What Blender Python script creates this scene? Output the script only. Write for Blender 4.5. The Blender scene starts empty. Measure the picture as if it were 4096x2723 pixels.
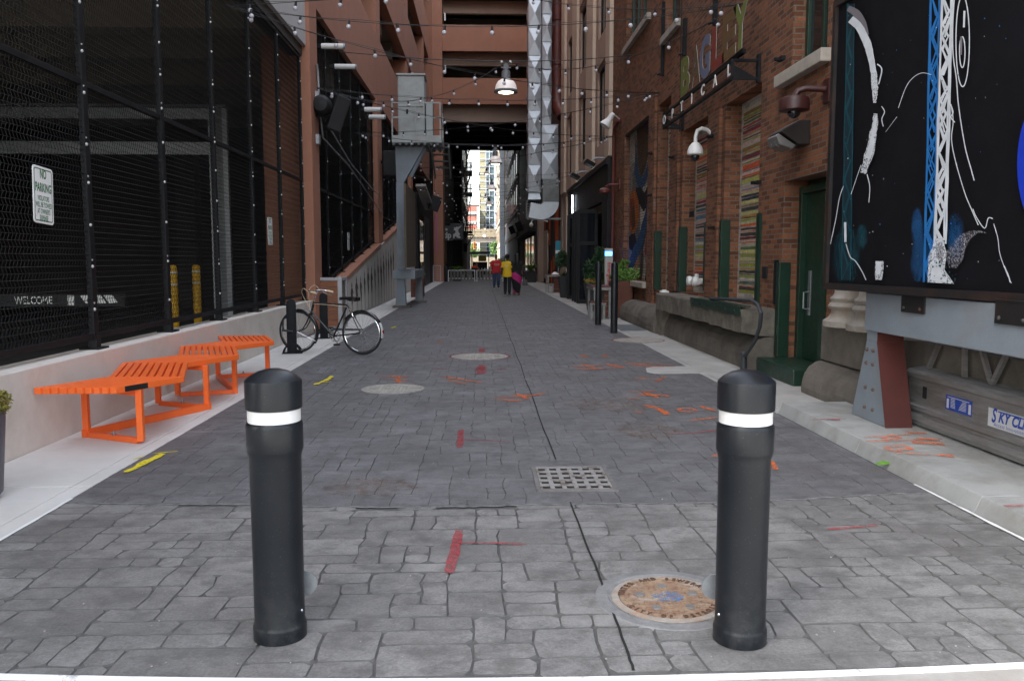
import bpy, bmesh, math, random
from mathutils import Matrix, Vector
R = random.Random(7)
sc = bpy.context.scene
COL = sc.collection
PI = math.pi
rad = math.radians
# ---------------------------------------------------------------- camera model (photo pixels -> points on real planes)
FPX, CAMH = 820.0, 1.5
YAW = math.atan((512 - 481.5) / FPX)
PIT = math.atan((340 - 259.5) / math.hypot(FPX, 30.5))
FW = Vector((math.sin(YAW) * math.cos(PIT), math.cos(YAW) * math.cos(PIT), -math.sin(PIT)))
RT = Vector((math.cos(YAW), -math.sin(YAW), 0))
UP = RT.cross(FW)
EYE = Vector((0, 0, CAMH))
def ray(px, py): return FW + RT * ((px / 4 - 512) / FPX) + UP * (-(py / 4.0044 - 340) / FPX)
def hit(px, py, axis, v):
    r = ray(px, py)
    return EYE + r * ((v - EYE[axis]) / r[axis])
def G(px, py, z=0.0): return hit(px, py, 2, z)
def atX(px, py, x): return hit(px, py, 0, x)
def atY(px, py, y): return hit(px, py, 1, y)
# ---------------------------------------------------------------- mesh builder
class MB:
    def __init__(s, M=None):
        s.v, s.f, s.m, s.tone = [], [], [], []
        s.M = M
    def add(s, vs, fs, mi=0):
        o = len(s.v)
        s.v += [tuple(s.M @ Vector(p)) for p in vs] if s.M is not None else [tuple(p) for p in vs]
        for f in fs:
            s.f.append([o + i for i in f]); s.m.append(mi)
        return o
    def box(s, x0, x1, y0, y1, z0, z1, mi=0):
        if x0 > x1: x0, x1 = x1, x0
        if y0 > y1: y0, y1 = y1, y0
        if z0 > z1: z0, z1 = z1, z0
        s.add([(x0,y0,z0),(x1,y0,z0),(x1,y1,z0),(x0,y1,z0),(x0,y0,z1),(x1,y0,z1),(x1,y1,z1),(x0,y1,z1)],
              [(0,3,2,1),(4,5,6,7),(0,1,5,4),(1,2,6,5),(2,3,7,6),(3,0,4,7)], mi)
        return s
    def hexa(s, b, t, mi=0):      # b, t: four points each
        s.add(list(b) + list(t), [(0,3,2,1),(4,5,6,7),(0,1,5,4),(1,2,6,5),(2,3,7,6),(3,0,4,7)], mi); return s
    def quad(s, a, b, c, d, mi=0): s.add([a,b,c,d], [(0,1,2,3)], mi); return s
    def bar(s, a, b, w, h, mi=0, up=(0,0,1)):   # rectangular bar from a to b
        a, b = Vector(a), Vector(b); d = (b - a).normalized(); u = Vector(up)
        if abs(d.dot(u)) > .98: u = Vector((0,1,0))
        sd = d.cross(u).normalized() * (w / 2); u2 = sd.cross(d).normalized() * (h / 2)
        s.hexa([a-sd-u2, a+sd-u2, b+sd-u2, b-sd-u2], [a-sd+u2, a+sd+u2, b+sd+u2, b-sd+u2], mi); return s
    def tube(s, pts, r, n=8, mi=0, cap=True, closed=False):
        P = [Vector(p) for p in pts]; N = len(P)
        rs = r if isinstance(r, (list, tuple)) else [r] * N
        T = []
        for i in range(N):
            if closed: t = P[(i+1) % N] - P[i-1]
            else: t = P[min(i+1, N-1)] - P[max(i-1, 0)]
            T.append(t.normalized())
        u = Vector((0,0,1)) if abs(T[0].z) < .9 else Vector((1,0,0))
        u = (u - T[0] * u.dot(T[0])).normalized()
        vs, fs = [], []
        for i in range(N):
            u = (u - T[i] * u.dot(T[i])).normalized(); w = T[i].cross(u)
            for k in range(n):
                a = 2 * PI * k / n
                vs.append(P[i] + (u * math.cos(a) + w * math.sin(a)) * rs[i])
        for i in range(N if closed else N - 1):
            j = (i + 1) % N
            for k in range(n):
                l = (k + 1) % n
                fs.append((i*n+k, i*n+l, j*n+l, j*n+k))
        if cap and not closed:
            fs.append(tuple(range(n))[::-1]); fs.append(tuple((N-1)*n + k for k in range(n)))
        s.add(vs, fs, mi); return s
    def lathe(s, prof, n=24, c=(0,0,0), mi=0, A=None, mis=None):   # prof [(r,z)]; A rotates
        A = A or Matrix.Identity(3); c = Vector(c); vs, fs = [], []
        for (r, z) in prof:
            for k in range(n):
                a = 2 * PI * k / n
                vs.append(c + A @ Vector((r * math.cos(a), r * math.sin(a), z)))
        o = len(s.f)
        for i in range(len(prof) - 1):
            for k in range(n):
                l = (k + 1) % n
                fs.append((i*n+k, i*n+l, (i+1)*n+l, (i+1)*n+k))
        s.add(vs, fs, mi)
        if mis:
            for i in range(len(prof) - 1):
                for k in range(n): s.m[o + i*n + k] = mis[i]
        if prof[0][0] > 1e-4: s.add(vs[:n], [tuple(range(n))[::-1]], mis[0] if mis else mi)
        if prof[-1][0] > 1e-4: s.add(vs[-n:], [tuple(range(n))], mis[-1] if mis else mi)
        return s
    def ball(s, c, r, n=12, k=8, mi=0, sc3=(1,1,1)):
        vs, fs = [], []; c = Vector(c)
        for i in range(k + 1):
            t = PI * i / k
            for j in range(n):
                a = 2 * PI * j / n
                vs.append(c + Vector((r*sc3[0]*math.sin(t)*math.cos(a), r*sc3[1]*math.sin(t)*math.sin(a), -r*sc3[2]*math.cos(t))))
        for i in range(k):
            for j in range(n):
                l = (j + 1) % n
                fs.append((i*n+j, i*n+l, (i+1)*n+l, (i+1)*n+j))
        s.add(vs, fs, mi); return s
    def poly(s, pts, mi=0): s.add(pts, [tuple(range(len(pts)))], mi); return s
    def prism(s, pts, d, mi=0):   # planar polygon extruded by vector d
        d = Vector(d); n = len(pts); P = [Vector(p) for p in pts]
        fs = [tuple(range(n))[::-1], tuple(range(n, 2*n))] + [(i, (i+1) % n, n + (i+1) % n, n + i) for i in range(n)]
        s.add(P + [p + d for p in P], fs, mi); return s
    def stroke(s, pts, w, mi=0, nrm=(-1,0,0), taper=None, jit=0, rng=None):   # flat ribbon along pts, in the plane with normal nrm
        P = [Vector(p) for p in pts]; nrm = Vector(nrm); vs = []; N = len(P)
        for i in range(N):
            t = (P[min(i+1, N-1)] - P[max(i-1, 0)]).normalized(); q = t.cross(nrm).normalized()
            ww = (w[i] if isinstance(w, (list, tuple)) else w) / 2
            j1 = rng.uniform(-jit, jit) if jit else 0; j2 = rng.uniform(-jit, jit) if jit else 0
            vs += [P[i] + q * (ww + j1), P[i] - q * (ww + j2)]
        s.add(vs, [(2*i, 2*i+1, 2*i+3, 2*i+2) for i in range(N - 1)], mi); return s
    def build(s, name, mats, parent=None, smooth=False, bevel=0, seg=2, world=True, fix=True):
        me = bpy.data.meshes.new(name)
        mats = mats if isinstance(mats, (list, tuple)) else [mats]
        off = Vector((0,0,0)); vs = s.v
        if parent is not None:
            if world:
                Wi = WM[parent.name].inverted()
                vs = [tuple(Wi @ Vector(p)) for p in vs]
        elif world:
            xs = [p[0] for p in vs]; ys = [p[1] for p in vs]; zs = [p[2] for p in vs]
            off = Vector(((min(xs)+max(xs))/2, (min(ys)+max(ys))/2, min(zs)))
            vs = [(p[0]-off.x, p[1]-off.y, p[2]-off.z) for p in vs]
        me.from_pydata(vs, [], s.f)
        for m in mats: me.materials.append(m)
        me.polygons.foreach_set('material_index', s.m)
        if fix:
            bm = bmesh.new(); bm.from_mesh(me)
            bmesh.ops.recalc_face_normals(bm, faces=bm.faces); bm.to_mesh(me); bm.free()
        if smooth:
            me.polygons.foreach_set('use_smooth', [True] * len(me.polygons))
            me.set_sharp_from_angle(angle=rad(38 if smooth is True else smooth))
        me.update()
        o = bpy.data.objects.new(name, me); COL.objects.link(o); o.location = off
        if parent is not None:
            o.parent = parent; WM[o.name] = WM[parent.name].copy()
        else: WM[o.name] = Matrix.Translation(off)
        if bevel:
            b = o.modifiers.new('bevel', 'BEVEL'); b.width = bevel; b.segments = seg; b.limit_method = 'ANGLE'; b.angle_limit = rad(40)
        return o
WM = {}
def smooth_pts(pts, n=6):
    P = [Vector(p) for p in pts]; Q = []
    for i in range(len(P) - 1):
        p0, p1, p2, p3 = P[max(i-1,0)], P[i], P[i+1], P[min(i+2,len(P)-1)]
        for k in range(n):
            s = k / n; Q.append(.5*((2*p1)+(p2-p0)*s+(2*p0-5*p1+4*p2-p3)*s*s+(3*p1-p0-3*p2+p3)*s**3))
    return Q + [P[-1]]
def thing(name, label, cat, loc=(0,0,0), rz=0.0, group=None):
    o = bpy.data.objects.new(name, None); COL.objects.link(o)
    o.empty_display_size = .1
    o.location = loc; o.rotation_euler = (0, 0, rz)
    WM[o.name] = Matrix.Translation(Vector(loc)) @ Matrix.Rotation(rz, 4, 'Z')
    o['label'] = label; o['category'] = cat
    if group: o['group'] = group
    return o
def tag(o, label, cat, group=None):
    o['label'] = label; o['category'] = cat
    if group: o['group'] = group
    return o
def struct(o, kind='structure', label=None):
    o['kind'] = kind
    if label: o['label'] = label
    return o
KIDS = {}
def kids(o): return [c for c in bpy.data.objects if c.parent == o]
def dup(o, loc=None, rz=None, label=None, group=None, parent=None, kk=None):
    r = o.copy(); COL.objects.link(r)
    if parent is not None: r.parent = parent
    if loc is not None: r.location = loc
    if rz is not None: r.rotation_euler = (0, 0, rz)
    if label: r['label'] = label
    if group: r['group'] = group
    WM[r.name] = Matrix.Translation(r.location) @ r.rotation_euler.to_matrix().to_4x4()
    for c in kids(o):
        d = dup(c, parent=r)
    return r
# ---------------------------------------------------------------- materials
def lin(c):
    if isinstance(c, str):
        c = [int(c[i:i+2], 16) / 255 for i in (0, 2, 4)]
        return [x / 12.92 if x <= .04045 else ((x + .055) / 1.055) ** 2.4 for x in c]
    return list(c)
MATS = {}
class NT:
    def __init__(s, m): s.t = m.node_tree; s.n = s.t.nodes; s.l = s.t.links
    def new(s, ty, **kw):
        nd = s.n.new(ty)
        for k, v in kw.items():
            if k.startswith('i_'):
                nd.inputs[k[2:].replace('_', ' ')].default_value = v
            else: setattr(nd, k, v)
        return nd
    def link(s, a, b): s.l.new(a, b)
    def math(s, op, a, b=None, clamp=False):
        nd = s.new('ShaderNodeMath', operation=op, use_clamp=clamp)
        for i, q in enumerate((a, b)):
            if q is None: continue
            if isinstance(q, (int, float)): nd.inputs[i].default_value = q
            else: s.link(q, nd.inputs[i])
        return nd.outputs[0]
    def mix(s, fac, a, b, mode='MIX'):
        nd = s.new('ShaderNodeMix', data_type='RGBA', blend_type=mode)
        for sock, q in ((nd.inputs[0], fac), (nd.inputs[6], a), (nd.inputs[7], b)):
            if isinstance(q, (int, float)): sock.default_value = q
            elif isinstance(q, (list, tuple)): sock.default_value = tuple(q[:3]) + (1,)
            else: s.link(q, sock)
        return nd.outputs[2]
    def noise(s, vec, scale, detail=4, rough=.6, out=0):
        nd = s.new('ShaderNodeTexNoise'); nd.inputs['Scale'].default_value = scale
        nd.inputs['Detail'].default_value = detail; nd.inputs['Roughness'].default_value = rough
        if vec is not None: s.link(vec, nd.inputs['Vector'])
        return nd.outputs[out]
    def ramp(s, fac, lo, hi):
        nd = s.new('ShaderNodeMapRange'); nd.clamp = True
        nd.inputs[1].default_value = lo; nd.inputs[2].default_value = hi
        s.link(fac, nd.inputs[0]); return nd.outputs[0]
    def bump(s, h, strength=.3, dist=.01):
        nd = s.new('ShaderNodeBump'); nd.inputs['Strength'].default_value = strength; nd.inputs['Distance'].default_value = dist
        s.link(h, nd.inputs['Height']); return nd.outputs[0]
def begin(name):
    m = bpy.data.materials.new(name); m.use_nodes = True
    t = NT(m); b = t.n['Principled BSDF']
    pos = t.new('ShaderNodeNewGeometry').outputs['Position']
    return m, t, b, pos
def scl(t, pos, v):
    nd = t.new('ShaderNodeVectorMath', operation='MULTIPLY'); t.link(pos, nd.inputs[0]); nd.inputs[1].default_value = v
    return nd.outputs[0]
def mat(name, col, rough=.6, metal=0.0, var=.12, ns=3.0, stain=None, sa=.5, ss=1.2, bump=0.0, bs=60, spec=.5, coat=0, emit=None, es=0, stretch=None, alpha=1, trans=0, lohi=(.45,.7), objc=False):
    if name in MATS: return MATS[name]
    m, t, b, pos = begin(name); c = lin(col)
    if objc: pos = t.new('ShaderNodeTexCoord').outputs['Object']
    p = scl(t, pos, stretch) if stretch else pos
    outc = None
    if var:
        n = t.noise(p, ns, 6, .65)
        outc = t.mix(t.ramp(n, .3, .7), [x * (1 - var) for x in c], [min(1, x * (1 + var)) for x in c])
    if stain:
        n2 = t.noise(p, ss, 7, .7)
        outc = t.mix(t.math('MULTIPLY', t.ramp(n2, lohi[0], lohi[1]), sa), outc if outc is not None else c, lin(stain))
    if outc is not None: t.link(outc, b.inputs['Base Color'])
    else: b.inputs['Base Color'].default_value = (*c, 1)
    b.inputs['Roughness'].default_value = rough; b.inputs['Metallic'].default_value = metal
    if var and not metal:
        rr = t.ramp(t.noise(p, ns * 2.3, 4), .2, .8)
        t.link(t.math('ADD', t.math('MULTIPLY', rr, .16), max(.02, rough - .08)), b.inputs['Roughness'])
    b.inputs['Specular IOR Level'].default_value = spec
    if coat: b.inputs['Coat Weight'].default_value = coat
    if bump: t.link(t.bump(t.noise(pos, bs, 5, .65), bump, .01), b.inputs['Normal'])
    if emit is not None:
        b.inputs['Emission Color'].default_value = (*lin(emit), 1); b.inputs['Emission Strength'].default_value = es
    if alpha < 1: b.inputs['Alpha'].default_value = alpha
    if trans: b.inputs['Transmission Weight'].default_value = trans
    MATS[name] = m; return m
def brick_mat(name, c1, c2, mortar, dirt, bw=.215, rh=.0686, ms=.009, bias=0.0, painted=False):
    m, t, b, pos = begin(name)
    sp = t.new('ShaderNodeSeparateXYZ'); t.link(pos, sp.inputs[0])
    warp = t.math('MULTIPLY', t.math('SUBTRACT', t.noise(pos, 9, 2), .5), .012)
    u = t.math('ADD', t.math('ADD', sp.outputs[0], sp.outputs[1]), warp)
    v = t.math('ADD', sp.outputs[2], warp)
    cb = t.new('ShaderNodeCombineXYZ'); t.link(u, cb.inputs[0]); t.link(v, cb.inputs[1])
    br = t.new('ShaderNodeTexBrick', offset=.5)
    br.inputs['Scale'].default_value = 1; br.inputs['Brick Width'].default_value = bw; br.inputs['Row Height'].default_value = rh
    br.inputs['Mortar Size'].default_value = ms; br.inputs['Mortar Smooth'].default_value = .25; br.inputs['Bias'].default_value = bias
    br.inputs['Color1'].default_value = (*lin(c1), 1); br.inputs['Color2'].default_value = (*lin(c2), 1); br.inputs['Mortar'].default_value = (*lin(mortar), 1)
    t.link(cb.outputs[0], br.inputs['Vector'])
    c = br.outputs['Color']
    # odd dark and pale bricks, from a second brick lattice used only for its per-brick value
    b2 = t.new('ShaderNodeTexBrick', offset=.5)
    for k in ('Scale', 'Brick Width', 'Row Height'): b2.inputs[k].default_value = br.inputs[k].default_value
    b2.inputs['Mortar Size'].default_value = 0; b2.inputs['Color1'].default_value = (0,0,0,1); b2.inputs['Color2'].default_value = (1,1,1,1); b2.inputs['Bias'].default_value = 0
    t.link(cb.outputs[0], b2.inputs['Vector'])
    pick = t.ramp(t.math('ADD', t.math('MULTIPLY', b2.outputs['Color'], .6), t.math('MULTIPLY', t.noise(pos, 2.3, 2), .5)), .62, .8)
    c = t.mix(t.math('MULTIPLY', t.math('MULTIPLY', pick, t.math('SUBTRACT', 1, br.outputs['Fac'])), .55), c, [x * .38 for x in lin(c1)])
    n = t.noise(pos, 38, 5, .7); c = t.mix(.6, c, t.mix(n, (.35,.35,.35), (1.5,1.5,1.5)), 'MULTIPLY')
    n2 = t.noise(pos, .8, 7, .68); c = t.mix(t.math('MULTIPLY', t.ramp(n2, .5, .72), .55), c, lin(dirt))
    n3 = t.noise(scl(t, pos, (3,3,.5)), 1.6, 6, .7); c = t.mix(t.math('MULTIPLY', t.ramp(n3, .6, .78), .3), c, (.42,.38,.33))
    t.link(c, b.inputs['Base Color']); b.inputs['Roughness'].default_value = .88; b.inputs['Specular IOR Level'].default_value = .25
    h = t.math('ADD', t.math('MULTIPLY', t.math('SUBTRACT', 1, br.outputs['Fac']), 1.0), t.math('MULTIPLY', n, .35))
    t.link(t.bump(h, .8, .012), b.inputs['Normal'])
    MATS[name] = m; return m
def paint_mat(name, col, thr=(.42,.56), scale=26, dens=1.0):   # worn spray paint: patches missing
    m, t, b, pos = begin(name)
    n = t.noise(pos, scale, 6, .75); n2 = t.noise(pos, 150, 2)
    fac = t.ramp(t.math('ADD', n, t.math('MULTIPLY', t.math('SUBTRACT', n2, .5), .35)), thr[0], thr[1])
    b.inputs['Base Color'].default_value = (*lin(col), 1); b.inputs['Roughness'].default_value = .85
    t.link(t.math('MULTIPLY', fac, dens), b.inputs['Alpha']); MATS[name] = m; return m
# ---------------------------------------------------------------- camera, sky, sun
cam = bpy.data.cameras.new('camera'); co = bpy.data.objects.new('camera', cam); COL.objects.link(co); sc.camera = co
cam.lens = FPX / 1024 * 36; cam.sensor_width = 36; cam.clip_end = 3000; cam.clip_start = .05
co.location = EYE
co.rotation_euler = Matrix((RT, UP, -FW)).transposed().to_euler()
TO_SUN = Vector((-.80, -.45, 1.15)).normalized()
SUN_EL = math.asin(TO_SUN.z)
w = bpy.data.worlds.new('World'); sc.world = w; w.use_nodes = True
wn = w.node_tree
sky = wn.nodes.new('ShaderNodeTexSky'); sky.sky_type = 'NISHITA'; sky.sun_disc = False
sky.sun_elevation = SUN_EL; sky.sun_rotation = math.atan2(TO_SUN.x, TO_SUN.y); sky.air_density = 1.2; sky.dust_density = 3.0; sky.ozone_density = .6
hs = wn.nodes.new('ShaderNodeHueSaturation'); hs.inputs['Saturation'].default_value = .42
wn.links.new(sky.outputs[0], hs.inputs['Color']); wn.links.new(hs.outputs[0], wn.nodes['Background'].inputs[0])
wn.nodes['Background'].inputs[1].default_value = .15
sl = bpy.data.lights.new('sun', 'SUN'); sl.energy = 3.2; sl.angle = rad(.5); sl.color = (1, .95, .87)
so = bpy.data.objects.new('sun', sl); COL.objects.link(so); so.location = (0, 0, 40); so.rotation_euler = TO_SUN.to_track_quat('Z', 'Y').to_euler()
sc.view_settings.view_transform = 'Standard'; sc.view_settings.look = 'None'; sc.view_settings.gamma = 1; sc.view_settings.exposure = 2.36
sc.cycles.use_denoising = True
try: sc.cycles.denoiser = 'OPENIMAGEDENOISE'
except Exception: pass
sc.cycles.max_bounces = 8; sc.cycles.diffuse_bounces = 5; sc.cycles.transparent_max_bounces = 24; sc.cycles.caustics_reflective = False; sc.cycles.caustics_refractive = False
# ---------------------------------------------------------------- shared materials
black_metal = mat('black painted steel', (.009,.010,.012), .6, var=.25, ns=6, stain=(.022,.021,.020), sa=.3, ss=3, spec=.2)
black_plastic_old = mat('black bollard plastic', (.009,.011,.014), .36, var=.15, ns=5, stain=(.022,.024,.027), sa=.3, ss=2.2, spec=.3)
galv = mat('galvanised steel', (.34,.36,.38), .45, metal=.75, var=.2, ns=14)
alum = mat('dull aluminium', (.30,.295,.29), .5, metal=.55, var=.18, ns=8, stain=(.12,.10,.08), sa=.6, ss=1.6, stretch=(.6,.6,5))
chrome = mat('chrome', (.7,.7,.72), .12, metal=1, var=0)
concrete = mat('pale concrete', (.50,.485,.455), .85, var=.10, ns=2.2, stain=(.36,.33,.29), sa=.55, ss=.9, bump=.25, bs=70)
walk_mat = mat('walkway concrete', (.62,.605,.575), .8, var=.08, ns=1.6, stain=(.44,.42,.385), sa=.45, ss=1.1, bump=.3, bs=90)
walk_grey = mat('grey walkway concrete', (.40,.39,.37), .8, var=.12, ns=1.6, stain=(.25,.24,.22), sa=.6, ss=1.4, bump=.3, bs=90)
old_conc = mat('old rough concrete', (.165,.147,.12), .9, var=.3, ns=7, stain=(.06,.052,.042), sa=.8, ss=1.8, bump=.9, bs=24)
roll_stone = mat('weathered stone', (.145,.128,.108), .88, var=.22, ns=4, stain=(.06,.053,.043), sa=.75, ss=1.3, bump=.6, bs=30)
lime = mat('limestone', (.40,.36,.31), .85, var=.15, ns=5, stain=(.17,.14,.11), sa=.6, ss=2, bump=.4, bs=45)
terra = mat('terracotta stucco', (.37,.168,.105), .85, var=.07, ns=.9, stain=(.29,.125,.075), sa=.5, ss=.5, bump=.18, bs=160)
tan_mat = mat('tan stucco', (.47,.345,.275), .85, var=.08, ns=1.2, stain=(.24,.17,.13), sa=.5, ss=.6, bump=.2, bs=80)
tan_light = mat('cream pilaster stucco', (.62,.51,.40), .85, var=.08, ns=1.2, stain=(.42,.25,.19), sa=.4, ss=.6, bump=.2, bs=80)
grey_conc = mat('grey garage concrete', (.50,.485,.47), .88, var=.06, ns=.8, stain=(.42,.405,.39), sa=.4, ss=.5, bump=.15, bs=40)
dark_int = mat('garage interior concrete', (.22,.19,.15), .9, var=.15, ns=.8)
green = mat('dark green paint', (.006,.033,.019), .42, var=.2, ns=5, stain=(.02,.03,.02), sa=.5, ss=4, bump=.06, bs=60)
orange = mat('orange powder coat', (.95,.165,.03), .4, var=.05, ns=6, stain=(.42,.07,.015), sa=.5, ss=11, lohi=(.62,.70))
white_p = mat('white paint', (.78,.78,.76), .5, var=.05)
grey_paint = mat('grey blue steel paint', (.215,.25,.285), .5, var=.08, ns=3, stain=(.17,.12,.085), sa=.35, ss=1.7, bump=.12, bs=45)
cab_paint = mat('grey green cabinet paint', (.36,.385,.375), .5, var=.06, ns=2, stain=(.2,.14,.09), sa=.4, ss=2.2, bump=.05, bs=30)
glass_dark = mat('dark window glass', (.012,.015,.018), .08, var=0, spec=.6)
dark_panel = mat('dark charcoal panel', (.017,.017,.018), .6, var=.2, ns=3, spec=.25)
rubber = mat('tyre rubber', (.012,.012,.012), .75, var=.2, ns=20)
yellow_p = mat('yellow paint', (.85,.47,.012), .5, var=.06)
asphalt = mat('asphalt', (.055,.055,.055), .9, var=.25, ns=6, bump=.3, bs=120)
brick = brick_mat('red brick wall', (.30,.112,.052), (.125,.053,.033), (.165,.138,.108), (.070,.040,.027))
white_brick = brick_mat('painted white brick', (.52,.48,.44), (.46,.42,.38), (.40,.36,.32), (.30,.25,.2))
grey_brick = brick_mat('painted grey brick', (.26,.24,.23), (.21,.20,.19), (.10,.09,.085), (.12,.11,.1))
def scuffed():
    m, t, b, pos = begin('scuffed bollard plastic'); sp = t.new('ShaderNodeSeparateXYZ'); t.link(pos, sp.inputs[0])
    low = t.ramp(sp.outputs[2], .34, .0); n = t.noise(pos, 26, 6, .75); sc_n = t.noise(scl(t, pos, (6,6,40)), 3, 5, .7)
    c = t.mix(t.ramp(t.noise(pos, 4, 5), .35, .7), (.007,.009,.012), (.012,.014,.017))
    c = t.mix(t.math('MULTIPLY', t.math('MULTIPLY', low, t.ramp(n, .44, .70)), .42), c, (.055,.055,.053))
    c = t.mix(t.math('MULTIPLY', t.ramp(t.noise(pos, 190, 2), .68, .74), .55), c, (.12,.12,.12))
    c = t.mix(t.math('MULTIPLY', t.ramp(sc_n, .64, .70), .35), c, (.07,.072,.075))
    t.link(c, b.inputs['Base Color']); t.link(t.math('ADD', t.math('MULTIPLY', n, .25), .22), b.inputs['Roughness']); b.inputs['Specular IOR Level'].default_value = .32
    t.link(t.bump(t.noise(pos, 120, 3), .06, .004), b.inputs['Normal']); return m
black_plastic = scuffed()
# ---------------------------------------------------------------- ground
def sheet(name, x0, x1, y0, y1, z, m, kind='structure'):
    b = MB(); b.quad((x0,y0,z),(x1,y0,z),(x1,y1,z),(x0,y1,z))
    return struct(b.build(name, m, fix=False))
sheet('ground', -700, 900, -200, 1500, -.03, asphalt)
def paver_mat(name, base, dark, jitter, rough, red=.0):
    m, t, b, pos = begin(name)
    at = t.new('ShaderNodeAttribute'); at.attribute_name = 'tone'
    n = t.noise(pos, 1.1, 7, .68); n2 = t.noise(pos, 7, 7, .72); n3 = t.noise(scl(t, pos, (1,4.5,1)), 13, 5, .75)
    lo = [x * (1 - jitter) for x in base]; hi = [x * (1 + jitter) for x in base]
    c = t.mix(at.outputs['Fac'], lo, hi)
    c = t.mix(t.math('MULTIPLY', t.ramp(n2, .48, .70), .72), c, dark)
    c = t.mix(t.math('MULTIPLY', t.ramp(n, .48, .64), .65), c, [x * .62 for x in base])
    c = t.mix(t.math('MULTIPLY', t.ramp(t.noise(pos, .55, 5, .6), .56, .72), red), c, (.13,.085,.07))
    c = t.mix(t.math('MULTIPLY', t.ramp(n3, .60, .72), .32), c, (.34,.34,.34))
    sm = t.ramp(t.noise(pos, 3.1, 5, .62), .52, .70); c = t.mix(t.math('MULTIPLY', sm, .5), c, dark)
    gr_ = t.noise(pos, 75, 4, .75); c = t.mix(.75, c, t.mix(t.ramp(gr_, .30, .70), (.62,.62,.62), (1.34,1.34,1.34)), 'MULTIPLY')
    bl = t.ramp(t.noise(scl(t, pos, (1,1.6,1)), 4.6, 6, .7), .51, .63); c = t.mix(t.math('MULTIPLY', bl, .72), c, [x * .50 for x in base])
    pl = t.ramp(t.noise(pos, 1.7, 4, .6), .56, .72); c = t.mix(t.math('MULTIPLY', pl, .5), c, [min(1, x * 1.6) for x in base])
    fleck = t.ramp(t.noise(pos, 210, 2), .70, .76)
    c = t.mix(t.math('MULTIPLY', fleck, .5), c, (.42,.41,.40))
    t.link(c, b.inputs['Base Color']); t.link(t.math('ADD', t.math('MULTIPLY', n2, .3), rough - .15), b.inputs['Roughness'])
    b.inputs['Specular IOR Level'].default_value = .45
    h = t.math('ADD', t.math('MULTIPLY', n2, .8), t.math('MULTIPLY', n3, .5))
    t.link(t.bump(h, .55, .012), b.inputs['Normal'])
    return m
joint_m = mat('paver joint', (.092,.090,.087), .9, var=.25, ns=20, stain=(.12,.115,.11), sa=.5, ss=7)
joint_l = mat('pale worn joint', (.095,.094,.095), .9, var=.3, ns=16, stain=(.05,.05,.05), sa=.6, ss=3)
apron_m = paver_mat('stamped stone near', (.205,.200,.193), (.078,.073,.069), .15, .66, .35)
alley_m = paver_mat('stamped stone alley', (.148,.147,.151), (.070,.069,.072), .09, .62, .25)
def lerp(a, b, t): return a + (b - a) * t
def seam(x): return 4.90 + .024 * (x - .2) ** 2 + .02 * math.sin(x * 3.1)
def front(x): return 2.845 + .020 * (x - .5) ** 2
XL, XR = -2.60, 2.90
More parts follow.
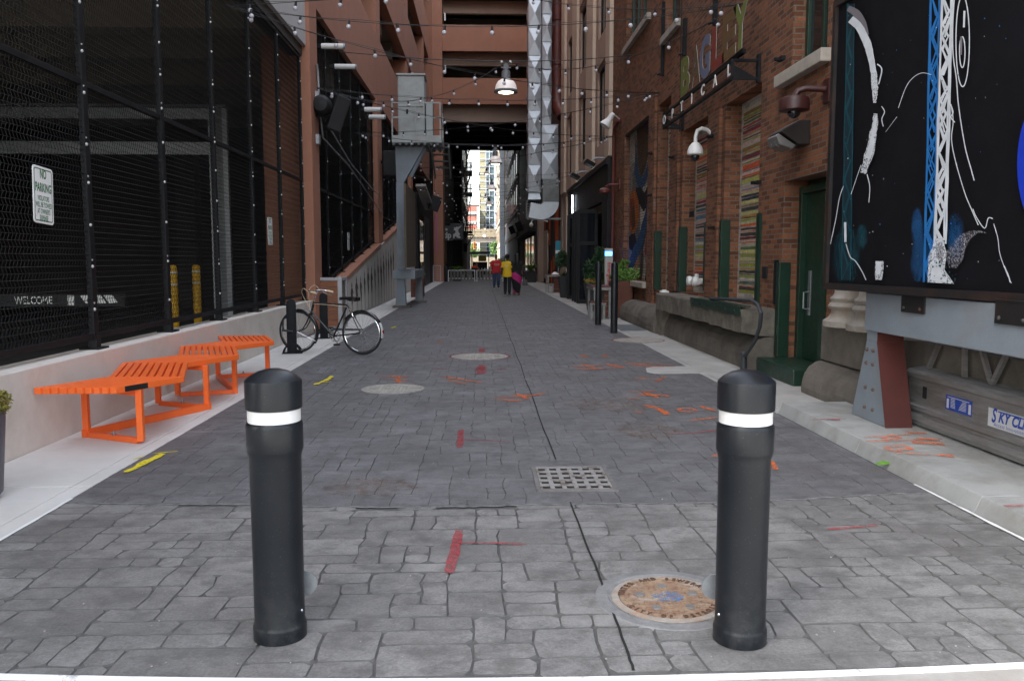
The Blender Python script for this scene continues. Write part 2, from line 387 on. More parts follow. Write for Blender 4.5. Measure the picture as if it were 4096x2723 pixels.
def ashlar(name, xa, xb, ya, yb, flo, fhi, u, g, chunk, m, seed, fine_to=1e9, chamf=.03, dz=.003, jm=None):
    rr = random.Random(seed); nx = int((xb - xa) / u) + 1; ny = int((yb - ya) / u) + 1
    used = [[False] * ny for _ in range(nx)]; jit = {}
    def L(i, j):
        if (i, j) not in jit:
            k = 1 if 0 < i < nx else 0
            jit[(i, j)] = (xa + i * (xb - xa) / nx + rr.uniform(-.011, .011) * k, ya + j * u + rr.uniform(-.007, .007))
        return jit[(i, j)]
    b = MB(); tone = []
    for j in range(ny):
        for i in range(nx):
            if used[i][j]: continue
            for _ in range(9):
                wi, hj = rr.choice(chunk)
                if i + wi <= nx and j + hj <= ny and all(not used[p][q] for p in range(i, i + wi) for q in range(j, j + hj)): break
            else: wi = hj = 1
            for p in range(i, i + wi):
                for q in range(j, j + hj): used[p][q] = True
            fine = ya + j * u < fine_to
            st = 1 if fine else 99
            ring = []
            def cor(ii, jj, sx, sy, ax):
                x, y = L(ii, jj); return x, y
            bot = [(p, j) for p in range(i, i + wi + 1)]; rgt = [(i + wi, q) for q in range(j, j + hj + 1)]
            top = [(p, j + hj) for p in range(i + wi, i - 1, -1)]; lft = [(i, q) for q in range(j + hj, j - 1, -1)]
            for side, (nxv, nyv) in ((bot, (0, 1)), (rgt, (-1, 0)), (top, (0, -1)), (lft, (1, 0))):
                pts = [L(*q) for q in side]
                if not fine: pts = [pts[0], pts[-1]]
                c0 = Vector(pts[0]); c1 = Vector(pts[-1]); d = (c1 - c0).normalized()
                cc = min(rr.uniform(.4, 1.3) * chamf, (c1 - c0).length * .3)
                g1 = g * rr.uniform(.6, 1.5)
                seq = [c0 + d * cc] + [Vector(q) + Vector((rr.uniform(-.003,.003), rr.uniform(-.003,.003))) for q in pts[1:-1]] + [c1 - d * cc]
                ring += [(q.x + nxv * g1, q.y + nyv * g1) for q in seq]
            cx = sum(p[0] for p in ring) / len(ring); cy = sum(p[1] for p in ring) / len(ring)
            def cl(x, y):
                x = min(max(x, XL + .004), XR - .004)
                return x, min(max(y, flo(x) + .006), fhi(x) - .006)
            if cy < flo(cx) - .06 or cy > fhi(cx) + .06: continue
            z = rr.uniform(-dz, 0)
            n = len(ring)
            T = [(*cl(x, y), z) for x, y in ring]
            B = [(*cl(x + (x - cx) / max(.05, math.hypot(x - cx, y - cy)) * .007, y + (y - cy) / max(.05, math.hypot(x - cx, y - cy)) * .007), -.0088) for x, y in ring]
            b.add(T + B, [tuple(range(n))]); o_ = len(b.v) - 2 * n; [(b.f.append([o_ + k, o_ + n + k, o_ + n + (k + 1) % n, o_ + (k + 1) % n]), b.m.append(1)) for k in range(n)]
            tv = rr.random(); tone += [tv] * (n + 1)
    o = b.build(name, [m, jm or joint_m], fix=False)
    a = o.data.attributes.new('tone', 'FLOAT', 'FACE'); a.data.foreach_set('value', tone)
    return struct(o)
big = [(2,1),(3,1),(2,2),(3,2),(2,1),(2,1),(1,1),(3,2),(1,2),(2,2),(4,2)]
ashlar('entrance_paving', XL, XR, 2.6, 5.7, lambda x: front(x) - .034, seam, .125, .0052, big, apron_m, 3)
ashlar('alley_paving', XL, XR, 4.7, 84, seam, lambda x: 90, .122, .0030, big, alley_m, 5, fine_to=13, chamf=.014, dz=.002, jm=joint_l)
xs = [XL + (XR - XL) * k / 24 for k in range(25)]
for (lo_f, hi_f, jm_) in ((lambda x: front(x) - .033, seam, joint_m), (seam, lambda x: 84, joint_l)):
    b = MB()
    for k in range(24): b.quad((xs[k], lo_f(xs[k]), -.0085), (xs[k+1], lo_f(xs[k+1]), -.0085), (xs[k+1], hi_f(xs[k+1]), -.0085), (xs[k], hi_f(xs[k]), -.0085))
    struct(b.build('paving_bed', jm_, fix=False))
# control joint and ridge along the seam
b = MB(); dark_gap = mat('dark gap', (.012,.012,.012), .95, var=0)
pts = []
for k in range(120):
    y = lerp(2.86, 60, (k / 119) ** 1.8); pts.append((.553 + .006 * math.sin(y * 2.3) + R.uniform(-.003,.003), y, .0035))
pts = [p for p in pts if not (5.12 < p[1] < 5.9)]
lo_ = [p for p in pts if p[1] < 5.5]; hi_ = [p for p in pts if p[1] > 5.5]
b.stroke(lo_, .011, nrm=(0,0,1)); b.stroke(hi_, .012, nrm=(0,0,1))
struct(b.build('paving_joint', dark_gap, fix=False))
b = MB(); vs = []; rr = random.Random(4)
for k in range(141):
    x = XL + .01 + (XR - XL - .02) * k / 140; y = seam(x) + rr.uniform(-.01,.01)
    b_w = rr.uniform(.006,.024); h = rr.uniform(.002,.006)
    vs.append([(x, y - .005, 0), (x, y + .002, h), (x, y + b_w, h * .8), (x, y + b_w * 2.2, 0)])
for k in range(140):
    for q in range(3): b.quad(vs[k][q], vs[k+1][q], vs[k+1][q+1], vs[k][q+1])
struct(b.build('paving_ridge', mat('worn mortar', (.135,.134,.133), .85, var=.35, ns=18, bump=.5, bs=80), fix=False))
# left walkway: slabs with open joints and a trowelled edge band
b = MB(); ys = [-8, 2.78, 3.9, 5.45, 7.0, 8.6, 10.3, 12.1, 14.0, 16.0, 18.2, 20.5, 23, 25.5, 28, 31, 34, 37, 40, 44, 48, 52, 57, 63, 70, 84]
for a, c in zip(ys[:-1], ys[1:]):
    b.box(-3.545 if c < 17.5 else -3.40, -2.735, a + .004, c - .004, -.12, R.uniform(-.002,.002))
    b.box(-2.729, XL - .004, a + .004, c - .004, -.12, R.uniform(-.002,.001))
struct(b.build('sidewalk', walk_mat, bevel=.006))
# right walkway, its concrete tongue and the raised slab under the billboard
b = MB(); ys = [8.0, 9.6, 11.6, 13.6, 15.8, 18.0, 20.4, 22.8, 25.3, 28, 31, 34, 37, 40, 44, 48, 53, 58, 64, 84]
for a, c in zip(ys[:-1], ys[1:]):
    b.box(XR + .09 if c < 18 else XR + .16, 4.05, a + .004, c - .004, -.12, R.uniform(-.002,.001))
    b.box(XR + .004, XR + .085 if c < 18 else XR + .155, a + .004, c - .004, -.12, R.uniform(-.003,0))
b.prism([(2.22,10.86,-.1),(2.30,10.70,-.1),(3.3,10.74,-.1),(3.3,11.45,-.1),(2.42,11.40,-.1),(2.28,11.25,-.1)], (0,0,.1045))
struct(b.build('sidewalk', walk_grey, bevel=.006))
b = MB()
for a, c in zip([-3, 3.3, 4.72, 6.3], [3.294, 4.714, 6.294, 8.0]):
    b.hexa([(2.935,a,-.1),(4.3,a,-.1),(4.3,c,-.1),(2.935,c,-.1)], [(3.01,a,.085),(4.3,a,.09),(4.3,c,.09),(3.01,c,.085)])
slab_m = mat('stained slab concrete', (.33,.335,.325), .8, var=.14, ns=2, stain=(.22,.215,.195), sa=.8, ss=2.2, bump=.35, bs=60, lohi=(.46,.66))
struct(b.build('kerb', slab_m, bevel=.005, seg=2))
# street pavement in front, worn white edge strip
b = MB()
xs = [-14 + 28 * k / 60 for k in range(61)]
for k in range(60):
    f0, f1 = [max(min(front(x), 3.6), 2.8) - .055 for x in xs[k:k+2]]
    b.quad((xs[k], -8, -.002), (xs[k+1], -8, -.002), (xs[k+1], f1, -.002), (xs[k], f0, -.002))
struct(b.build('pavement', mat('street pavement', (.35,.335,.31), .85, var=.2, ns=3, stain=(.33,.30,.26), sa=.7, ss=2, bump=.4, bs=70), fix=False))
edge_w = mat('worn white edge paint', (.80,.80,.79), .6, var=.08, stain=(.28,.27,.25), sa=.9, ss=7, lohi=(.56,.66))
b = MB(); rr = random.Random(8)
fx = [XL - .3 + (XR - XL + 1.0) * k / 50 for k in range(51)]
for k in range(50):
    (x0, x1) = fx[k], fx[k+1]
    b.hexa([(x0,front(x0)-.062,-.02),(x1,front(x1)-.062,-.02),(x1,front(x1)-.030,-.02),(x0,front(x0)-.030,-.02)],
           [(x0,front(x0)-.060,.004),(x1,front(x1)-.060,.004),(x1,front(x1)-.032,.007),(x0,front(x0)-.032,.007)])
b.stroke([(XL + .012, 2.95 + k * .11, .0052) for k in range(21)], .022, nrm=(0,0,1), jit=.004, rng=rr)
b.stroke([(XR - .002 + .03 * (1 - k / 25), 2.9 + k * .095, .0052) for k in range(26)], .022, nrm=(0,0,1), jit=.005, rng=rr)
struct(b.build('paving_edge', edge_w, fix=False))
# ---------------------------------------------------------------- lettering
RIGHT_WALL = Matrix(((0,0,-1),(-1,0,0),(0,1,0)))      # columns: text right, text up, normal
LEFT_WALL = Matrix(((0,0,1),(1,0,0),(0,1,0)))
FACING = Matrix(((1,0,0),(0,0,-1),(0,1,0)))
FLAT = Matrix(((1,0,0),(0,1,0),(0,0,1)))
def text_verts(body, size, sx=1.0, extrude=0.0, align='CENTER', spacing=1.0, line=1.0, bold=0.0, shear=0.0, res=3):
    c = bpy.data.curves.new('lettering', 'FONT'); c.body = body; c.size = size; c.extrude = extrude; c.align_x = align; c.align_y = 'CENTER'
    c.space_character = spacing; c.space_line = line; c.offset = bold; c.resolution_u = res; c.shear = shear
    o = bpy.data.objects.new('lettering', c); COL.objects.link(o)
    dg = bpy.context.evaluated_depsgraph_get(); me = bpy.data.meshes.new_from_object(o.evaluated_get(dg))
    vs = [Vector((v.co.x * sx, v.co.y, v.co.z)) for v in me.vertices]; fs = [tuple(p.vertices) for p in me.polygons]; nz = [abs(p.normal.z) for p in me.polygons]
    bpy.data.objects.remove(o); bpy.data.curves.remove(c); bpy.data.meshes.remove(me)
    return vs, fs, nz
def letters(b, body, size, pos, A, mi=0, side=None, **kw):
    vs, fs, nz = text_verts(body, size, **kw); pos = Vector(pos); o = len(b.f)
    b.add([pos + A @ v for v in vs], fs, mi)
    if side is not None:
        for k, z in enumerate(nz):
            if z < .5: b.m[o + k] = side
    return b
def facade(b, x, into, y0, y1, z0, z1, holes, depth, mi=0, rim=None):
    ys = sorted({y0, y1, *[h[0] for h in holes], *[h[1] for h in holes]}); zs = sorted({z0, z1, *[h[2] for h in holes], *[h[3] for h in holes]})
    xb = x + into * depth
    for ya, yb in zip(ys[:-1], ys[1:]):
        for za, zb in zip(zs[:-1], zs[1:]):
            cy, cz = (ya + yb) / 2, (za + zb) / 2
            if any(h[0] < cy < h[1] and h[2] < cz < h[3] for h in holes): continue
            b.quad((x,ya,za),(x,yb,za),(x,yb,zb),(x,ya,zb), mi); b.quad((xb,ya,za),(xb,yb,za),(xb,yb,zb),(xb,ya,zb), mi)
    for h in holes + [(y0, y1, z0, z1)]:
        a, c, d, e = h
        b.quad((x,a,d),(xb,a,d),(xb,a,e),(x,a,e), mi); b.quad((x,c,d),(xb,c,d),(xb,c,e),(x,c,e), mi)
        b.quad((x,a,d),(xb,a,d),(xb,c,d),(x,c,d), mi); b.quad((x,a,e),(xb,a,e),(xb,c,e),(x,c,e), mi)
    return b
# ---------------------------------------------------------------- left: parking garage
gar = thing('parking_garage', 'terracotta parking garage with grey concrete wall and dark open decks along the alley', 'parking garage', (-9, 18, 0))
def part(par, name, m, *boxes, bevel=0, smooth=False):
    b = MB()
    for q in boxes: b.box(*q)
    return b.build(name, m, par, bevel=bevel, smooth=smooth)
part(gar, 'upper_wall', grey_conc, (-3.95,-3.58,-.5,17.72,5.86,33))  # this and other garage tops raised out of view to block the sun
part(gar, 'lintel_beam', mat('dark lintel paint', (.06,.055,.05), .8, var=.2), (-3.95,-3.66,-.5,17.45,5.66,5.855))
part(gar, 'pillar', terra, (-3.83,-3.50,17.46,18.22,0,6.9), bevel=.012)
part(gar, 'pillar', terra, (-4.55,-3.835,17.66,18.05,0,6.4))
part(gar, 'pillar', terra, (-3.85,-3.50,28.45,29.65,2.05,6.9), bevel=.012)
part(gar, 'pillar', terra, (-3.85,-3.50,41.6,42.8,0,6.9), bevel=.012)
b = MB()
b.box(-3.9,-3.54,17.725,18.48,6.902,33)
part(gar, 'corner_pier', terra, (-3.9,-3.54,17.725,18.48,6.902,33))
levels = [(6.9,9.15),(11.05,13.3),(15.2,17.45),(19.3,33)]  # top band runs on out of view to block the sun
for (za, zb) in levels: part(gar, 'spandrel', terra, (-3.9,-3.55,18.485,57.6,za,zb))
for (za, zb) in ((9.15,11.05),(13.3,15.2),(17.45,19.3)):
    for y in (29.0, 40.6, 52.2): part(gar, 'pillar', terra, (-4.3,-3.57,y,y+1.2,za+.002,zb-.002))
part(gar, 'end_pier', terra, (-3.2,-2.62,57.3,60.0,0,12.2), bevel=.015)
part(gar, 'end_pier', terra, (-3.9,-2.62,57.62,60.0,12.202,33))
part(gar, 'drain_pipe', terra, (-3.28,-3.21,57.15,57.28,0,22))
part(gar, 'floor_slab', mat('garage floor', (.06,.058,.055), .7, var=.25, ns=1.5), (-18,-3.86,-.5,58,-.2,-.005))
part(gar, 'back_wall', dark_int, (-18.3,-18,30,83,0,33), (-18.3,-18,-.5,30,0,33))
part(gar, 'end_wall', grey_conc, (-18,-3.6,-.8,-.502,6.5,33), (-18,-17,-.8,-.502,0,6.499), (-8.6,-3.6,-.8,-.502,0,6.499), (-16.99,-8.61,-.8,-.502,0,.7))  # unseen opening, sized to let skylight onto the ceiling beams
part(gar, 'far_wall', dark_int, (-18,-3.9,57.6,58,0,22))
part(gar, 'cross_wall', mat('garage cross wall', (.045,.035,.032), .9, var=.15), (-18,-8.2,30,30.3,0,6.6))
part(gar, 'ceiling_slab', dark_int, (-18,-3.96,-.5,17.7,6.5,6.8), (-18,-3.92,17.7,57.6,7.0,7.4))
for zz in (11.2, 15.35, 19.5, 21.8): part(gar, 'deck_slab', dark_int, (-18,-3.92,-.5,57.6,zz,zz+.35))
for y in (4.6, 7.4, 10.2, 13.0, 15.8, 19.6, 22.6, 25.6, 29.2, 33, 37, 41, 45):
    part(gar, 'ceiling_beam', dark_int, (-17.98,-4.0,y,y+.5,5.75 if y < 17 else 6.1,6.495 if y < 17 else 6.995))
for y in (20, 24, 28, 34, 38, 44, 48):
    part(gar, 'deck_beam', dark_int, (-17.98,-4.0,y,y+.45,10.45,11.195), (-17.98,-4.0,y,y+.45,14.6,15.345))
for (x, y) in ((-9.5,12),(-13,20),(-9.8,27)): part(gar, 'column', mat('dark column', (.05,.045,.04), .9), (x,x+.6,y,y+.6,0,6.1))  # columns in a darker tone than the rest of the interior
# knee wall
b = MB(); b.box(-3.86,-3.55,-.5,17.455,-.1,.655)
kw = b.build('knee_wall', mat('knee wall concrete', (.68,.63,.575), .82, var=.07, ns=1.3, stain=(.47,.41,.34), sa=.75, ss=1.3, bump=.12, bs=110), bevel=.012, seg=3)
tag(kw, 'low pale concrete knee wall under the black mesh fence, orange bench before it', 'wall'); kw['kind'] = 'thing'
# stucco ramp wall with its painted procession
def rz(y): return .62 + .134 * (y - 18.3)
ramp = thing('ramp_wall', 'stucco wall with sloping top and a row of painted stretched figures', 'wall', (-3.5, 30, 0))
b = MB()
b.hexa([(-3.75,18.25,-.1),(-3.45,18.25,-.1),(-3.45,46,-.1),(-3.75,46,-.1)], [(-3.75,18.25,rz(18.25)),(-3.45,18.25,rz(18.25)),(-3.45,46,rz(46)),(-3.75,46,rz(46))])
b.build('wall', mat('ramp stucco', (.55,.52,.48), .85, var=.08, ns=1.2, stain=(.40,.37,.33), sa=.5, ss=.9, bump=.15, bs=90), ramp)
b = MB()
for ya, yb in ((18.25,28.44),(29.66,41.59)):
    b.hexa([(-3.80,ya,rz(ya)+.002),(-3.42,ya,rz(ya)+.002),(-3.42,yb,rz(yb)+.002),(-3.80,yb,rz(yb)+.002)], [(-3.80,ya,rz(ya)+.09),(-3.42,ya,rz(ya)+.09),(-3.42,yb,rz(yb)+.09),(-3.80,yb,rz(yb)+.09)])
b.build('coping', terra, ramp)
fig_m = mat('black mural paint', (.05,.043,.037), .85, var=.3, ns=4)
fh = [(-.02,0),(-.012,.30),(-.028,.44),(-.045,.55),(-.06,.66),(-.05,.74),(-.02,.80),(-.028,.86),(-.014,.90),(-.016,.96),(-.004,.93),(.004,.96),(.012,.90),(.026,.86),(.016,.80),(.045,.74),(.085,.62),(.07,.60),(.045,.66),(.04,.54),(.05,.46),(.022,.28),(.05,0),(.035,0),(.004,.30),(.008,.42),(-.006,.30),(-.004,0)]
for k in range(14):
    yc = 22.0 + k * .80; h = rz(yc) - .12
    sh = 1.1 + .25 * math.sin(k * 1.7)
    b = MB(); b.poly([(-3.446, yc + px * 3.0 * sh + .10 * (1 - pz) * math.sin(k), .03 + pz * h * (.93 + .05 * math.sin(k * 2.1))) for px, pz in fh])
    b.build('painted_figure', fig_m, ramp, fix=False)
# ---------------------------------------------------------------- mesh fences
def wire_panel(b, x, y0, y1, zlo, z1, pitch, r, amp):
    ny = int((y1 - y0) / pitch); nz = int((z1 - min(zlo(y0), zlo(y1))) / pitch) + 1; zb = min(zlo(y0), zlo(y1))
    for j in range(nz):
        z = zb + j * pitch; ya = y0
        if z < zlo((y0 + y1) / 2) and zlo(y1) > zlo(y0):
            yb = min(y1, y0 + (z - zlo(y0)) / max(1e-6, (zlo(y1) - zlo(y0))) * (y1 - y0))
        else: yb = y1
        if yb - ya > .02: b.tube([(x,ya,z),(x,yb,z)], r, 4, cap=False)
    for i in range(1, ny + 1):
        y = y0 + i * (y1 - y0) / (ny + 1); z0 = zlo(y); n = int((z1 - z0) / pitch)
        b.tube([(x + (.004 if k % 2 else -.004), y + (amp if k % 2 else -amp), z0 + k * pitch) for k in range(n + 1)], r, 4, cap=False)
wire_m = mat('black coated wire', (.010,.011,.012), .5, var=.2, ns=9, stain=(.022,.024,.024), sa=.3, ss=6, spec=.15)
bolt_m = mat('zinc bolt', (.55,.56,.56), .4, metal=.3, var=.1)
def fence_post(b, x, y, z0, z1, w=.062, bolts=True, dz=.41):
    b.box(x-w/2, x+w/2, y-w/2, y+w/2, z0+.02, z1)
    b.box(x+w/2-.012, x+w/2+.004, y-w/2-.034, y-w/2-.0005, z0+.10, z1)      # flat clamping bar beside the post
    b.box(x-.10, x+.085, y-.11, y+.11, z0, z0+.016)
    b.box(x-w/2-.012, x+w/2+.008, y-w/2-.012, y+w/2+.012, z0+.016, z0+.16)
    if bolts:
        rr = random.Random(int(y * 100)); z = z0 + .38
        while z < z1 - .1:
            b.ball((x+w/2+.006, y-w/2-.018, z), .016, 7, 5, 1)
            if rr.random() < .5: b.ball((x+w/2+.006, y-w/2-.018, z+.06), .009, 6, 4, 1)
            z += dz * rr.uniform(.85, 1.15)
fa = thing('mesh_fence', 'tall black woven wire fence on the pale knee wall behind the orange bench', 'fence', (-3.7, 11, .655))
py = [4.21 + 1.87 * k for k in range(8)]
proto = None
for k, y in enumerate(py):
    b = MB(); fence_post(b, -3.70, y, .655, 5.655); b.build('post', [black_metal, bolt_m], fa)
for k in range(7):
    b = MB(); wire_panel(b, -3.695, py[k]+.05, py[k+1]-.05, lambda y: .80, 5.62, .0535, .0030, .0075); o = b.build('mesh_panel', wire_m, fa, fix=False)
for z in (.78, 3.13, 5.60):
    for k in range(7): part(fa, 'rail', black_metal, (-3.725,-3.675,py[k]+.032,py[k+1]-.032-.035,z-.028,z+.028), bevel=.004)
def slope_fence(label, ys, x=-3.68):
    t = thing('mesh_fence', label, 'fence', (x, sum(ys)/len(ys), rz(ys[0])))
    for y in ys: b = MB(); fence_post(b, x, y, rz(y)+.09, 6.88, w=.055, dz=.75); b.build('post', [black_metal, bolt_m], t)
    for a, c in zip(ys[:-1], ys[1:]):
        b = MB(); wire_panel(b, x, a+.05, c-.05, lambda y: rz(y)+.22, 6.86, .085, .0036, .008); b.build('mesh_panel', wire_m, t, fix=False)
    for a, c in zip(ys[:-1], ys[1:]):
        b = MB(); b.bar((x,a+.04,rz(a)+.20),(x,c-.04,rz(c)+.20),.05,.055); b.build('rail', black_metal, t); part(t, 'rail', black_metal, (x-.022,x+.022,a+.029,c-.064,3.07,3.13)); part(t, 'rail', black_metal, (x-.022,x+.022,a+.029,c-.064,6.8,6.86))
slope_fence('black mesh fence rising with the ramp wall between two terracotta pillars', [18.32, 20.0, 21.9, 23.75, 25.5, 27.1, 28.38])
slope_fence('farther black mesh fence on the ramp wall behind the grey steel post', [29.74, 31.4, 33.1, 34.8, 36.5, 38.3, 40.0, 41.5])
# no parking signs hung on the mesh
sign_w = mat('sign white', (.90,.91,.90), .4, var=.03); sign_g = mat('sign green', (.012,.15,.045), .5, var=.05)
def parking_sign(y, z0, h, wd, label, tilt, x=-3.655):
    A = LEFT_WALL @ Matrix.Rotation(tilt, 3, 'Z')
    t = thing('parking_sign', label, 'sign', (x, y, z0), 0, 'no parking signs on the mesh fence')
    c = Vector((x, y, z0 + h/2))
    def rr(hw, hh, r, z):
        pts = []
        for (cx, cy, a0) in ((hw-r,hh-r,0),(-hw+r,hh-r,90),(-hw+r,-hh+r,180),(hw-r,-hh+r,270)):
            for k in range(5): a = rad(a0 + k*22.5); pts.append(c + A @ Vector((cx + r*math.cos(a), cy + r*math.sin(a), z)))
        return pts
    b = MB(); b.prism(rr(wd/2,h/2,.03,0), A @ Vector((0,0,.004))); b.build('panel', sign_w, t)
    b = MB(); o = rr(wd/2-.018,h/2-.018,.022,.0052); i = rr(wd/2-.026,h/2-.026,.016,.0052); n = len(o)
    b.add(o + i, [(k, (k+1)%n, n+(k+1)%n, n+k) for k in range(n)]); b.build('border', sign_g, t, fix=False)
    b = MB()
    for s, sz, yy in (('NO',.105,.155),('PARKING',.098,.045),('VIOLATORS',.058,-.040),('WILL BE TOWED',.058,-.093),("AT OWNER'S",.058,-.146),('EXPENSE',.058,-.199)):
        letters(b, s, sz * h / .46, c + A @ Vector((0, (yy + .012) * h / .46, .0056)), A, sx=.60 if sz > .09 else .56, bold=.0025 if sz > .09 else .0008)
    b.build('lettering', sign_g, t, fix=False)
    b = MB()
    for yy in (.5, -.5): b.tube([c + A @ Vector((-.004, yy*h*.98, -.012)), c + A @ Vector((.004, yy*h*.90, .008)), c + A @ Vector((0, yy*h*.86, -.004))], .003, 5)
    b.build('tie', black_plastic, t)
parking_sign(7.07, 1.80, .47, .315, 'white no parking sign with green letters, the largest and nearest the planter', rad(-3))
parking_sign(14.46, 1.76, .47, .31, 'white no parking sign between fence posts left of the terracotta pillar', rad(1))
parking_sign(22.66, 1.77, .47, .33, 'small white no parking sign on mesh beyond the terracotta pillar', 0, x=-3.62)
# inside the garage
gf = thing('gate_frame', 'galvanised steel gate frame inside the garage behind the mesh', 'gate frame', (-6.5, 21, 0))
b = MB(); b.box(-6.74,-6.62,20.94,21.06,0,5.30); b.box(-6.40,-6.28,20.94,21.06,0,5.22); b.build('post', galv, gf)
b = MB(); b.box(-6.619,-6.401,20.97,21.03,0,5.28)
b.build('infill_panel', mat('gate infill', (.2,.21,.22), .5, metal=.5), gf)
for z0, z1 in ((4.96,5.22),(4.10,4.40)):
    b = MB(); b.box(-16,-6.745,20.95,21.05,z0,z1); b.build('beam', galv, gf)
b = MB(); b.tube([(-16,20.9,5.27),(-6.3,20.9,5.27)], .03, 8); b.build('conduit', galv, gf)
band_w = mat('white band', (.7,.7,.68), .5, var=.05)
for k, (x, y, lab) in enumerate(((-6.50,17.6,'yellow guard bollard with two white bands, left of a pair inside the garage'),(-6.46,18.9,'yellow guard bollard with two white bands, right of a pair by the gate post'),(-8.3,12.8,'dim yellow bollard deep in the garage right of the welcome arm'))):
    t = thing('guard_bollard', lab, 'bollard', (x, y, 0), 0, 'yellow bollards inside the garage')
    b = MB(); b.lathe([(.0,0),(.088,0),(.088,1.33),(.075,1.37),(.04,1.39),(0,1.395)], 18, (x,y,0)); b.build('post', yellow_p, t, smooth=True)
    for z in (1.22, .97): b = MB(); b.lathe([(.09,z),(.09,z+.035)], 18, (x,y,0)); b.build('band', band_w, t, smooth=True, fix=False)
t = thing('barrier_arm', 'black barrier arm reading WELCOME with a white striped end inside the garage', 'barrier', (-6.6, 13, 0))
b = MB(); b.box(-7.6,-5.55,12.98,13.02,.78,.97); b.build('arm', dark_panel, t)
b = MB(); letters(b, 'WELCOME', .165, (-6.94,12.976,.872), FACING, sx=.72, bold=.002); b.build('lettering', band_w, t, fix=False)
b = MB(); b.box(-6.42,-6.32,12.972,12.978,.80,.955)
for x in (-6.14, -5.96, -5.78): b.poly([(x-.09,12.975,.955),(x+.05,12.975,.955),(x+.13,12.975,.83),(x-.01,12.975,.83)])
b.build('stripe', band_w, t, fix=False)
b = MB(); b.box(-7.9,-7.6,12.85,13.15,0,1.1); b.build('cabinet', dark_panel, t)
# ---------------------------------------------------------------- right: brick building
bb = thing('brick_building', 'old red brick building with striped bricked-up windows and a dark green door', 'building', (4.5, 12, 0))
O1, O2, O3 = (11.83,13.54,.86,4.02), (14.56,16.39,.86,4.03), (17.5,18.74,.82,4.95)
MU = (19.75,23.1,.97,4.94); DR = (9.5,10.83,.0,2.53)
W1, W2, W3 = (9.62,10.70,3.92,6.6), (16.85,18.2,6.3,8.8), (19.9,23.1,7.28,9.9)
b = MB(); facade(b, 4.0, 1, 2.6, 25.3, 0, 13, [O1,O2,O3,MU,DR,W1,W2,W3], .45)
b.box(4.46, 12, 2.6, 25.3, 12.6, 13); b.box(4.46, 12, 2.6, 3.05, 0, 12.59)
b.build('wall', brick, bb)
# slightly proud brick piers
b = MB()
for y0, y1, z0, z1 in ((18.86,19.55,0,5.3),(16.52,17.36,.86,4.6),(13.68,14.42,.86,4.4),(8.9,9.38,0,3.4)): b.box(3.93,3.998,y0,y1,z0,z1)
pb = b
for k,(y0,y1,z0,z1) in enumerate(((18.86,19.55,0,5.3),(16.60,17.30,.86,4.05),(13.72,14.40,.86,4.02))):
    q = MB(); q.box(3.94,3.9985,y0,y1,z0,z1); q.build('pier', brick, bb)
# striped bricked-up windows
strip_cols = ['b8b28a','c8c07a','8f9a3c','b9bf5a','d2703a','c9552c','a63a36','c77a72','7a2f3a','2f5a63','1f2c3f','54703f','3a3a34','b08a3a','c9a9a0','3f8f78','8a6a2a','c9c4b4','d9a08a','6a2a24','5b7f95']
strip_m = [mat('stripe paint ' + c, c, .85, var=.28, ns=16, stain=(.14,.09,.07), sa=.45, ss=6, bump=.25, bs=40) for c in strip_cols]
def striped(op, seed, xp=4.26):
    y0, y1, z0, z1 = op; rr = random.Random(seed)
    b = MB(); b.box(xp, xp+.1, y0-.01, y1+.01, z0-.01, z1+.01)
    o = b.build('bricked_window', white_brick, bb)
    b = MB(); z = z0 + .10 + rr.uniform(0, .06)
    while z < z1 - .16:
        h = rr.choice([.014,.018,.024,.03,.04,.05,.06]) * .85; N = 12
        ya = y0 + .02; yb = y1 - rr.choice([.10,.12,.09,.13])
        dz = rr.uniform(-.012, .012); P = []
        for k in range(N + 1):
            yy = lerp(ya, yb, k / N); P.append((yy, z + dz * k / N + rr.uniform(-.004,.004), z + h + dz * k / N + rr.uniform(-.004,.004)))
        mi = rr.randrange(len(strip_m))
        for p, q in zip(P[:-1], P[1:]): b.quad((xp-.004,p[0],p[1]),(xp-.004,q[0],q[1]),(xp-.004,q[0],q[2]),(xp-.004,p[0],p[2]), mi)
        z += h + rr.choice([.006,.010,.014,.022,.03]) * .8
    b.build('painted_stripes', strip_m, o, fix=False)
striped(O1, 21); striped(O2, 34); striped(O3, 55, 4.23)
b = MB()
for (y0,y1,z0,z1) in (O1,O2,O3): b.box(3.985,4.255,y0+.003,y1-.003,z1-.035,z1-.003)
# mural in the arched recess
mr = MB(); mr.box(4.14,4.24,MU[0]-.01,MU[1]+.01,MU[2]-.01,MU[3]+.01)
mo = mr.build('mural_panel', grey_brick, bb)
mcols = dict(blue='31506f', dkblue='1d3d74', orange='b06528', rust='8e3b1c', black='17150f', grey='6f6b66', pale='b9b0a4', brown='54402c', violet='3c2c46', tan='b98a55', teal='3d7f96')
mm = {k: brick_mat('mural ' + k, v, [x * .8 for x in lin(v)], [x * .3 for x in lin(v)], [x * .45 for x in lin(v)], ms=.011) for k, v in mcols.items()}
ml = list(mm.keys())
def mur(polys):
    bb_ = MB()
    for i, (c, pts) in enumerate(polys):
        b = MB(); N = []
        rr = random.Random(i)
        for (u0, v0), (u1, v1) in zip(pts, pts[1:] + pts[:1]):
            for k in range(4):
                t = k / 4; N.append((lerp(u0, u1, t) + rr.uniform(-.012,.012), lerp(v0, v1, t) + rr.uniform(-.006,.006)))
        bb_.poly([(4.136 - i * .0011, lerp(MU[1], MU[0], min(max(u,.0),1)), lerp(MU[2], MU[3], min(max(v,0),1))) for u, v in N], ml.index(c))
    bb_.build('painted_mural', [mm[k] for k in ml], mo, fix=False)
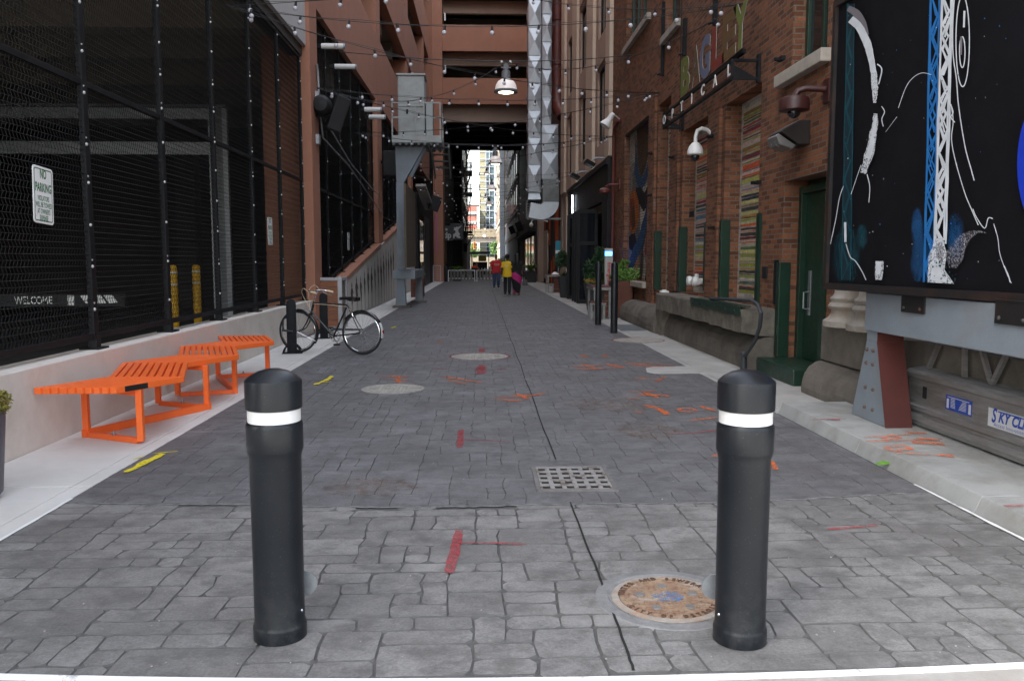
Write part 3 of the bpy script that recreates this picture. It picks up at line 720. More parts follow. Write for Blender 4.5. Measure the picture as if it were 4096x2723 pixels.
mur([('pale',[(0,.78),(.30,.80),(.30,1),(0,1)]),('grey',[(.1,.2),(.62,.15),(.72,.8),(.3,.85),(.05,.5)]),('pale',[(.50,.30),(.70,.36),(.74,.62),(.60,.60),(.50,.46)]),('brown',[(.32,1),(.82,1),(.86,.86),(.72,.74),(.56,.66),(.42,.72),(.34,.86)]),
     ('violet',[(.62,1),(.84,1),(.84,.88),(.70,.92)]),('blue',[(.28,.96),(.34,.80),(.44,.70),(.58,.66),(.72,.70),(.86,.80),(.98,.66),(1,.40),(.90,.34),(.84,.50),(.82,.66),(.70,.62),(.5,.58),(.34,.64),(.24,.74)]),
     ('black',[(.30,.62),(.52,.60),(.66,.56),(.80,.60),(.78,.46),(.62,.44),(.5,.5),(.32,.5)]),('orange',[(.08,.60),(.18,.62),(.34,.58),(.46,.50),(.46,.40),(.34,.33),(.2,.30),(.06,.36)]),
     ('rust',[(.08,.56),(.22,.55),(.3,.46),(.26,.38),(.1,.36)]),('brown',[(.16,.50),(.28,.50),(.32,.36),(.18,.33)]),('black',[(.04,.30),(.3,.32),(.42,.22),(.3,.14),(.16,.20),(.06,.22)]),
     ('rust',[(.2,.1),(.34,.18),(.5,.28),(.62,.34),(.6,.28),(.42,.16),(.3,.04)]),('blue',[(.0,.02),(.1,.14),(.28,.22),(.46,.28),(.62,.38),(.82,.50),(.92,.48),(.8,.34),(.62,.22),(.42,.12),(.2,0)]),
     ('tan',[(.18,.0),(.3,.10),(.42,.14),(.46,.10),(.32,0)]),('rust',[(.84,.40),(.96,.44),(.9,.28),(.78,.16),(.7,.18)]),('teal',[(.86,.36),(1,.40),(1,.18),(.88,.16)]),
     ('tan',[(.40,.02),(.46,.16),(.52,.16),(.48,0)]),('brown',[(.52,.0),(.58,.18),(.66,.18),(.62,0)]),('pale',[(.66,.02),(.72,.16),(.78,.10),(.76,0)]),('black',[(.74,.0),(.84,.10),(.96,.08),(.96,0)]),('orange',[(.92,.86),(1,.9),(1,.66),(.94,.70)])])
part(bb, 'window_sill', lime, (3.86,4.13,19.62,23.2,.82,.965), bevel=.015)
part(bb, 'window_sill', lime, (3.88,4.2,9.5,11.02,3.76,3.915), bevel=.012)
part(bb, 'window_sill', lime, (3.90,4.2,19.75,23.25,7.12,7.275), bevel=.01)
part(bb, 'window_sill', lime, (3.90,4.2,16.75,18.3,6.15,6.295), bevel=.01)
for (y0,y1,z0,z1) in (W1,W2,W3):
    b = MB()
    for q in ((y0,y0+.09,z0,z1),(y1-.09,y1,z0,z1)): b.box(4.16,4.24,*q)
    n = max(1, round((y1 - y0) / .8))
    for k in range(1, n + 1):
        if k < n or n == 1:
            yy = lerp(y0, y1, k / n) if n > 1 else (y0 + y1) / 2
            b.box(4.165,4.23,yy-.035,yy+.035,z0+.082,z1-.082)
    b.box(4.155,4.245,y0+.0905,y1-.0905,z0,z0+.08); b.box(4.155,4.245,y0+.0905,y1-.0905,z1-.08,z1)
    f = b.build('window', green, bb, bevel=.004)
    b = MB(); b.box(4.20,4.206,y0+.091,y1-.091,z0+.081,z1-.081); b.build('pane', glass_dark, f)
# door
dp = part(bb, 'door', green, (4.275,4.315,9.60,10.72,.20,2.36), bevel=.003)
b = MB(); b.box(4.20,4.33,10.725,10.825,.20,2.45); b.box(4.20,4.33,9.505,9.595,.20,2.45); b.box(4.205,4.33,9.5955,10.7245,2.365,2.455); b.build('frame', green, dp, bevel=.004)
b = MB(); b.box(4.262,4.274,9.75,10.17,1.42,1.84); b.box(4.256,4.2615,9.78,10.14,1.45,1.81); b.build('door_panel', green, dp, bevel=.003)
b = MB(); b.box(4.262,4.274,10.50,10.585,.78,1.36); b.tube([(4.262,10.53,.86),(4.19,10.53,.87),(4.19,10.53,1.08),(4.262,10.53,1.09)], .012, 8); b.build('handle', galv, dp, bevel=.002)
b = MB(); b.box(4.32,4.42,9.5,10.83,0,2.53); b.build('door_lining', green, dp)
part(bb, 'door_step', green, (3.70,4.27,9.55,10.86,0,.20), bevel=.02)
# stone base: half-round roll course and plinth
def roll(y0, y1, r0=.36, h=.40, name='stone_base', m=roll_stone, seed=1):
    rr = random.Random(seed); b = MB(); N = 14; K = max(2, int((y1 - y0) / .35)); rows = []
    for k in range(K + 1):
        y = lerp(y0, y1, k / K); row = []
        rj = .0 if k in (0, K) else rr.uniform(-.008,.008)
        row.append((4.0 - r0 * .99, y, 0))
        for i in range(N + 1):
            a = PI * .5 * i / N * 1.06 - .06
            x = 4.0 - (r0 + rj) * (math.cos(a) ** .72 if math.cos(a) > 0 else 0); z = h * (.12 + .88 * max(0, math.sin(max(a, 0))) ** .9)
            row.append((x + rr.uniform(-.006,.006), y, z + rr.uniform(-.006,.006)))
        rows.append(row)
    for r0_, r1_ in zip(rows[:-1], rows[1:]):
        for i in range(N + 1): b.quad(r0_[i], r1_[i], r1_[i+1], r0_[i+1])
    for r_ in (rows[0], rows[-1]): b.poly([(3.999, r_[0][1], 0)] + r_[:-1] + [(3.999, r_[0][1], h)])
    b.build(name, m, bb, smooth=45)
roll(7.45, 9.13, .36, .375, seed=2); roll(11.0, 16.1, .38, .46, seed=3); roll(16.75, 20.8, .46, .50, seed=4); roll(20.82, 25.2, .42, .46, seed=5)
part(bb, 'plinth', lime if False else roll_stone, (3.845,3.998,4.0,9.12,.378,.79), bevel=.012)
for k, y in enumerate((8.62, 8.05, 7.3)):
    b = MB(); b.lathe([(.30,.792),(.30,.85),(.285,.865),(.25,.885),(.22,.93),(.215,.965),(.245,.985),(.255,1.01),(.235,1.04),(.215,1.055),(.23,1.075),(.235,1.095),(.205,1.12),(.19,1.15),(.185,1.6),(.18,3.2)], 14, (3.97,y,0))
    b.build('column', mat('peeling white column', (.36,.335,.30), .8, var=.12, ns=6, stain=(.28,.20,.13), sa=.8, ss=5, bump=.4, bs=40), bb, smooth=True)
# loading ledge
def rough_box(x0,x1,y0,y1,z0,z1,n,seed,amp=.012,undercut=0.0,cham=.02):
    rr = random.Random(seed); bm = bmesh.new()
    bmesh.ops.create_grid(bm, x_segments=1, y_segments=1, size=.5); bm.free()
    b = MB(); K = n; rows = []
    for k in range(K + 1):
        y = lerp(y0, y1, k / K)
        sec = [(x0, z0 + undercut), (x0, lerp(z0+undercut, z1, .5)), (x0, z1 - cham), (x0 + cham, z1), (lerp(x0,x1,.4), z1), (x1, z1), (x1, z0), (lerp(x0,x1,.5), z0 + undercut * .35)]
        rows.append([(x + rr.uniform(-amp,amp), y + (rr.uniform(-amp,amp)), z + rr.uniform(-amp,amp) * (.5 if z > z1 - .01 else 1)) for x, z in sec])
    for a, c in zip(rows[:-1], rows[1:]):
        for i in range(8): b.quad(a[i], c[i], c[(i+1)%8], a[(i+1)%8])
    b.poly(rows[0]); b.poly(rows[-1]); return b
lg = rough_box(3.52,4.02,10.98,16.45,.46,.84,34,5,undercut=.06).build('loading_ledge', old_conc, bb, smooth=25)
rough_box(3.58,3.98,16.15,16.72,-.02,.52,5,9,amp=.018).build('ledge_leg', old_conc, lg, smooth=25)
b = MB(); b.box(3.495,3.515,11.0,13.62,.745,.865); b.box(3.496,3.66,11.0,13.62,.8655,.878)
for k in range(6): b.ball((3.493,11.2+k*.45,.80),.016,6,4)
b.build('edge_angle', green, lg)
# green steel corner guards
def guard(y0, y1, z0, z1, xo=3.965):
    yj = y1; b = MB(); b.box(3.965,4.115,yj-.024,yj-.004,z0,z1); b.box(3.965,3.985,yj-.0035,yj+.11,z0,z1)
    b.box(3.95,3.9645,yj-.02,yj+.02,z0+.28,z0+.42); b.box(3.95,3.9645,yj-.02,yj+.02,z1-.35,z1-.21)
    b.build('corner_guard', green, bb, bevel=.006)
guard(0,10.83,.205,1.47); guard(0,13.54,.845,2.16); guard(0,16.39,.845,2.16); guard(0,18.74,.825,2.16)
b = MB(); b.box(3.97,3.995,9.37,9.498,.205,1.47); b.box(3.97,4.05,9.499,9.515,.205,1.47); b.build('corner_guard', green, bb)
for (y0, y1, z0) in ((11.66,11.80,.845),(14.47,14.60,.95)):
    b = MB(); b.box(3.965,4.05,y0,y0+.02,z0,2.16); b.box(3.965,3.985,y0+.0205,y1,z0,2.16); b.build('corner_guard', green, bb)
part(bb, 'wall_plate', dark_panel, (3.985,3.9995,15.42,15.74,2.31,2.42)); part(bb, 'wall_plate', dark_panel, (3.975,3.9995,11.36,11.54,1.24,1.41), bevel=.01)
part(bb, 'wall_plate', black_metal, (3.965,3.9995,10.95,11.03,.9,1.5))
b = MB(); b.tube([(3.98,16.68,9),(3.975,16.66,6),(3.985,16.62,4.4),(3.93,16.63,2.6),(3.975,16.6,1.4),(3.95,16.55,.86)], .010, 6); b.build('cable', rubber, bb)
rp = mat('dark red pipe paint', (.12,.026,.019), .5, var=.15)
b = MB(); b.tube([(3.93,24.6,0),(3.93,24.6,5.15),(3.93,24.5,5.35),(3.93,23.9,5.44),(3.99,23.7,5.44)], .05, 8); b.build('wall_pipe', rp, bb, smooth=True)
for y, z in ((19.1,3.95),(19.1,3.0),(16.95,3.6),(13.9,2.05),(14.1,3.6),(11.7,2.6),(10.9,4.12)):
    b = MB(); b.box(3.90,3.96,y-.08,y+.08,z-.03,z+.02); b.tube([(3.95,y,z),(3.84,y,z-.01)], .025, 6); b.build('wall_anchor', black_metal, bb)
b = MB()
b.tube([(3.75,12.95,.875),(3.58,12.7,.90),(3.55,11.9,.93),(3.54,11.0,.96),(3.53,10.6,.97),(3.53,10.35,.93),(3.53,10.22,.83),(3.53,10.25,.66),(3.54,10.45,.46),(3.55,10.75,.28),(3.55,10.9,.2),(3.55,10.92,.0)], .025, 10)
cd = b.build('conduit', mat('grey pvc conduit', (.032,.037,.042), .5, var=.12), None, smooth=True); tag(cd, 'grey plastic conduit bending from the concrete ledge down to the walkway', 'pipe')
b = MB(); b.lathe([(.042,0),(.042,.25),(.034,.27)], 12, (3.55,10.92,0)); b.build('sleeve', mat('grey pvc conduit', (.07,.08,.09)), cd)
# ---------------------------------------------------------------- things on the brick wall
red_cam = mat('maroon camera housing', (.045,.011,.010), .45, var=.12)
t = thing('dome_camera', 'maroon dome camera on an arm beside the billboard', 'camera', (4.0, 9.52, 3.43))
b = MB(); b.box(3.96,3.999,9.44,9.60,3.30,3.56); b.tube([(3.96,9.52,3.45),(3.74,9.54,3.46),(3.66,9.56,3.44),(3.62,9.57,3.37)], .036, 10); b.build('bracket', red_cam, t, smooth=True)
b = MB(); b.lathe([(.0,3.385),(.09,3.38),(.155,3.36),(.17,3.33),(.17,3.22),(.15,3.21),(.10,3.205)], 20, (3.62,9.57,0)); b.build('housing', red_cam, t, smooth=True)
b = MB(); b.ball((3.62,9.57,3.20),.075,14,8); b.build('dome', glass_dark, t, smooth=True)
t = thing('wall_lamp', 'dark wedge shaped wall lamp with frosted lens above the green door', 'lamp', (4.0, 10.1, 2.88))
b = MB(); b.prism([(3.999,10.02,2.90),(3.999,10.02,3.19),(3.86,10.02,3.19),(3.66,10.02,3.08),(3.64,10.02,3.05),(3.86,10.02,2.90)], (0,.42,0)); b.build('housing', mat('bronze lamp housing', (.022,.018,.016), .45), t, bevel=.01)
b = MB(); b.prism([(3.62,10.05,3.035),(3.845,10.05,2.89),(3.80,10.05,2.845),(3.64,10.05,2.90),(3.60,10.05,3.0)], (0,.36,0)); b.build('lens', mat('frosted lens', (.17,.17,.165), .25, var=.1), t, bevel=.012)
t = thing('dome_camera', 'white camera on a curved gooseneck arm beneath the letter sign', 'camera', (4.0, 14.25, 3.5))
b = MB(); b.tube([(3.99,14.25,3.62),(3.88,14.22,3.72),(3.78,14.2,3.74),(3.70,14.18,3.70),(3.67,14.17,3.60),(3.67,14.17,3.48)], .032, 10); b.build('bracket', white_p, t, smooth=True)
b = MB(); b.lathe([(.04,3.50),(.06,3.49),(.11,3.43),(.135,3.36),(.135,3.30),(.11,3.285)], 18, (3.67,14.17,0)); b.build('housing', white_p, t, smooth=True)
b = MB(); b.ball((3.67,14.17,3.26),.075,14,8); b.build('dome', glass_dark, t, smooth=True)
b = MB(); b.box(3.985,3.999,13.98,14.12,3.22,3.38); tag(b.build('notice_plate', white_p), 'tiny white plate on the brick under the gooseneck camera', 'plate')
t = thing('horn_speaker', 'white horn speaker at the corner where brick meets tan wall', 'speaker', (4.0, 23.9, 5.45))
A = Matrix.Rotation(rad(-62), 3, 'Y') @ Matrix.Rotation(rad(10), 3, 'X')
b = MB(); b.lathe([(.04,.24),(.08,.20),(.085,.04),(.11,-.04),(.17,-.18),(.18,-.20),(.165,-.19),(.08,-.04),(0,0)], 20, (3.68,24.0,5.5), A=Matrix.Rotation(rad(35), 3, 'Y')); b.build('horn', white_p, t, smooth=True)
b = MB(); b.tube([(3.99,23.9,5.5),(3.85,23.9,5.62),(3.76,23.98,5.6)], .018, 6); b.build('bracket', galv, t)
t = thing('alarm_gong', 'dark red sprinkler alarm gong on a short arm at brick corner', 'alarm', (4.0, 23.8, 3.5))
b = MB(); b.tube([(3.95,23.8,3.66),(3.7,23.9,3.66),(3.6,23.95,3.6)], .03, 8); b.box(3.95,3.99,23.68,23.92,3.5,3.8); b.build('bracket', rp, t)
b = MB(); b.lathe([(0,3.58),(.10,3.57),(.17,3.52),(.17,3.44),(.10,3.40),(0,3.39)], 16, (3.58,23.96,0)); b.build('bell', rp, t, smooth=True)
t = thing('fire_valve', 'white twin fire hose valve standing out of the second striped window', 'valve', (4.2, 15.5, 1.0))
b = MB(); b.tube([(4.255,15.35,1.10),(4.05,15.35,1.10)], .06, 12); b.tube([(4.05,15.24,1.10),(4.05,15.64,1.10)], .07, 12); b.tube([(4.05,15.35,1.10),(4.05,15.35,1.24)], .04, 10); b.build('body', white_p, t, smooth=True)
for y in (15.22, 15.62): b = MB(); b.lathe([(.085,-.03),(.095,0),(.085,.05),(.03,.06)], 12, (3.99,y,1.10), A=Matrix.Rotation(-PI/2, 3, 'Y')); b.build('cap', white_p, t, smooth=True)
b = MB(); b.tube([(4.05 + .06*math.cos(a), 15.35 + .06*math.sin(a), 1.27) for a in [k*PI/6 for k in range(12)]], .012, 6, closed=True); b.build('handwheel', mat('valve red', (.35,.03,.02), .5), t)
b = MB(); b.box(3.62,3.78,16.42,16.60,.842,.875); b.box(3.66,3.74,16.47,16.55,.875,.90); tag(b.build('junction_box', white_p, bevel=.006), 'small white junction box lying at the far end of concrete ledge', 'junction box')
# sign frame with letters
t = thing('letter_sign', 'black steel sign frame reading BAGLEY in coloured letters over OPTICAL', 'sign', (3.6, 14, 4.06))
b = MB()
for z in (4.085, 4.335): b.box(3.58,3.62,11.93,16.38,z-.022,z+.022)
b.box(3.66,3.72,11.7,15.4,4.385,4.44)
b.build('rail', black_metal, t)
b = MB()
for y in (11.93, 16.38):
    b.box(3.579,3.621,y-.02,y+.02,4.108,4.312)
    for z in (4.085, 4.335): b.box(3.6215,3.99,y-.02,y+.02,z-.02,z+.02)
    b.box(3.955,3.998,y-.045,y+.045,4.03,4.42)
    s = .5 if y < 13 else -.5
    b.prism([(3.60,y+.022*(1 if s>0 else -1),4.12),(3.95,y+.022*(1 if s>0 else -1),4.105),(3.60,y+.022*(1 if s>0 else -1),4.29)], (0,.008,0))
b.build('bracket', black_metal, t)
lcol = dict(B='687033', A='5c4a36', G='626a84', L='80332a', E='684f2e', Y='6a7636')
edge_m = mat('pale letter edge', (.30,.29,.26), .6, var=.1)
for ch, yc in zip('BAGLEY', (14.74, 14.02, 13.42, 12.74, 12.16, 11.60)):
    vv = text_verts(ch, .86)[0]; wv = max(v.x for v in vv) - min(v.x for v in vv); b = MB(); letters(b, ch, .86, (3.60, yc, 4.40 + .30), RIGHT_WALL, 0, 1, sx=.54/wv, extrude=.004, bold=.034, res=5)
    b.build('letter', [mat('letter ' + ch, lcol[ch], .6, var=.15, ns=5), edge_m], t, fix=False)
for k, ch in enumerate('OPTICAL'):
    b = MB(); letters(b, ch, .24, (3.574, 16.22 - k * .70, 4.21), RIGHT_WALL, 0, 0, sx=1.25, extrude=.004, bold=.004); b.build('small_letter', white_p, t, fix=False)
for y, z0, z1 in ((18.25,5.5,7.05),(16.3,5.45,6.15),(14.2,5.45,8.0)):
    b = MB(); b.box(3.93,3.995,y-.045,y+.045,z0,z1); b.tube([(3.93,y,z0+.05),(3.85,y,z0+.02)], .02, 6); tag(b.build('anchor_strap', black_metal), {18.25: 'long black steel strap on the brick left of the letter sign', 16.3: 'short black strap on the brick above the letter B', 14.2: 'black steel strap rising above the letter L'}[y], 'strap')
# ---------------------------------------------------------------- billboard and stage
bd = Vector((.075, -1, 0)).normalized(); B0 = Vector((3.215, 7.5, 0)); AB = Matrix((bd, (0,0,1), bd.cross(Vector((0,0,1))))).transposed(); nb = AB @ Vector((0,0,1))
def bw(s, z, o=0.0): return B0 + bd * s + Vector((0,0,z)) + nb * o
def bp(px, py, o=0.0):      # photo point -> point on the board's face
    r = ray(px, py); t = (B0 - EYE).dot(nb) / r.dot(nb); return EYE + r * t + nb * o
Z0b, Z1b, SL = 1.29, 3.76, 5.2
t = thing('billboard', 'framed billboard painted black with blue and white strokes on grey steel legs', 'billboard', (3.4, 6, 0))
board_m = mat('board black paint', (.0045,.0045,.0065), .75, var=.3, ns=2, spec=.15)
b = MB(); b.hexa([bw(0,Z0b,-.16),bw(SL,Z0b,-.16),bw(SL,Z0b,-.002),bw(0,Z0b,-.002)], [bw(0,Z1b,-.16),bw(SL,Z1b,-.16),bw(SL,Z1b,-.002),bw(0,Z1b,-.002)])
board = b.build('panel', board_m, t)
b = MB(); fr = mat('dark frame', (.012,.012,.013), .5, var=.3, ns=4, stain=(.05,.02,.01), sa=.6, ss=3)
for (s0,s1,z0,z1) in ((-.05,SL+.05,Z0b-.06,Z0b),(-.05,SL+.05,Z1b,Z1b+.06),(-.05,-.0005,Z0b+.0005,Z1b-.0005),(SL+.0005,SL+.05,Z0b+.0005,Z1b-.0005)):
    b.hexa([bw(s0,z0,-.18),bw(s1,z0,-.18),bw(s1,z0,.03),bw(s0,z0,.03)], [bw(s0,z1,-.18),bw(s1,z1,-.18),bw(s1,z1,.03),bw(s0,z1,.03)])
b.build('frame', fr, t)
def zb(x, y): return 3200 + x * .7332, y * .7332
pc = dict(white='c9ced4', grey='6d6a70', teal='0c4450', blue='1f6cb0', deep='0c2ea8', dteal='06222b')
pm = {k: mat('board ' + k, v, .6, var=.14, ns=9) for k, v in pc.items()}
pmw = {'white': paint_mat('board dry white', 'c9ced4', (.40,.52), 55), 'grey': paint_mat('board dry grey', '77757c', (.44,.58), 60), 'teal': paint_mat('board mist teal', '0f5563', (.30,.60), 3.0, .13), 'deep': paint_mat('board deep spray', '0c2ea8', (.40,.60), 6.0, .9), 'blue': paint_mat('board mist blue', '1a5f9c', (.30,.60), 3.0, .15)}
layer = [0]; PK = [(k, 0) for k in pm] + [(k, 1) for k in pmw]; PB = MB()
def stroke(pts, w, c, dry=False, jit=0):
    layer[0] += 1; o = .00012 * layer[0]; rr = random.Random(layer[0])
    if len(pts) > 2:      # smooth
        P = [Vector(p) for p in pts]; W = w if isinstance(w, list) else [w] * len(P); Q = []; WW = []
        for i in range(len(P) - 1):
            p0, p1, p2, p3 = P[max(i-1,0)], P[i], P[i+1], P[min(i+2,len(P)-1)]
            for k in range(5):
                s = k / 5; Q.append(.5*((2*p1)+(p2-p0)*s+(2*p0-5*p1+4*p2-p3)*s*s+(3*p1-p0-3*p2+p3)*s**3)); WW.append(lerp(W[i],W[i+1],s))
        Q.append(P[-1]); WW.append(W[-1])
    else: Q = [Vector(p) for p in pts]; WW = w if isinstance(w, list) else [w] * 2
    vs = []; N = len(Q)
    for i in range(N):
        t_ = (Q[min(i+1,N-1)] - Q[max(i-1,0)]).normalized(); q = Vector((-t_.y, t_.x)); j = 500 * jit
        for sg in (1, -1):
            e = Q[i] + q * sg * (WW[i] / 2 + rr.uniform(-j, j)); vs.append(bp(*zb(e.x, e.y), o))
    PB.add(vs, [(2*i, 2*i+1, 2*i+3, 2*i+2) for i in range(N - 1)], PK.index((c, int(dry))))
def blob(pts, c, dry=False):
    layer[0] += 1; PB.poly([bp(*zb(*q), .00012 * layer[0]) for q in pts], PK.index((c, int(dry))))
def ell(cx, cy, rx, ry, n=40, a0=0, a1=360): return [(cx + rx*math.cos(rad(a0+(a1-a0)*k/n)), cy + ry*math.sin(rad(a0+(a1-a0)*k/n))) for k in range(n + 1)]
def mist(cx, cy, pts, c):
    for f in (1.25, 1.12, 1.0, .88, .76, .64, .52, .4): blob([(cx + (x-cx)*f, min(1536, cy + (y-cy)*f)) for x, y in pts], c, True)
mist(690, 1420, ell(690,1420,70,150,24), 'blue'); mist(640, 1240, ell(640,1240,26,90,20), 'blue'); mist(850, 1290, ell(850,1290,40,110,20), 'blue'); mist(255, 1400, ell(255,1400,62,140,24), 'teal'); mist(340, 1290, ell(340,1290,26,60,20), 'teal')
def lattice(x0t, x1t, x0b, x1b, y0, y1, c, n, lw, seed, fill=None):
    rr = random.Random(seed)
    if fill: blob([(x0t,y0),(x1t,y0),(x1b,y1),(x0b,y1)], fill)
    X = lambda side, t: lerp(x0t, x0b, t) if side == 0 else lerp(x1t, x1b, t)
    for side in (0, 1): stroke([(X(side,k/12) + rr.uniform(-2,2), lerp(y0,y1,k/12)) for k in range(13)], lw * 1.3, c)
    for k in range(n):
        t0 = k / n; t1 = min(1, (k + 1.15) / n); s = k % 2
        for j in range(3):
            stroke([(lerp(X(s,t0),X(1-s,t0),rr.uniform(0,.15)), lerp(y0,y1,t0)), (lerp(X(1-s,t1),X(s,t1),rr.uniform(0,.4)), lerp(y0,y1,t1))], lw * rr.uniform(.7,1.4), c)
lattice(262,300,228,278,20,1528,'teal',16,4.5,3,'dteal')
lattice(720,780,682,742,-20,1540,'blue',15,6,4); lattice(728,772,690,735,-20,1538,'blue',17,6,14)
lattice(790,850,750,812,-20,1330,'white',13,8,5); lattice(796,846,758,806,-20,1310,'white',19,8,6)
stroke([(283,45),(330,75),(366,125),(392,190)], [30,44,34,10], 'grey')
stroke([(297,105),(345,150),(385,230),(408,310),(424,400),(430,480)], [44,42,44,36,32,30], 'white', jit=.003)
stroke([(424,395),(430,480),(430,562)], [34,34,18], 'white', True, .006)
stroke([(436,620),(426,700),(408,800),(390,870),(366,945)], [20,34,46,44,30], 'white', True, .008)
stroke([(436,630),(428,700),(410,800),(392,865)], [10,18,30,26], 'white', jit=.004)
for pts, wd in (([(560,590),(600,480),(640,425),(690,398),(742,408)],3),([(490,720),(520,680),(552,638)],2),([(258,1015),(236,1080),(215,1200),(195,1290),(186,1330)],4),
    ([(272,1330),(295,1400),(325,1425),(360,1480),(382,1527)],5),([(355,900),(320,1000),(300,1060)],3),([(388,950),(403,1020),(398,1105)],5),([(850,570),(862,660),(853,760),(875,880),(925,1050),(962,1140),(1000,1228)],5),
    ([(970,1140),(990,1185),(1035,1245),(1055,1190),(1080,1193)],5),([(1085,1220),(1108,1300),(1118,1380),(1145,1460),(1182,1545)],4),([(1142,1450),(1165,1500),(1176,1540)],6),([(868,0),(860,150),(862,300),(880,430),(890,560),(910,700),(932,820),(960,920),(978,985)],6),
    ([(445,350),(470,380),(452,460)],7),([(468,580),(485,610),(470,650),(478,690)],5),([(848,568),(862,612),(850,640),(872,668)],6)):
    stroke(pts, wd, 'white')
stroke(ell(915,225,37,248), 6, 'white'); stroke(ell(913,285,15,84,24), 6, 'white'); stroke([(925,60),(922,150)], 11, 'white'); stroke([(908,200),(905,300)], 12, 'grey')
stroke([(268,1212),(270,1320)], 13, 'white')
blob([(436,1424),(481,1424),(479,1480),(470,1526),(436,1527),(432,1490)], 'white', True); blob([(437,1424),(468,1426),(462,1490),(440,1500)], 'white')
blob([(722,1540),(728,1400),(765,1300),(805,1300),(828,1380),(815,1470),(850,1520),(868,1548)], 'white', True); blob([(770,1330),(800,1320),(815,1400),(800,1440),(770,1400)], 'grey', True); blob([(735,1530),(750,1440),(785,1420),(800,1500),(840,1540)], 'white')
stroke(ell(1010,1480,150,215,16,185,285), [40,60,95,95,90,80,75,70,60,50,40,30,24,18,12,8,4], 'grey', True, .004)
blob(ell(1405,900,190,400), 'deep')
rr = random.Random(77)
for k in range(60):
    x, y = rr.uniform(220, 1180), rr.uniform(60, 1520); s = rr.uniform(1.0, 3.2); blob(ell(x, y, s, s * rr.uniform(1,2), 7), rr.choice(['white','blue','grey','teal']))
for k in range(26):
    x, y = rr.uniform(740, 890), rr.uniform(1380, 1535); s = rr.uniform(2, 6); blob(ell(x, y, s, s * 1.3, 7), rr.choice(['teal','dteal','teal']))
PB.build('painting', [(pmw if d_ else pm)[k] for k, d_ in PK], board, fix=False)
brown_f = mat('maroon steel paint', (.075,.017,.013), .5, var=.1, ns=3)
for y in (6.7, 2.2):
    b = MB()
    b.hexa([(3.413,y+.008,.088),(3.63,y+.008,.088),(3.63,y+.66,.088),(3.413,y+.66,.088)], [(3.385,y+.16,.80),(3.60,y+.16,.80),(3.60,y+.36,.80),(3.385,y+.36,.80)])
    b.box(3.385,3.60,y+.16,y+.36,.8005,.888)
    g = b.build('leg', grey_paint, t, bevel=.006)
    b = MB(); b.hexa([(3.405,y-.003,.088),(3.638,y-.003,.088),(3.638,y+.006,.088),(3.405,y+.006,.088)], [(3.378,y+.150,.80),(3.608,y+.150,.80),(3.608,y+.158,.80),(3.378,y+.158,.80)]); b.box(3.379,3.607,y+.150,y+.158,.8005,.887)
    b.build('face_plate', brown_f, g)
    part(t, 'leg_stub', grey_paint, (3.39,3.60,y+.16,y+.36,1.2205,1.34)); part(t, 'leg_stub', brown_f, (3.385,3.605,y+.15,y+.1595,1.2205,1.34))
    for zz, f in ((.2,.0),(.38,.35),(.60,.7),(.72,.8)): 
        for s in (.24, .40): b = MB(); b.ball((3.408-.03*(zz-.09)/.71, y+lerp(s, .22+ (s-.24)*.6, zz), zz), .016, 7, 5); b.build('bolt', mat('rusty bolt', (.10,.065,.05), .8, var=.3, ns=30), g)
b = MB(); b.box(3.36,3.60,2.0,7.06,.889,1.219); gd = b.build('girder', grey_paint, t, bevel=.008)
for y in (6.25, 5.05, 3.9): b = MB(); b.box(3.345,3.3585,y-.17,y+.17,1.09,1.235); b.box(3.34,3.62,y-.17,y+.17,1.2355,1.248); [b.ball((3.343,y+s*.12,1.125),.018,7,5) for s in (-1,1)]; b.build('clip_plate', fr, gd)
for y in (6.25, 5.05, 3.9): b = MB(); [b.box(3.42,3.47,y-.1+s*.09,y-.06+s*.09,1.2485,1.60) for s in (0,1,2)]; b.build('strut', fr, t)
st = thing('work_stage', 'long dull aluminium suspended work stage lying behind the billboard legs', 'work stage', (3.85, 5, .09))
b = MB(); sec = [(3.70,.12),(3.685,.16),(3.70,.20),(3.725,.205),(3.725,.225),(3.705,.24),(3.70,.275),(3.72,.285),(3.725,.30),(3.725,.50),(3.70,.515),(3.695,.55),(3.71,.575),(3.98,.62),(3.98,.10)]
b.prism([(x, 1.5, z - .012) for x, z in sec], (0, 5.45, 0)); b.build('base_rail', alum, st)
b = MB(); b.box(3.985,3.998,1.5,6.95,.09,.80); b.build('rear_rail', alum, st)
b = MB(); b.tube([(3.80,1.5,1.24),(3.80,6.9,1.24)], .03, 8); b.tube([(3.95,1.5,1.18),(3.95,6.9,1.18)], .025, 8); b.build('top_rail', alum, st)
k = 0
for y in (6.75, 5.88, 5.0, 4.1, 3.2, 2.3):
    for (ya, yb) in ((y, y-.36),(y-.52, y-.44) ,(y-.86, y-.47)):
        b = MB(); b.bar((3.78,ya,.585),(3.80,yb,1.215),.032,.032); b.bar((3.93,ya-.2,.60),(3.95,yb-.2,1.16),.028,.028); b.build('lattice_bar', alum, st)
sb = mat('sticker blue', (.012,.06,.36), .4, var=.05); sw = mat('sticker white', (.55,.56,.56), .45, var=.08)
b = MB()
for (y0,y1,z0,z1) in ((5.30,5.815,.30,.43),): b.box(3.7215,3.7243,4.85,y1,.29,.425)
b.build('sticker', sw, st)
b = MB(); letters(b, 'KY CLIMBER', .105, (3.720, 5.695, .372), RIGHT_WALL, sx=.9, align='LEFT', shear=.28, bold=.004); letters(b, 'S', .145, (3.7203, 5.775, .372), RIGHT_WALL, sx=.75, align='LEFT', shear=.25, bold=.004)
letters(b, '"Access Innovations"', .042, (3.720, 5.76, .312), RIGHT_WALL, sx=.95, align='LEFT', spacing=1.12, shear=.1)
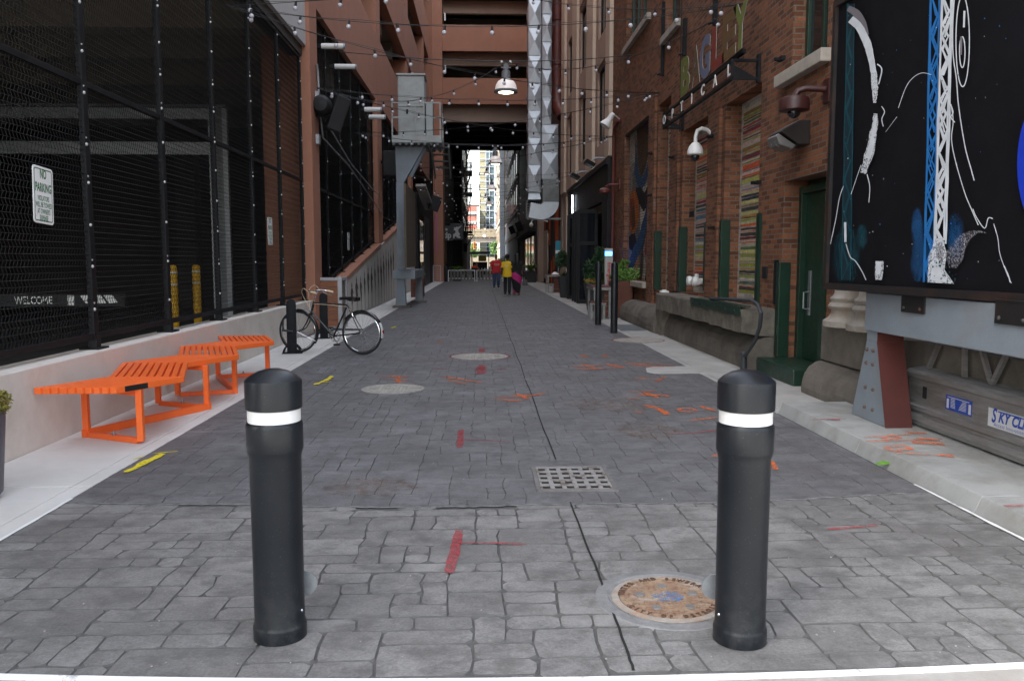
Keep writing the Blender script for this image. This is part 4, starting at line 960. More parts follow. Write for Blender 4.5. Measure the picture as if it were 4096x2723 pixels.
b.poly([(3.7202,5.70,.418),(3.7202,4.95,.418),(3.7202,4.95,.408),(3.7202,5.70,.408)])
b.build('sticker_lettering', sb, st, fix=False)
b = MB(); b.box(3.7215,3.7243,6.02,6.37,.312,.43); b.build('sticker', sb, st)
b = MB()
for k in range(7):
    z = .335 + k * .011
    b.poly([(3.7205,6.30,z),(3.7205,6.235-k*.003*-1,z),(3.7205,6.235,z+.005),(3.7205,6.30,z+.005)]); b.poly([(3.7205,6.19-k*.008,z),(3.7205,6.09,z),(3.7205,6.09,z+.005),(3.7205,6.19-k*.008,z+.005)])
for y in (6.335, 6.04): b.poly([(3.7205,y+.02,.325),(3.7205,y-.012,.325),(3.7205,y-.012,.40),(3.7205,y+.02,.40)])
b.poly([(3.7205,6.35,.418),(3.7205,6.05,.418),(3.7205,6.05,.413),(3.7205,6.35,.413)])
b.build('sticker_print', sw, st, fix=False)
b = MB(); b.box(3.7215,3.7243,6.66,6.72,.34,.44); b.build('sticker', dark_panel, st)
# ---------------------------------------------------------------- tan building with charcoal storefront
tb = thing('tan_building', 'tan stucco building with cream pilasters, dark windows and a charcoal shopfront', 'building', (4.5, 33, 0))
hol = [(26.6,28.65,5.36,7.87),(31.4,33.35,5.38,7.87),(36.2,38.1,5.38,7.87),(26.75,28.55,8.86,11.3),(31.55,33.7,8.86,11.3),(36.3,38.3,8.86,11.3),(26.75,28.55,12.4,14.9),(31.55,33.7,12.4,14.9),(26.3,36.4,.0,3.32)]
b = MB(); facade(b, 4.0, 1, 25.31, 40.5, 0, 20, hol, .6); b.box(4.61,12,25.31,40.5,19.6,20); b.box(4.61,12,40.0,40.5,0,19.59); b.build('wall', tan_mat, tb)
for y0, y1 in ((25.32,26.15),(29.15,30.95),(34.1,35.75),(39.0,40.49)): part(tb, 'pilaster', tan_light, (3.88,3.999,y0,y1,4.66,20), bevel=.01)
for (y0,y1,z0,z1) in hol[:-1]:
    q = part(tb, 'spandrel_panel', tan_mat, (3.95,3.999,y0-.1,y1+.1,z0-.95,z0-.05), bevel=.008)
    b = MB(); b.box(4.08,4.14,y0,y0+.12,z0,z1); b.box(4.08,4.14,y1-.12,y1,z0,z1); b.box(4.085,4.135,(y0+y1)/2-.05,(y0+y1)/2+.05,z0+.1,z1-.1)
    b.box(4.081,4.139,y0+.1205,y1-.1205,z0,z0+.1); b.box(4.081,4.139,y0+.1205,y1-.1205,z1-.1,z1)
    for k in (1,2): b.box(4.09,4.13,y0+.1205,(y0+y1)/2-.0505,lerp(z0,z1,k/3)-.02,lerp(z0,z1,k/3)+.02)
    f = b.build('window', dark_panel, tb); b = MB(); b.box(4.11,4.115,y0+.1205,y1-.1205,z0+.1,z1-.1); b.build('pane', glass_dark, f)
part(tb, 'shop_fascia', dark_panel, (3.84,3.998,25.12,36.6,3.33,4.60), bevel=.015); part(tb, 'shop_fascia', dark_panel, (3.78,3.839,25.12,36.62,4.40,4.56))
part(tb, 'shop_pilaster', dark_panel, (3.84,3.998,25.12,26.25,0,3.329)); part(tb, 'shop_pilaster', dark_panel, (3.84,3.998,35.9,36.6,0,3.329))
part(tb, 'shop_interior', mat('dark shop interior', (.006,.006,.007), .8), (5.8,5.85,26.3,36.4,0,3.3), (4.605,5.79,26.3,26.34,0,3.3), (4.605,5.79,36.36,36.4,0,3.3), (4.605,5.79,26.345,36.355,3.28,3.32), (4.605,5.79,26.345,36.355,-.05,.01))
for k, y in enumerate((28.05, 28.75, 29.55, 31.3)):       # folding shop doors pushed open, square to the wall
    b = MB(); x1 = 3.97
    for q in ((3.26,3.36,0.02,3.18),(x1-.1,x1,.02,3.18)): b.box(q[0],q[1],y,y+.05,q[2],q[3])
    for z in (.02,2.0,3.08): b.box(3.3605,x1-.1005,y+.002,y+.048,z,z+.13)
    d = b.build('folding_door', dark_panel, tb); b = MB(); b.box(3.3605,x1-.1005,y+.022,y+.028,.151,3.079); b.build('pane', glass_dark, d)
part(tb, 'wall_pipe', tan_light, (3.80,3.87,36.9,37.0,0,4.3))
for k, (y, lab) in enumerate(((26.2,'black flood lamp over the charcoal shopfront next to the brick wall'),(30.2,'black flood lamp over the middle of the charcoal shopfront'))):
    t = thing('flood_lamp', lab, 'lamp', (3.8, y, 4.6), 0, 'flood lamps over the shopfront')
    b = MB(); b.tube([(3.9,y,4.70),(3.62,y,4.70),(3.5,y,4.62)], .03, 6); b.build('arm', galv, t)
    b = MB(); A = Matrix.Rotation(rad(28), 4, 'Y'); q = MB(Matrix.Translation((3.42,y,4.52)) @ A); q.box(-.16,.16,-.30,.30,-.05,.06); q.build('housing', black_metal, t, bevel=.015)
    q = MB(Matrix.Translation((3.42,y,4.52)) @ A); q.box(-.13,.13,-.26,.26,-.056,-.051); q.build('lens', mat('lamp glass grey', (.12,.12,.12), .2), t)
neon = mat('cold neon', (.8,.85,.9), .4, var=0, emit=(.8,.9,1), es=1.6)
b = MB(); b.tube([(3.76,33.95,3.40),(3.74,33.97,3.62),(3.755,33.95,3.80),(3.74,33.96,4.15)], .03, 8); tag(b.build('neon_tube', neon), 'thin lit white neon tube standing upright on the charcoal shopfront', 'neon')
# ---------------------------------------------------------------- recessed dark building with the orange mural wall, ducts and pipe
mb_ = thing('dark_brick_building', 'dark recessed brick building with an orange painted wall below big ducts', 'building', (4.5, 49, 0))
b = MB(); b.box(4.25,12,40.51,57.4,0,22); b.build('wall', brick_mat('dark brown brick', (.10,.035,.022), (.06,.03,.022), (.05,.045,.04), (.03,.02,.018)), mb_)
art = ['c8480e','b0400f','3d4a45','8c7a5e','23323b','5b4a36','12100e','7f6a4a','2f5a66','a89a80','d2560f']
rr = random.Random(12); wa = MB(); acs = sorted(set(art))
for k in range(26):
    c = art[rr.randrange(len(art))] if k % 4 else 'd2560f'; y0 = rr.uniform(41, 55.5); w_ = rr.uniform(.3, 1.6); z0 = rr.choice([.1,.3,1,1.6,2.4]); h = rr.uniform(.8, 3.2)
    wa.poly([(4.246-k*.0012,y0,z0),(4.246-k*.0012,y0+w_,z0+rr.uniform(-.2,.2)),(4.246-k*.0012,y0+w_*rr.uniform(.6,1.1),min(4.4,z0+h)),(4.246-k*.0012,y0+rr.uniform(-.2,.3),min(4.5,z0+h*1.1))], acs.index(c))
wa.build('painted_wall', [mat('wall art ' + c, c, .85, var=.3, ns=4) for c in acs], mb_, fix=False)
part(mb_, 'pilaster', tan_mat, (3.85,4.249,55.9,57.0,0,5.2), bevel=.02)
part(mb_, 'pilaster', mat('weathered cream post', (.30,.24,.19), .85, var=.3, ns=3), (3.95,4.249,40.52,41.1,0,7.2), bevel=.02)
part(mb_, 'shop_window', glass_dark, (4.18,4.249,51.5,55.4,.3,3.4))
tq = mat('turquoise sign', (.02,.24,.33), .5)
t = thing('notice_board', 'turquoise notice with a white band on the orange painted wall', 'sign', (4.1, 41.5, 1.4))
b = MB(); b.box(3.72,4.05,41.3,41.33,1.30,2.45); b.build('panel', tq, t); b = MB(); b.box(3.72,4.05,41.29,41.2985,1.82,1.98); b.build('band', white_p, t)
b = MB(); b.tube([(3.88,41.34,0),(3.88,41.34,2.4)], .03, 8); b.build('pole', galv, t)
duct_m = mat('galvanised duct sheet', (.52,.56,.60), .40, metal=.6, var=.07, ns=5)
def duct_seg(b, x0, x1, y0, y1, z0, z1, c=.085):
    for (p, n) in (([(x0,y0,z0),(x1,y0,z0),(x1,y0,z1),(x0,y0,z1)],(0,-c,0)), ([(x0,y1,z0),(x0,y0,z0),(x0,y0,z1),(x0,y1,z1)],(-c,0,0)), ([(x1,y0,z0),(x1,y1,z0),(x1,y1,z1),(x1,y0,z1)],(c,0,0)), ([(x1,y1,z0),(x0,y1,z0),(x0,y1,z1),(x1,y1,z1)],(0,c,0))):
        m = [sum(q[i] for q in p) / 4 + n[i] for i in range(3)]
        for k in range(4): b.add([p[k], p[(k+1)%4], m], [(0,1,2)])
t = thing('air_duct', 'tall creased galvanised duct, the left one, running above a louvred box', 'duct', (2.9, 43, 4.8))
b = MB()
for k in range(12): duct_seg(b, 2.42, 3.05, 42.6, 43.5, 5.0 + k*1.36, 5.0 + k*1.36 + 1.33)
b.build('duct', duct_m, t, fix=True)
for k in range(13): part(t, 'flange', galv, (2.39,3.08,42.57,43.53,4.975+k*1.36,4.995+k*1.36))
b = MB(); b.box(2.38,3.10,43.4,44.3,3.70,4.60); lv = b.build('louvre_box', mat('grey louvre box', (.28,.28,.27), .6, var=.1), t)
b = MB()
for i in range(6):
    for j in range(6): b.box(2.42+i*.112,2.50+i*.112,43.385,43.3985,3.76+j*.135,3.85+j*.135)
b.build('grille', dark_panel, lv)
b = MB(); b.hexa([(2.42,42.7,4.602),(3.07,42.7,4.602),(3.07,43.4,4.602),(2.42,43.4,4.602)], [(2.46,42.75,4.972),(3.02,42.75,4.972),(3.02,43.35,4.972),(2.46,43.35,4.972)]); b.build('transition', duct_m, t)
b = MB(); b.box(2.4,4.2,42.9,43.0,3.58,3.68); b.build('support', galv, t)
t = thing('air_duct', 'creased galvanised duct on the right that ends in a square elbow', 'duct', (3.8, 43, 3.4))
b = MB()
for k in range(11): duct_seg(b, 3.11, 3.58 if k > 1 else 3.93, 42.5, 43.4, 5.65 + k*1.36, 5.65 + k*1.36 + 1.33)
b.build('duct', duct_m, t)
for k in range(12): part(t, 'flange', galv, (3.085,3.61 if k > 2 else 3.96,42.46,43.44,5.622+k*1.36,5.645+k*1.36))
b = MB(); duct_seg(b, 3.15, 3.98, 42.3, 43.4, 4.47, 5.60, .03); b.build('boot', mat('dull duct sheet', (.20,.21,.205), .5, metal=.4, var=.2), t)
b = MB(); N = 10; C = (3.02, 4.45); A_ = [PI/2*k/N for k in range(N+1)]
pin = [(C[0]+.13*math.cos(a), C[1]-.13*math.sin(a)) for a in A_] + [(2.55, C[1]-.02)]; pou = [(C[0]+.96*math.cos(a), C[1]-.90*math.sin(a)) for a in A_] + [(2.42, C[1]-.78)]
for k in range(N+1):
    for (p_, q_, y_) in ((pin,pou,42.3),(pin,pou,43.3)): b.quad((p_[k][0],y_,p_[k][1]),(q_[k][0],y_,q_[k][1]),(q_[k+1][0],y_,q_[k+1][1]),(p_[k+1][0],y_,p_[k+1][1]))
    for p_ in (pin, pou): b.quad((p_[k][0],42.3,p_[k][1]),(p_[k][0],43.3,p_[k][1]),(p_[k+1][0],43.3,p_[k+1][1]),(p_[k+1][0],42.3,p_[k+1][1]))
b.quad((2.55,42.3,C[1]-.02),(2.55,43.3,C[1]-.02),(2.42,43.3,C[1]-.78),(2.42,42.3,C[1]-.78))
b.build('elbow', duct_m, t, smooth=20)
t = thing('red_pipe', 'fat rust red vent pipe curving down beside the galvanised ducts', 'pipe', (4, 44, 8))
b = MB(); b.tube([(3.93,43.2,22),(3.93,43.2,10.6),(3.93,43.1,10.0),(3.95,42.9,9.5),(4.02,42.7,9.1),(4.2,42.5,8.8)], .35, 18); b.build('pipe', rp, t, smooth=True)
b = MB()
for z in (11.4, 13.6, 15.8): b.lathe([(.35,z),(.385,z+.02),(.385,z+.08),(.35,z+.1)], 18, (3.93,43.2,0))
b.build('collar', rp, t, smooth=True)
# ---------------------------------------------------------------- garage bridge over the alley
br = thing('garage_bridge', 'terracotta parking decks bridging the alley, dark passage beneath', 'bridge', (0.4, 70, 12))
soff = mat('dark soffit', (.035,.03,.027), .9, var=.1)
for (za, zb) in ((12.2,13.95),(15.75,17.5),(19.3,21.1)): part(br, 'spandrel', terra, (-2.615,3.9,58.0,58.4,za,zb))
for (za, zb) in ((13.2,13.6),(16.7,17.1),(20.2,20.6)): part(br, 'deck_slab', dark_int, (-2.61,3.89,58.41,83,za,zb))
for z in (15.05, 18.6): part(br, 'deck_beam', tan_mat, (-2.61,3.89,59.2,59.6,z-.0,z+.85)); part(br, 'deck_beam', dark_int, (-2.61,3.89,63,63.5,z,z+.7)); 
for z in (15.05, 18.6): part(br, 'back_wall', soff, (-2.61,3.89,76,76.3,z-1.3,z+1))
part(br, 'sun_block_wall', soff, (-3.0,-2.62,60.01,83,12.01,33), (3.91,4.3,58.4,83,12.01,33)); part(br, 'soffit', soff, (-2.61,3.89,58.41,83,12.35,12.6)); part(br, 'deck_beam', tan_mat, (-2.61,3.89,58.95,59.35,11.15,12.34))  # side walls added out of view to keep sun out of the decks
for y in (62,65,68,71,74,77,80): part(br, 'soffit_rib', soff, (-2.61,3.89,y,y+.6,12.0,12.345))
for z in (14.4, 17.9): b = MB(); b.box(-2.5,-2.40,58.5,58.6,z,z+.5); b.build('deck_lamp', white_p, br)
lw_ = thing('dark_bar_front', 'black painted bar front along the passage wall beneath the garage bridge', 'building', (-4, 70, 0))
part(lw_, 'wall', mat('black bar wall', (.010,.010,.010), .7, var=.2), (-6,-2.72,60.01,83,0,12))
part(lw_, 'awning_beam', black_metal, (-2.719,-2.35,61,82,3.25,3.4))
for y in (62.5, 66, 70, 74, 78): part(lw_, 'post', black_metal, (-2.45,-2.35,y,y+.12,0,3.249))
b = MB(); b.box(-2.716,-2.70,63.0,64.2,1.2,3.1); b.build('window', mat('dim red window', (.10,.012,.01), .4), lw_)
t = thing('hanging_sign', 'dark square hanging sign with a pale winged beast emblem', 'sign', (-2.1, 60.6, 3.7))
b = MB(); b.box(-2.30,-1.28,60.60,60.68,2.95,4.15); b.build('panel', mat('sign black', (.016,.018,.019), .5, var=.1), t, bevel=.05, seg=3)
b = MB(); pale = mat('pale emblem', (.42,.40,.37), .7, var=.15)
gr = [(.1,.05),(.3,.02),(.3,.12),(.42,.2),(.55,.06),(.8,.03),(.82,.14),(.7,.2),(.78,.34),(.66,.48),(.62,.62),(.72,.74),(.95,.95),(.6,.84),(.45,.86),(.40,.78),(.26,.84),(.3,.72),(.22,.62),(.36,.6),(.42,.5),(.3,.36),(.16,.3),(.2,.48),(.1,.62),(.02,.4),(.06,.2)]
b.poly([(-2.22+u*.85,60.594,3.05+v*1.0) for u, v in gr]); b.build('emblem', pale, t, fix=False)
b = MB(); b.bar((-2.7,60.64,4.2),(-1.3,60.64,4.2),.04,.04); b.build('bracket', black_metal, t)
b = MB(); b.box(-2.64,-2.615,57.9,57.98,3.0,3.1)
t = thing('bar_lettering', 'pale lettering reading The Skip on the black passage wall', 'sign', (-2.6, 60.3, 3.3))
b = MB(); letters(b, 'Skip', .62, (-2.62, 60.30, 3.28), FACING, sx=.85, bold=.02); letters(b, 'The', .3, (-2.66, 60.30, 3.72), FACING, sx=.85, bold=.008); b.build('lettering', pale, t, fix=False)
b = MB(); b.box(-3.5,-2.05,60.31,60.36,2.9,3.95); b.build('panel', mat('sign black', (.016,.018,.019)), t)
# right wall of the passage
rw = thing('passage_shops', 'dark shop fronts with pale door frames on the right passage wall', 'building', (4, 70, 0))
part(rw, 'wall', mat('passage dark wall', (.03,.028,.027), .7, var=.2), (3.80,6,57.41,83,0,12.34))
for y in (58.2, 62.5, 66.0, 71, 76): part(rw, 'door_frame', tan_mat, (3.72,3.799,y,y+.35,0,3.2))
for y in (58.7, 63.0, 67): part(rw, 'shop_window', glass_dark, (3.75,3.799,y,y+2.8,.3,3.2))
part(rw, 'canopy', dark_panel, (3.3,3.799,57.5,82,3.5,3.7))
t = thing('gooseneck_camera', 'small pale camera on a curved arm below the louvred box', 'camera', (3.2, 52, 3.3))
b = MB(); b.tube([(4.2,52,3.9),(3.5,52,4.1),(3.2,52,4.0),(3.15,52,3.8)], .04, 8); b.build('bracket', white_p, t); b = MB(); b.ball((3.15,52,3.7),.14,10,6); b.build('housing', white_p, t, smooth=True)
# ---------------------------------------------------------------- left: steel post carrying a cabinet, board, dark doors
t = thing('steel_post', 'grey steel post with hanging wooden board and a platform braced on its top', 'post', (-2.55, 26, 0))
b = MB(); b.hexa([(-2.72,26,.06),(-2.38,26,.06),(-2.38,26.3,.06),(-2.72,26.3,.06)], [(-2.66,26,.90),(-2.42,26,.90),(-2.42,26.3,.90),(-2.66,26.3,.90)]); b.box(-2.65,-2.40,26.02,26.28,1.182,3.9); b.hexa([(-2.64,26.02,3.901),(-2.40,26.02,3.901),(-2.40,26.28,3.901),(-2.64,26.28,3.901)], [(-2.66,26.0,5.0),(-1.75,26.0,5.0),(-1.75,26.3,5.0),(-2.66,26.3,5.0)]); b.build('shaft', grey_paint, t, bevel=.01)
b = MB(); b.box(-2.76,-2.08,25.9,29.6,.902,1.18); b.build('cross_beam', grey_paint, t, bevel=.01)
b = MB(); b.hexa([(-2.35,29.2,.06),(-2.08,29.2,.06),(-2.08,29.5,.06),(-2.35,29.5,.06)], [(-2.32,29.2,.90),(-2.12,29.2,.90),(-2.12,29.5,.90),(-2.32,29.5,.90)]); b.build('rear_leg', grey_paint, t)
for y, x0, x1 in ((26,-2.80,-2.25),(29.2,-2.5,-1.95)): part(t, 'footing', old_conc, (x0,x1,y-.12,y+.45,-.02,.058), bevel=.01)
b = MB(); bw_ = mat('weathered wooden board', (.105,.082,.055), .75, var=.35, ns=3.5, stain=(.30,.16,.03), sa=.7, ss=2.2, stretch=(4,4,.35), lohi=(.6,.7)); b.box(-2.24,-2.18,24.15,27.6,1.28,3.71); b.build('board', bw_, t)
b = MB()
for z in (1.5, 2.4, 3.5): b.bar((-2.45,26.15,z),(-2.2405,26.15,z),.06,.08)
b.build('board_bracket', black_metal, t)
b = MB(); b.box(-2.72,-1.20,25.6,27.4,5.06,5.28); b.build('platform', cab_paint, t, bevel=.01)
b = MB()
for k in range(8): b.box(-2.70+k*.19,-2.62+k*.19,25.62,27.38,5.0,5.059)
b.build('platform_rib', mat('dull platform steel', (.13,.14,.135), .6), t)
b = MB()
for (x, y) in ((-2.70,25.64),(-1.24,25.64),(-1.24,27.3),(-2.0,25.64)): b.box(x-.02,x+.02,y-.02,y+.02,5.2805,6.24)
for z in (5.8, 6.24): b.box(-2.72,-1.22,25.62,25.66,z+.0005,z+.04); b.box(-1.26,-1.22,25.661,27.32,z+.0005,z+.04)
b.build('railing', cab_paint, t)
b = MB()
for k in range(4): b.box(-1.55+k*.03,-.98,26.0+k*.35,26.3+k*.35,4.98-k*.17,5.0-k*.17)
b.bar((-1.0,25.9,5.0),(-1.0,27.4,4.2),.05,.12); b.bar((-1.55,25.9,5.0),(-1.5,27.4,4.2),.05,.12); b.build('stair', mat('dull platform steel', (.13,.14,.135)), t)
b = MB(); b.tube([(-2.2,26.15,4.1),(-1.75,26.15,4.98)], .07, 8); b.build('brace', grey_paint, t)
t = thing('electrical_cabinet', 'tall grey green electrical cabinet standing on the post platform', 'cabinet', (-2.15, 26.4, 5.28))
b = MB(); b.box(-2.56,-1.74,26.0,26.9,5.285,7.14); b.build('body', cab_paint, t, bevel=.012)
part(t, 'roof', cab_paint, (-2.60,-1.70,25.95,26.95,7.1405,7.20), bevel=.01)
for z0, z1 in ((5.34,6.17),(6.20,7.09)): part(t, 'door', cab_paint, (-2.53,-1.77,25.975,25.9985,z0,z1), bevel=.008)
b = MB(); b.lathe([(.06,0),(.06,.02)], 12, (-2.13,26.4,7.26), A=Matrix.Rotation(PI/2,3,'X')); b.box(-2.19,-2.07,26.38,26.42,7.2,7.26); b.build('lifting_eye', cab_paint, t)
b = MB(); b.box(-2.30,-2.24,25.955,25.9745,5.98,6.12); b.build('latch', dark_panel, t)
b = MB(); b.box(-1.72,-1.50,26.3,26.7,5.3,6.4); b.build('side_box', cab_paint, t, bevel=.02)
# planter screen beside the bicycle
t = thing('slatted_screen', 'brown slatted box screen in aluminium frame behind the bicycle', 'screen', (-3.35, 18.2, 0))
af = mat('grey aluminium frame', (.38,.385,.39), .5, var=.05); sl_m = mat('brown slat', (.235,.095,.048), .7, var=.14, ns=3)
b = MB()
for x in (-3.69,-3.13): b.box(x,x+.09,18.0,18.09,.0,1.12)
b.box(-3.13,-3.04,18.66,18.75,0,1.12); b.box(-3.5995,-3.1305,18.005,18.085,1.05,1.119); b.box(-3.125,-3.045,18.0905,18.6595,1.05,1.119); b.build('frame', af, t, bevel=.006)
b = MB()
for k in range(7): b.box(-3.598,-3.132,18.02,18.06,.06+k*.142,.06+k*.142+.130)
b.build('front_slats', sl_m, t); part(t, 'backing', mat('pale backing sheet', (.55,.54,.52), .6), (-3.597,-3.133,18.062,18.07,.05,1.045))
b = MB()
for k in range(7): b.box(-3.11,-3.07,18.092,18.658,.06+k*.142,.06+k*.142+.136)
b.build('side_slats', mat('grey side slats', (.18,.15,.135), .7, var=.1), t)
b = MB(); b.ball((-3.62,18.05,1.125),.05,10,6,0,(1,1,.4)); b.ball((-3.1,18.05,1.125),.05,10,6,0,(1,1,.4)); b.build('cap', af, t)
# tube lamps, speakers, conduit on the garage
tube_m = mat('white lamp tube', (.72,.71,.68), .4, var=.05)
for k, (y, z, lab) in enumerate(((18.75,6.18,'white tube lamp, highest and nearest, poking out above the dark mesh'),(20.4,6.12,'white tube lamp, second one, poking out above the dark mesh'),(25.4,6.0,'white tube lamp just above another close one near second pillar'),(26.4,5.95,'white tube lamp just below another close one near second pillar'))):
    t = thing('tube_lamp', lab, 'lamp', (-3.6, y, z), 0, 'white tube lamps on the garage')
    b = MB(); b.tube([(-3.50,y,z),(-3.02,y,z)], .062 if y < 22 else .075, 14); b.build('tube', tube_m, t, smooth=True)
    b = MB(); b.tube([(-3.019,y,z),(-2.98,y,z)], .066 if y < 22 else .08, 14); b.build('rim', galv, t, smooth=True)
    b = MB(); b.box(-3.62,-3.501,y-.03,y+.03,z-.05,z+.05); b.build('bracket', black_metal, t)
sp_m = mat('black speaker cloth', (.010,.010,.011), .7, var=.1)
t = thing('loudspeaker', 'big tilted black loudspeaker beside the nearer terracotta pillar', 'speaker', (-3.4, 18.0, 4.4))
q = MB(Matrix.Translation((-3.08,18.1,4.62)) @ Matrix.Rotation(rad(20),4,'Y') @ Matrix.Rotation(rad(25),4,'Z')); q.box(-.14,.17,-.15,.15,-.37,.37); q.build('cabinet', sp_m, t, bevel=.025)
b = MB(); b.lathe([(.05,-.32),(.19,-.30),(.205,0),(.205,.2),(.14,.3),(0,.32)], 16, (-3.36,18.0,4.75), A=Matrix.Rotation(PI/2,3,'X')); b.build('driver', sp_m, t, smooth=True)
b = MB(); b.tube([(-3.5,17.9,4.55),(-3.2,18.0,4.55)], .035, 8); b.build('bracket', black_metal, t)
t = thing('loudspeaker', 'upright black loudspeaker mounted high on the second terracotta pillar', 'speaker', (-3.3, 29, 4.7))
q = MB(Matrix.Translation((-3.22,29.3,4.85)) @ Matrix.Rotation(rad(12),4,'Z')); q.box(-.22,.22,-.2,.2,-.42,.42); q.build('cabinet', sp_m, t, bevel=.02); b = MB(); b.bar((-3.5,29.3,4.9),(-3.44,29.3,4.9),.1,.1); b.build('bracket', black_metal, t)
for k, (x, y, z, lab) in enumerate(((-2.55,46,4.6,'small black loudspeaker before the far terracotta pier, left of the boards'),(3.3,72,4.4,'black loudspeaker high on the right passage wall'),(3.2,86,4.6,'black loudspeaker beyond the passage on the right wall'),(-1.7,84,4.0,'black loudspeaker under the fire escape'))):
    t = thing('loudspeaker', lab, 'speaker', (x, y, z)); q = MB(Matrix.Translation((x,y,z)) @ Matrix.Rotation(rad(20 if x < 0 else -20),4,'Y')); q.box(-.28,.28,-.22,.22,-.4,.4); q.build('cabinet', sp_m, t, bevel=.02); b = MB(); b.bar((x,y,z),(-3.0 if x < 0 else 3.9,y,z+.15),.05,.05); b.build('bracket', black_metal, t)
b = MB(); b.tube([(-3.47,18.0,5.62),(-3.46,18.05,5.5),(-3.46,18.1,4.95)], .028, 8); b.tube([(-3.46,18.1,4.9),(-3.45,18.4,4.15),(-3.46,22.0,3.95),(-3.47,28.4,3.2),(-3.46,29.2,3.18)], .02, 6); cd = b.build('conduit', galv); tag(cd, 'galvanised conduit running from the terracotta pillar down across the mesh', 'pipe')
part_ = MB(); part_.box(-3.499,-3.42,17.9,18.05,4.85,5.05); part_.box(-3.499,-3.43,17.85,18.02,3.95,4.15); part_.build('junction_box', galv, cd)
b = MB(); b.tube([(-3.46,19.0,4.55),(-3.46,22.3,4.05),(-3.46,27.0,3.72),(-3.46,28.3,3.7)], .018, 6); tag(b.build('conduit', galv), 'upper galvanised conduit slanting from the big tilted loudspeaker to second pillar', 'pipe')
# dark doors, fence stub and pots at the far left
t = thing('dark_shop_front', 'dark metal clad shop front left of the far terracotta pier', 'shop front', (-3.4, 50, 0))
part(t, 'cladding', dark_panel, (-3.8,-3.30,43,57.2,0,5.0)); part(t, 'door', mat('dark brown metal door', (.045,.042,.038), .5, var=.15), (-3.299,-3.22,47.6,51.6,.02,4.0), bevel=.01); part(t, 'door', glass_dark, (-3.299,-3.25,44,46.5,.1,3.6))
b = MB(); b.bar((-3.0,41.5,5.2),(-2.95,47.5,4.4),.5,.12); b.build('canopy', mat('pale canopy', (.35,.33,.3), .7, var=.2), t)
b = MB(); b.box(-3.0,-2.93,54.7,54.9,2.0,5.2); b.build('pink_tube', mat('pink sign tube', (.45,.08,.28), .5), t)
t = thing('rail_stub', 'short grey railing with mesh before the far terracotta pier', 'railing', (-3, 55, 0))
b = MB(); b.box(-3.2,-3.15,54.5,54.56,0,1.15); b.box(-2.72,-2.67,54.5,54.56,0,1.15); b.box(-3.1495,-2.7205,54.505,54.555,1.1,1.15); b.build('frame', af, t)
b = MB()
for k in range(7): b.tube([(-3.15,54.53,.15+k*.14),(-2.72,54.53,.15+k*.14)], .008, 4)
b.build('wires', galv, t)
# ---------------------------------------------------------------- foreground bollards
def make_bollard(x, y, label, side, rz):
    t = thing('bollard', label, 'bollard', (x, y, 0), rz, 'black bollards with white bands')
    b = MB(); b.lathe([(.0,.001),(.104,.001),(.1045,.05),(.102,.058),(.0980,.068),(.0980,.30),(.0995,.735),(.1065,.758),(.109,.768),(.109,.858),(.107,.868),(.103,.874),(.0,.8745)], 48); b.build('sleeve', black_plastic, t, smooth=24, world=False)
    b = MB(); b.lathe([(.0,.875),(.1015,.875),(.1015,.9235),(.0,.9235)], 48); b.build('band', mat('white reflective band', (.70,.70,.69), .35, var=.03), t, smooth=True, world=False)
    b = MB(); b.lathe([(.0,.924),(.105,.924),(.109,.927),(.1095,1.031),(.1085,1.036),(.104,1.040),(.090,1.052),(.06,1.069),(.03,1.078),(0,1.081)], 48); b.build('cap', black_plastic, t, smooth=28, world=False)
    b = MB(); b.lathe([(.0,-.004),(.052,-.004),(.052,.004),(0,.004)], 24, (.085*side,.075,.185), A=Matrix.Rotation(PI/2,3,'X')); b.build('lock_plate', galv, t, world=False)
    b = MB(); b.ball((.094*(1 if side > 0 else -1)*1,-.03,.115),.007,8,5); b.build('screw', chrome, t, world=False)
    return t
make_bollard(-.813, 3.20, 'black plastic bollard with white band, standing before the orange bench', 1, 0)
make_bollard(1.022, 3.10, 'black plastic bollard with white band, standing over the rusty manhole cover', -1, 0)
for (x, y, lab) in ((2.708,18.93,'slim black dome topped bollard, farther of two near the wooden table'),(2.733,16.8,'slim black dome topped bollard, nearer of two by the grey access plate')):
    b = MB(); b.lathe([(0,0),(.075,0),(.075,1.38),(.066,1.42),(.045,1.45),(0,1.465)], 20, (x,y,0)); tag(b.build('slim_bollard', black_plastic, smooth=True), lab, 'bollard', 'slim black bollards')
b = MB(); b.lathe([(0,0),(.13,0),(.13,1.0),(.11,1.06),(0,1.09)], 16, (-2.45,57.2,0)); tag(b.build('slim_bollard', black_plastic, smooth=True), 'stout black bollard at the foot of the far terracotta pier', 'bollard')
# ---------------------------------------------------------------- zigzag bench
t = thing('zigzag_bench', 'bright orange slatted zigzag bench along the pale knee wall', 'bench', (-3.1, 8.8, 0))
KY = [6.52,7.14,8.12,8.76,9.67,10.24,11.05]; KX = [-3.50,-3.19,-3.50,-3.19,-3.50,-3.19,-3.50]
for i in range(10):
    b = MB(); w_ = .023; xo = i * .0655
    ys_ = list(KY)
    if i == 0: pass
    for k in range(6):
        b.hexa([(KX[k]+xo-w_,ys_[k],.448),(KX[k]+xo+w_,ys_[k],.448),(KX[k+1]+xo+w_,ys_[k+1],.448),(KX[k+1]+xo-w_,ys_[k+1],.448)], [(KX[k]+xo-w_,ys_[k],.5),(KX[k]+xo+w_,ys_[k],.5),(KX[k+1]+xo+w_,ys_[k+1],.5),(KX[k+1]+xo-w_,ys_[k+1],.5)])
    b.build('slat', orange, t, bevel=.003)
FR = [((-3.37,7.02),(-2.80,6.74)),((-3.365,8.565),(-2.77,8.28)),((-3.355,9.09),(-2.79,9.29)),((-3.36,10.50),(-2.79,10.72))]
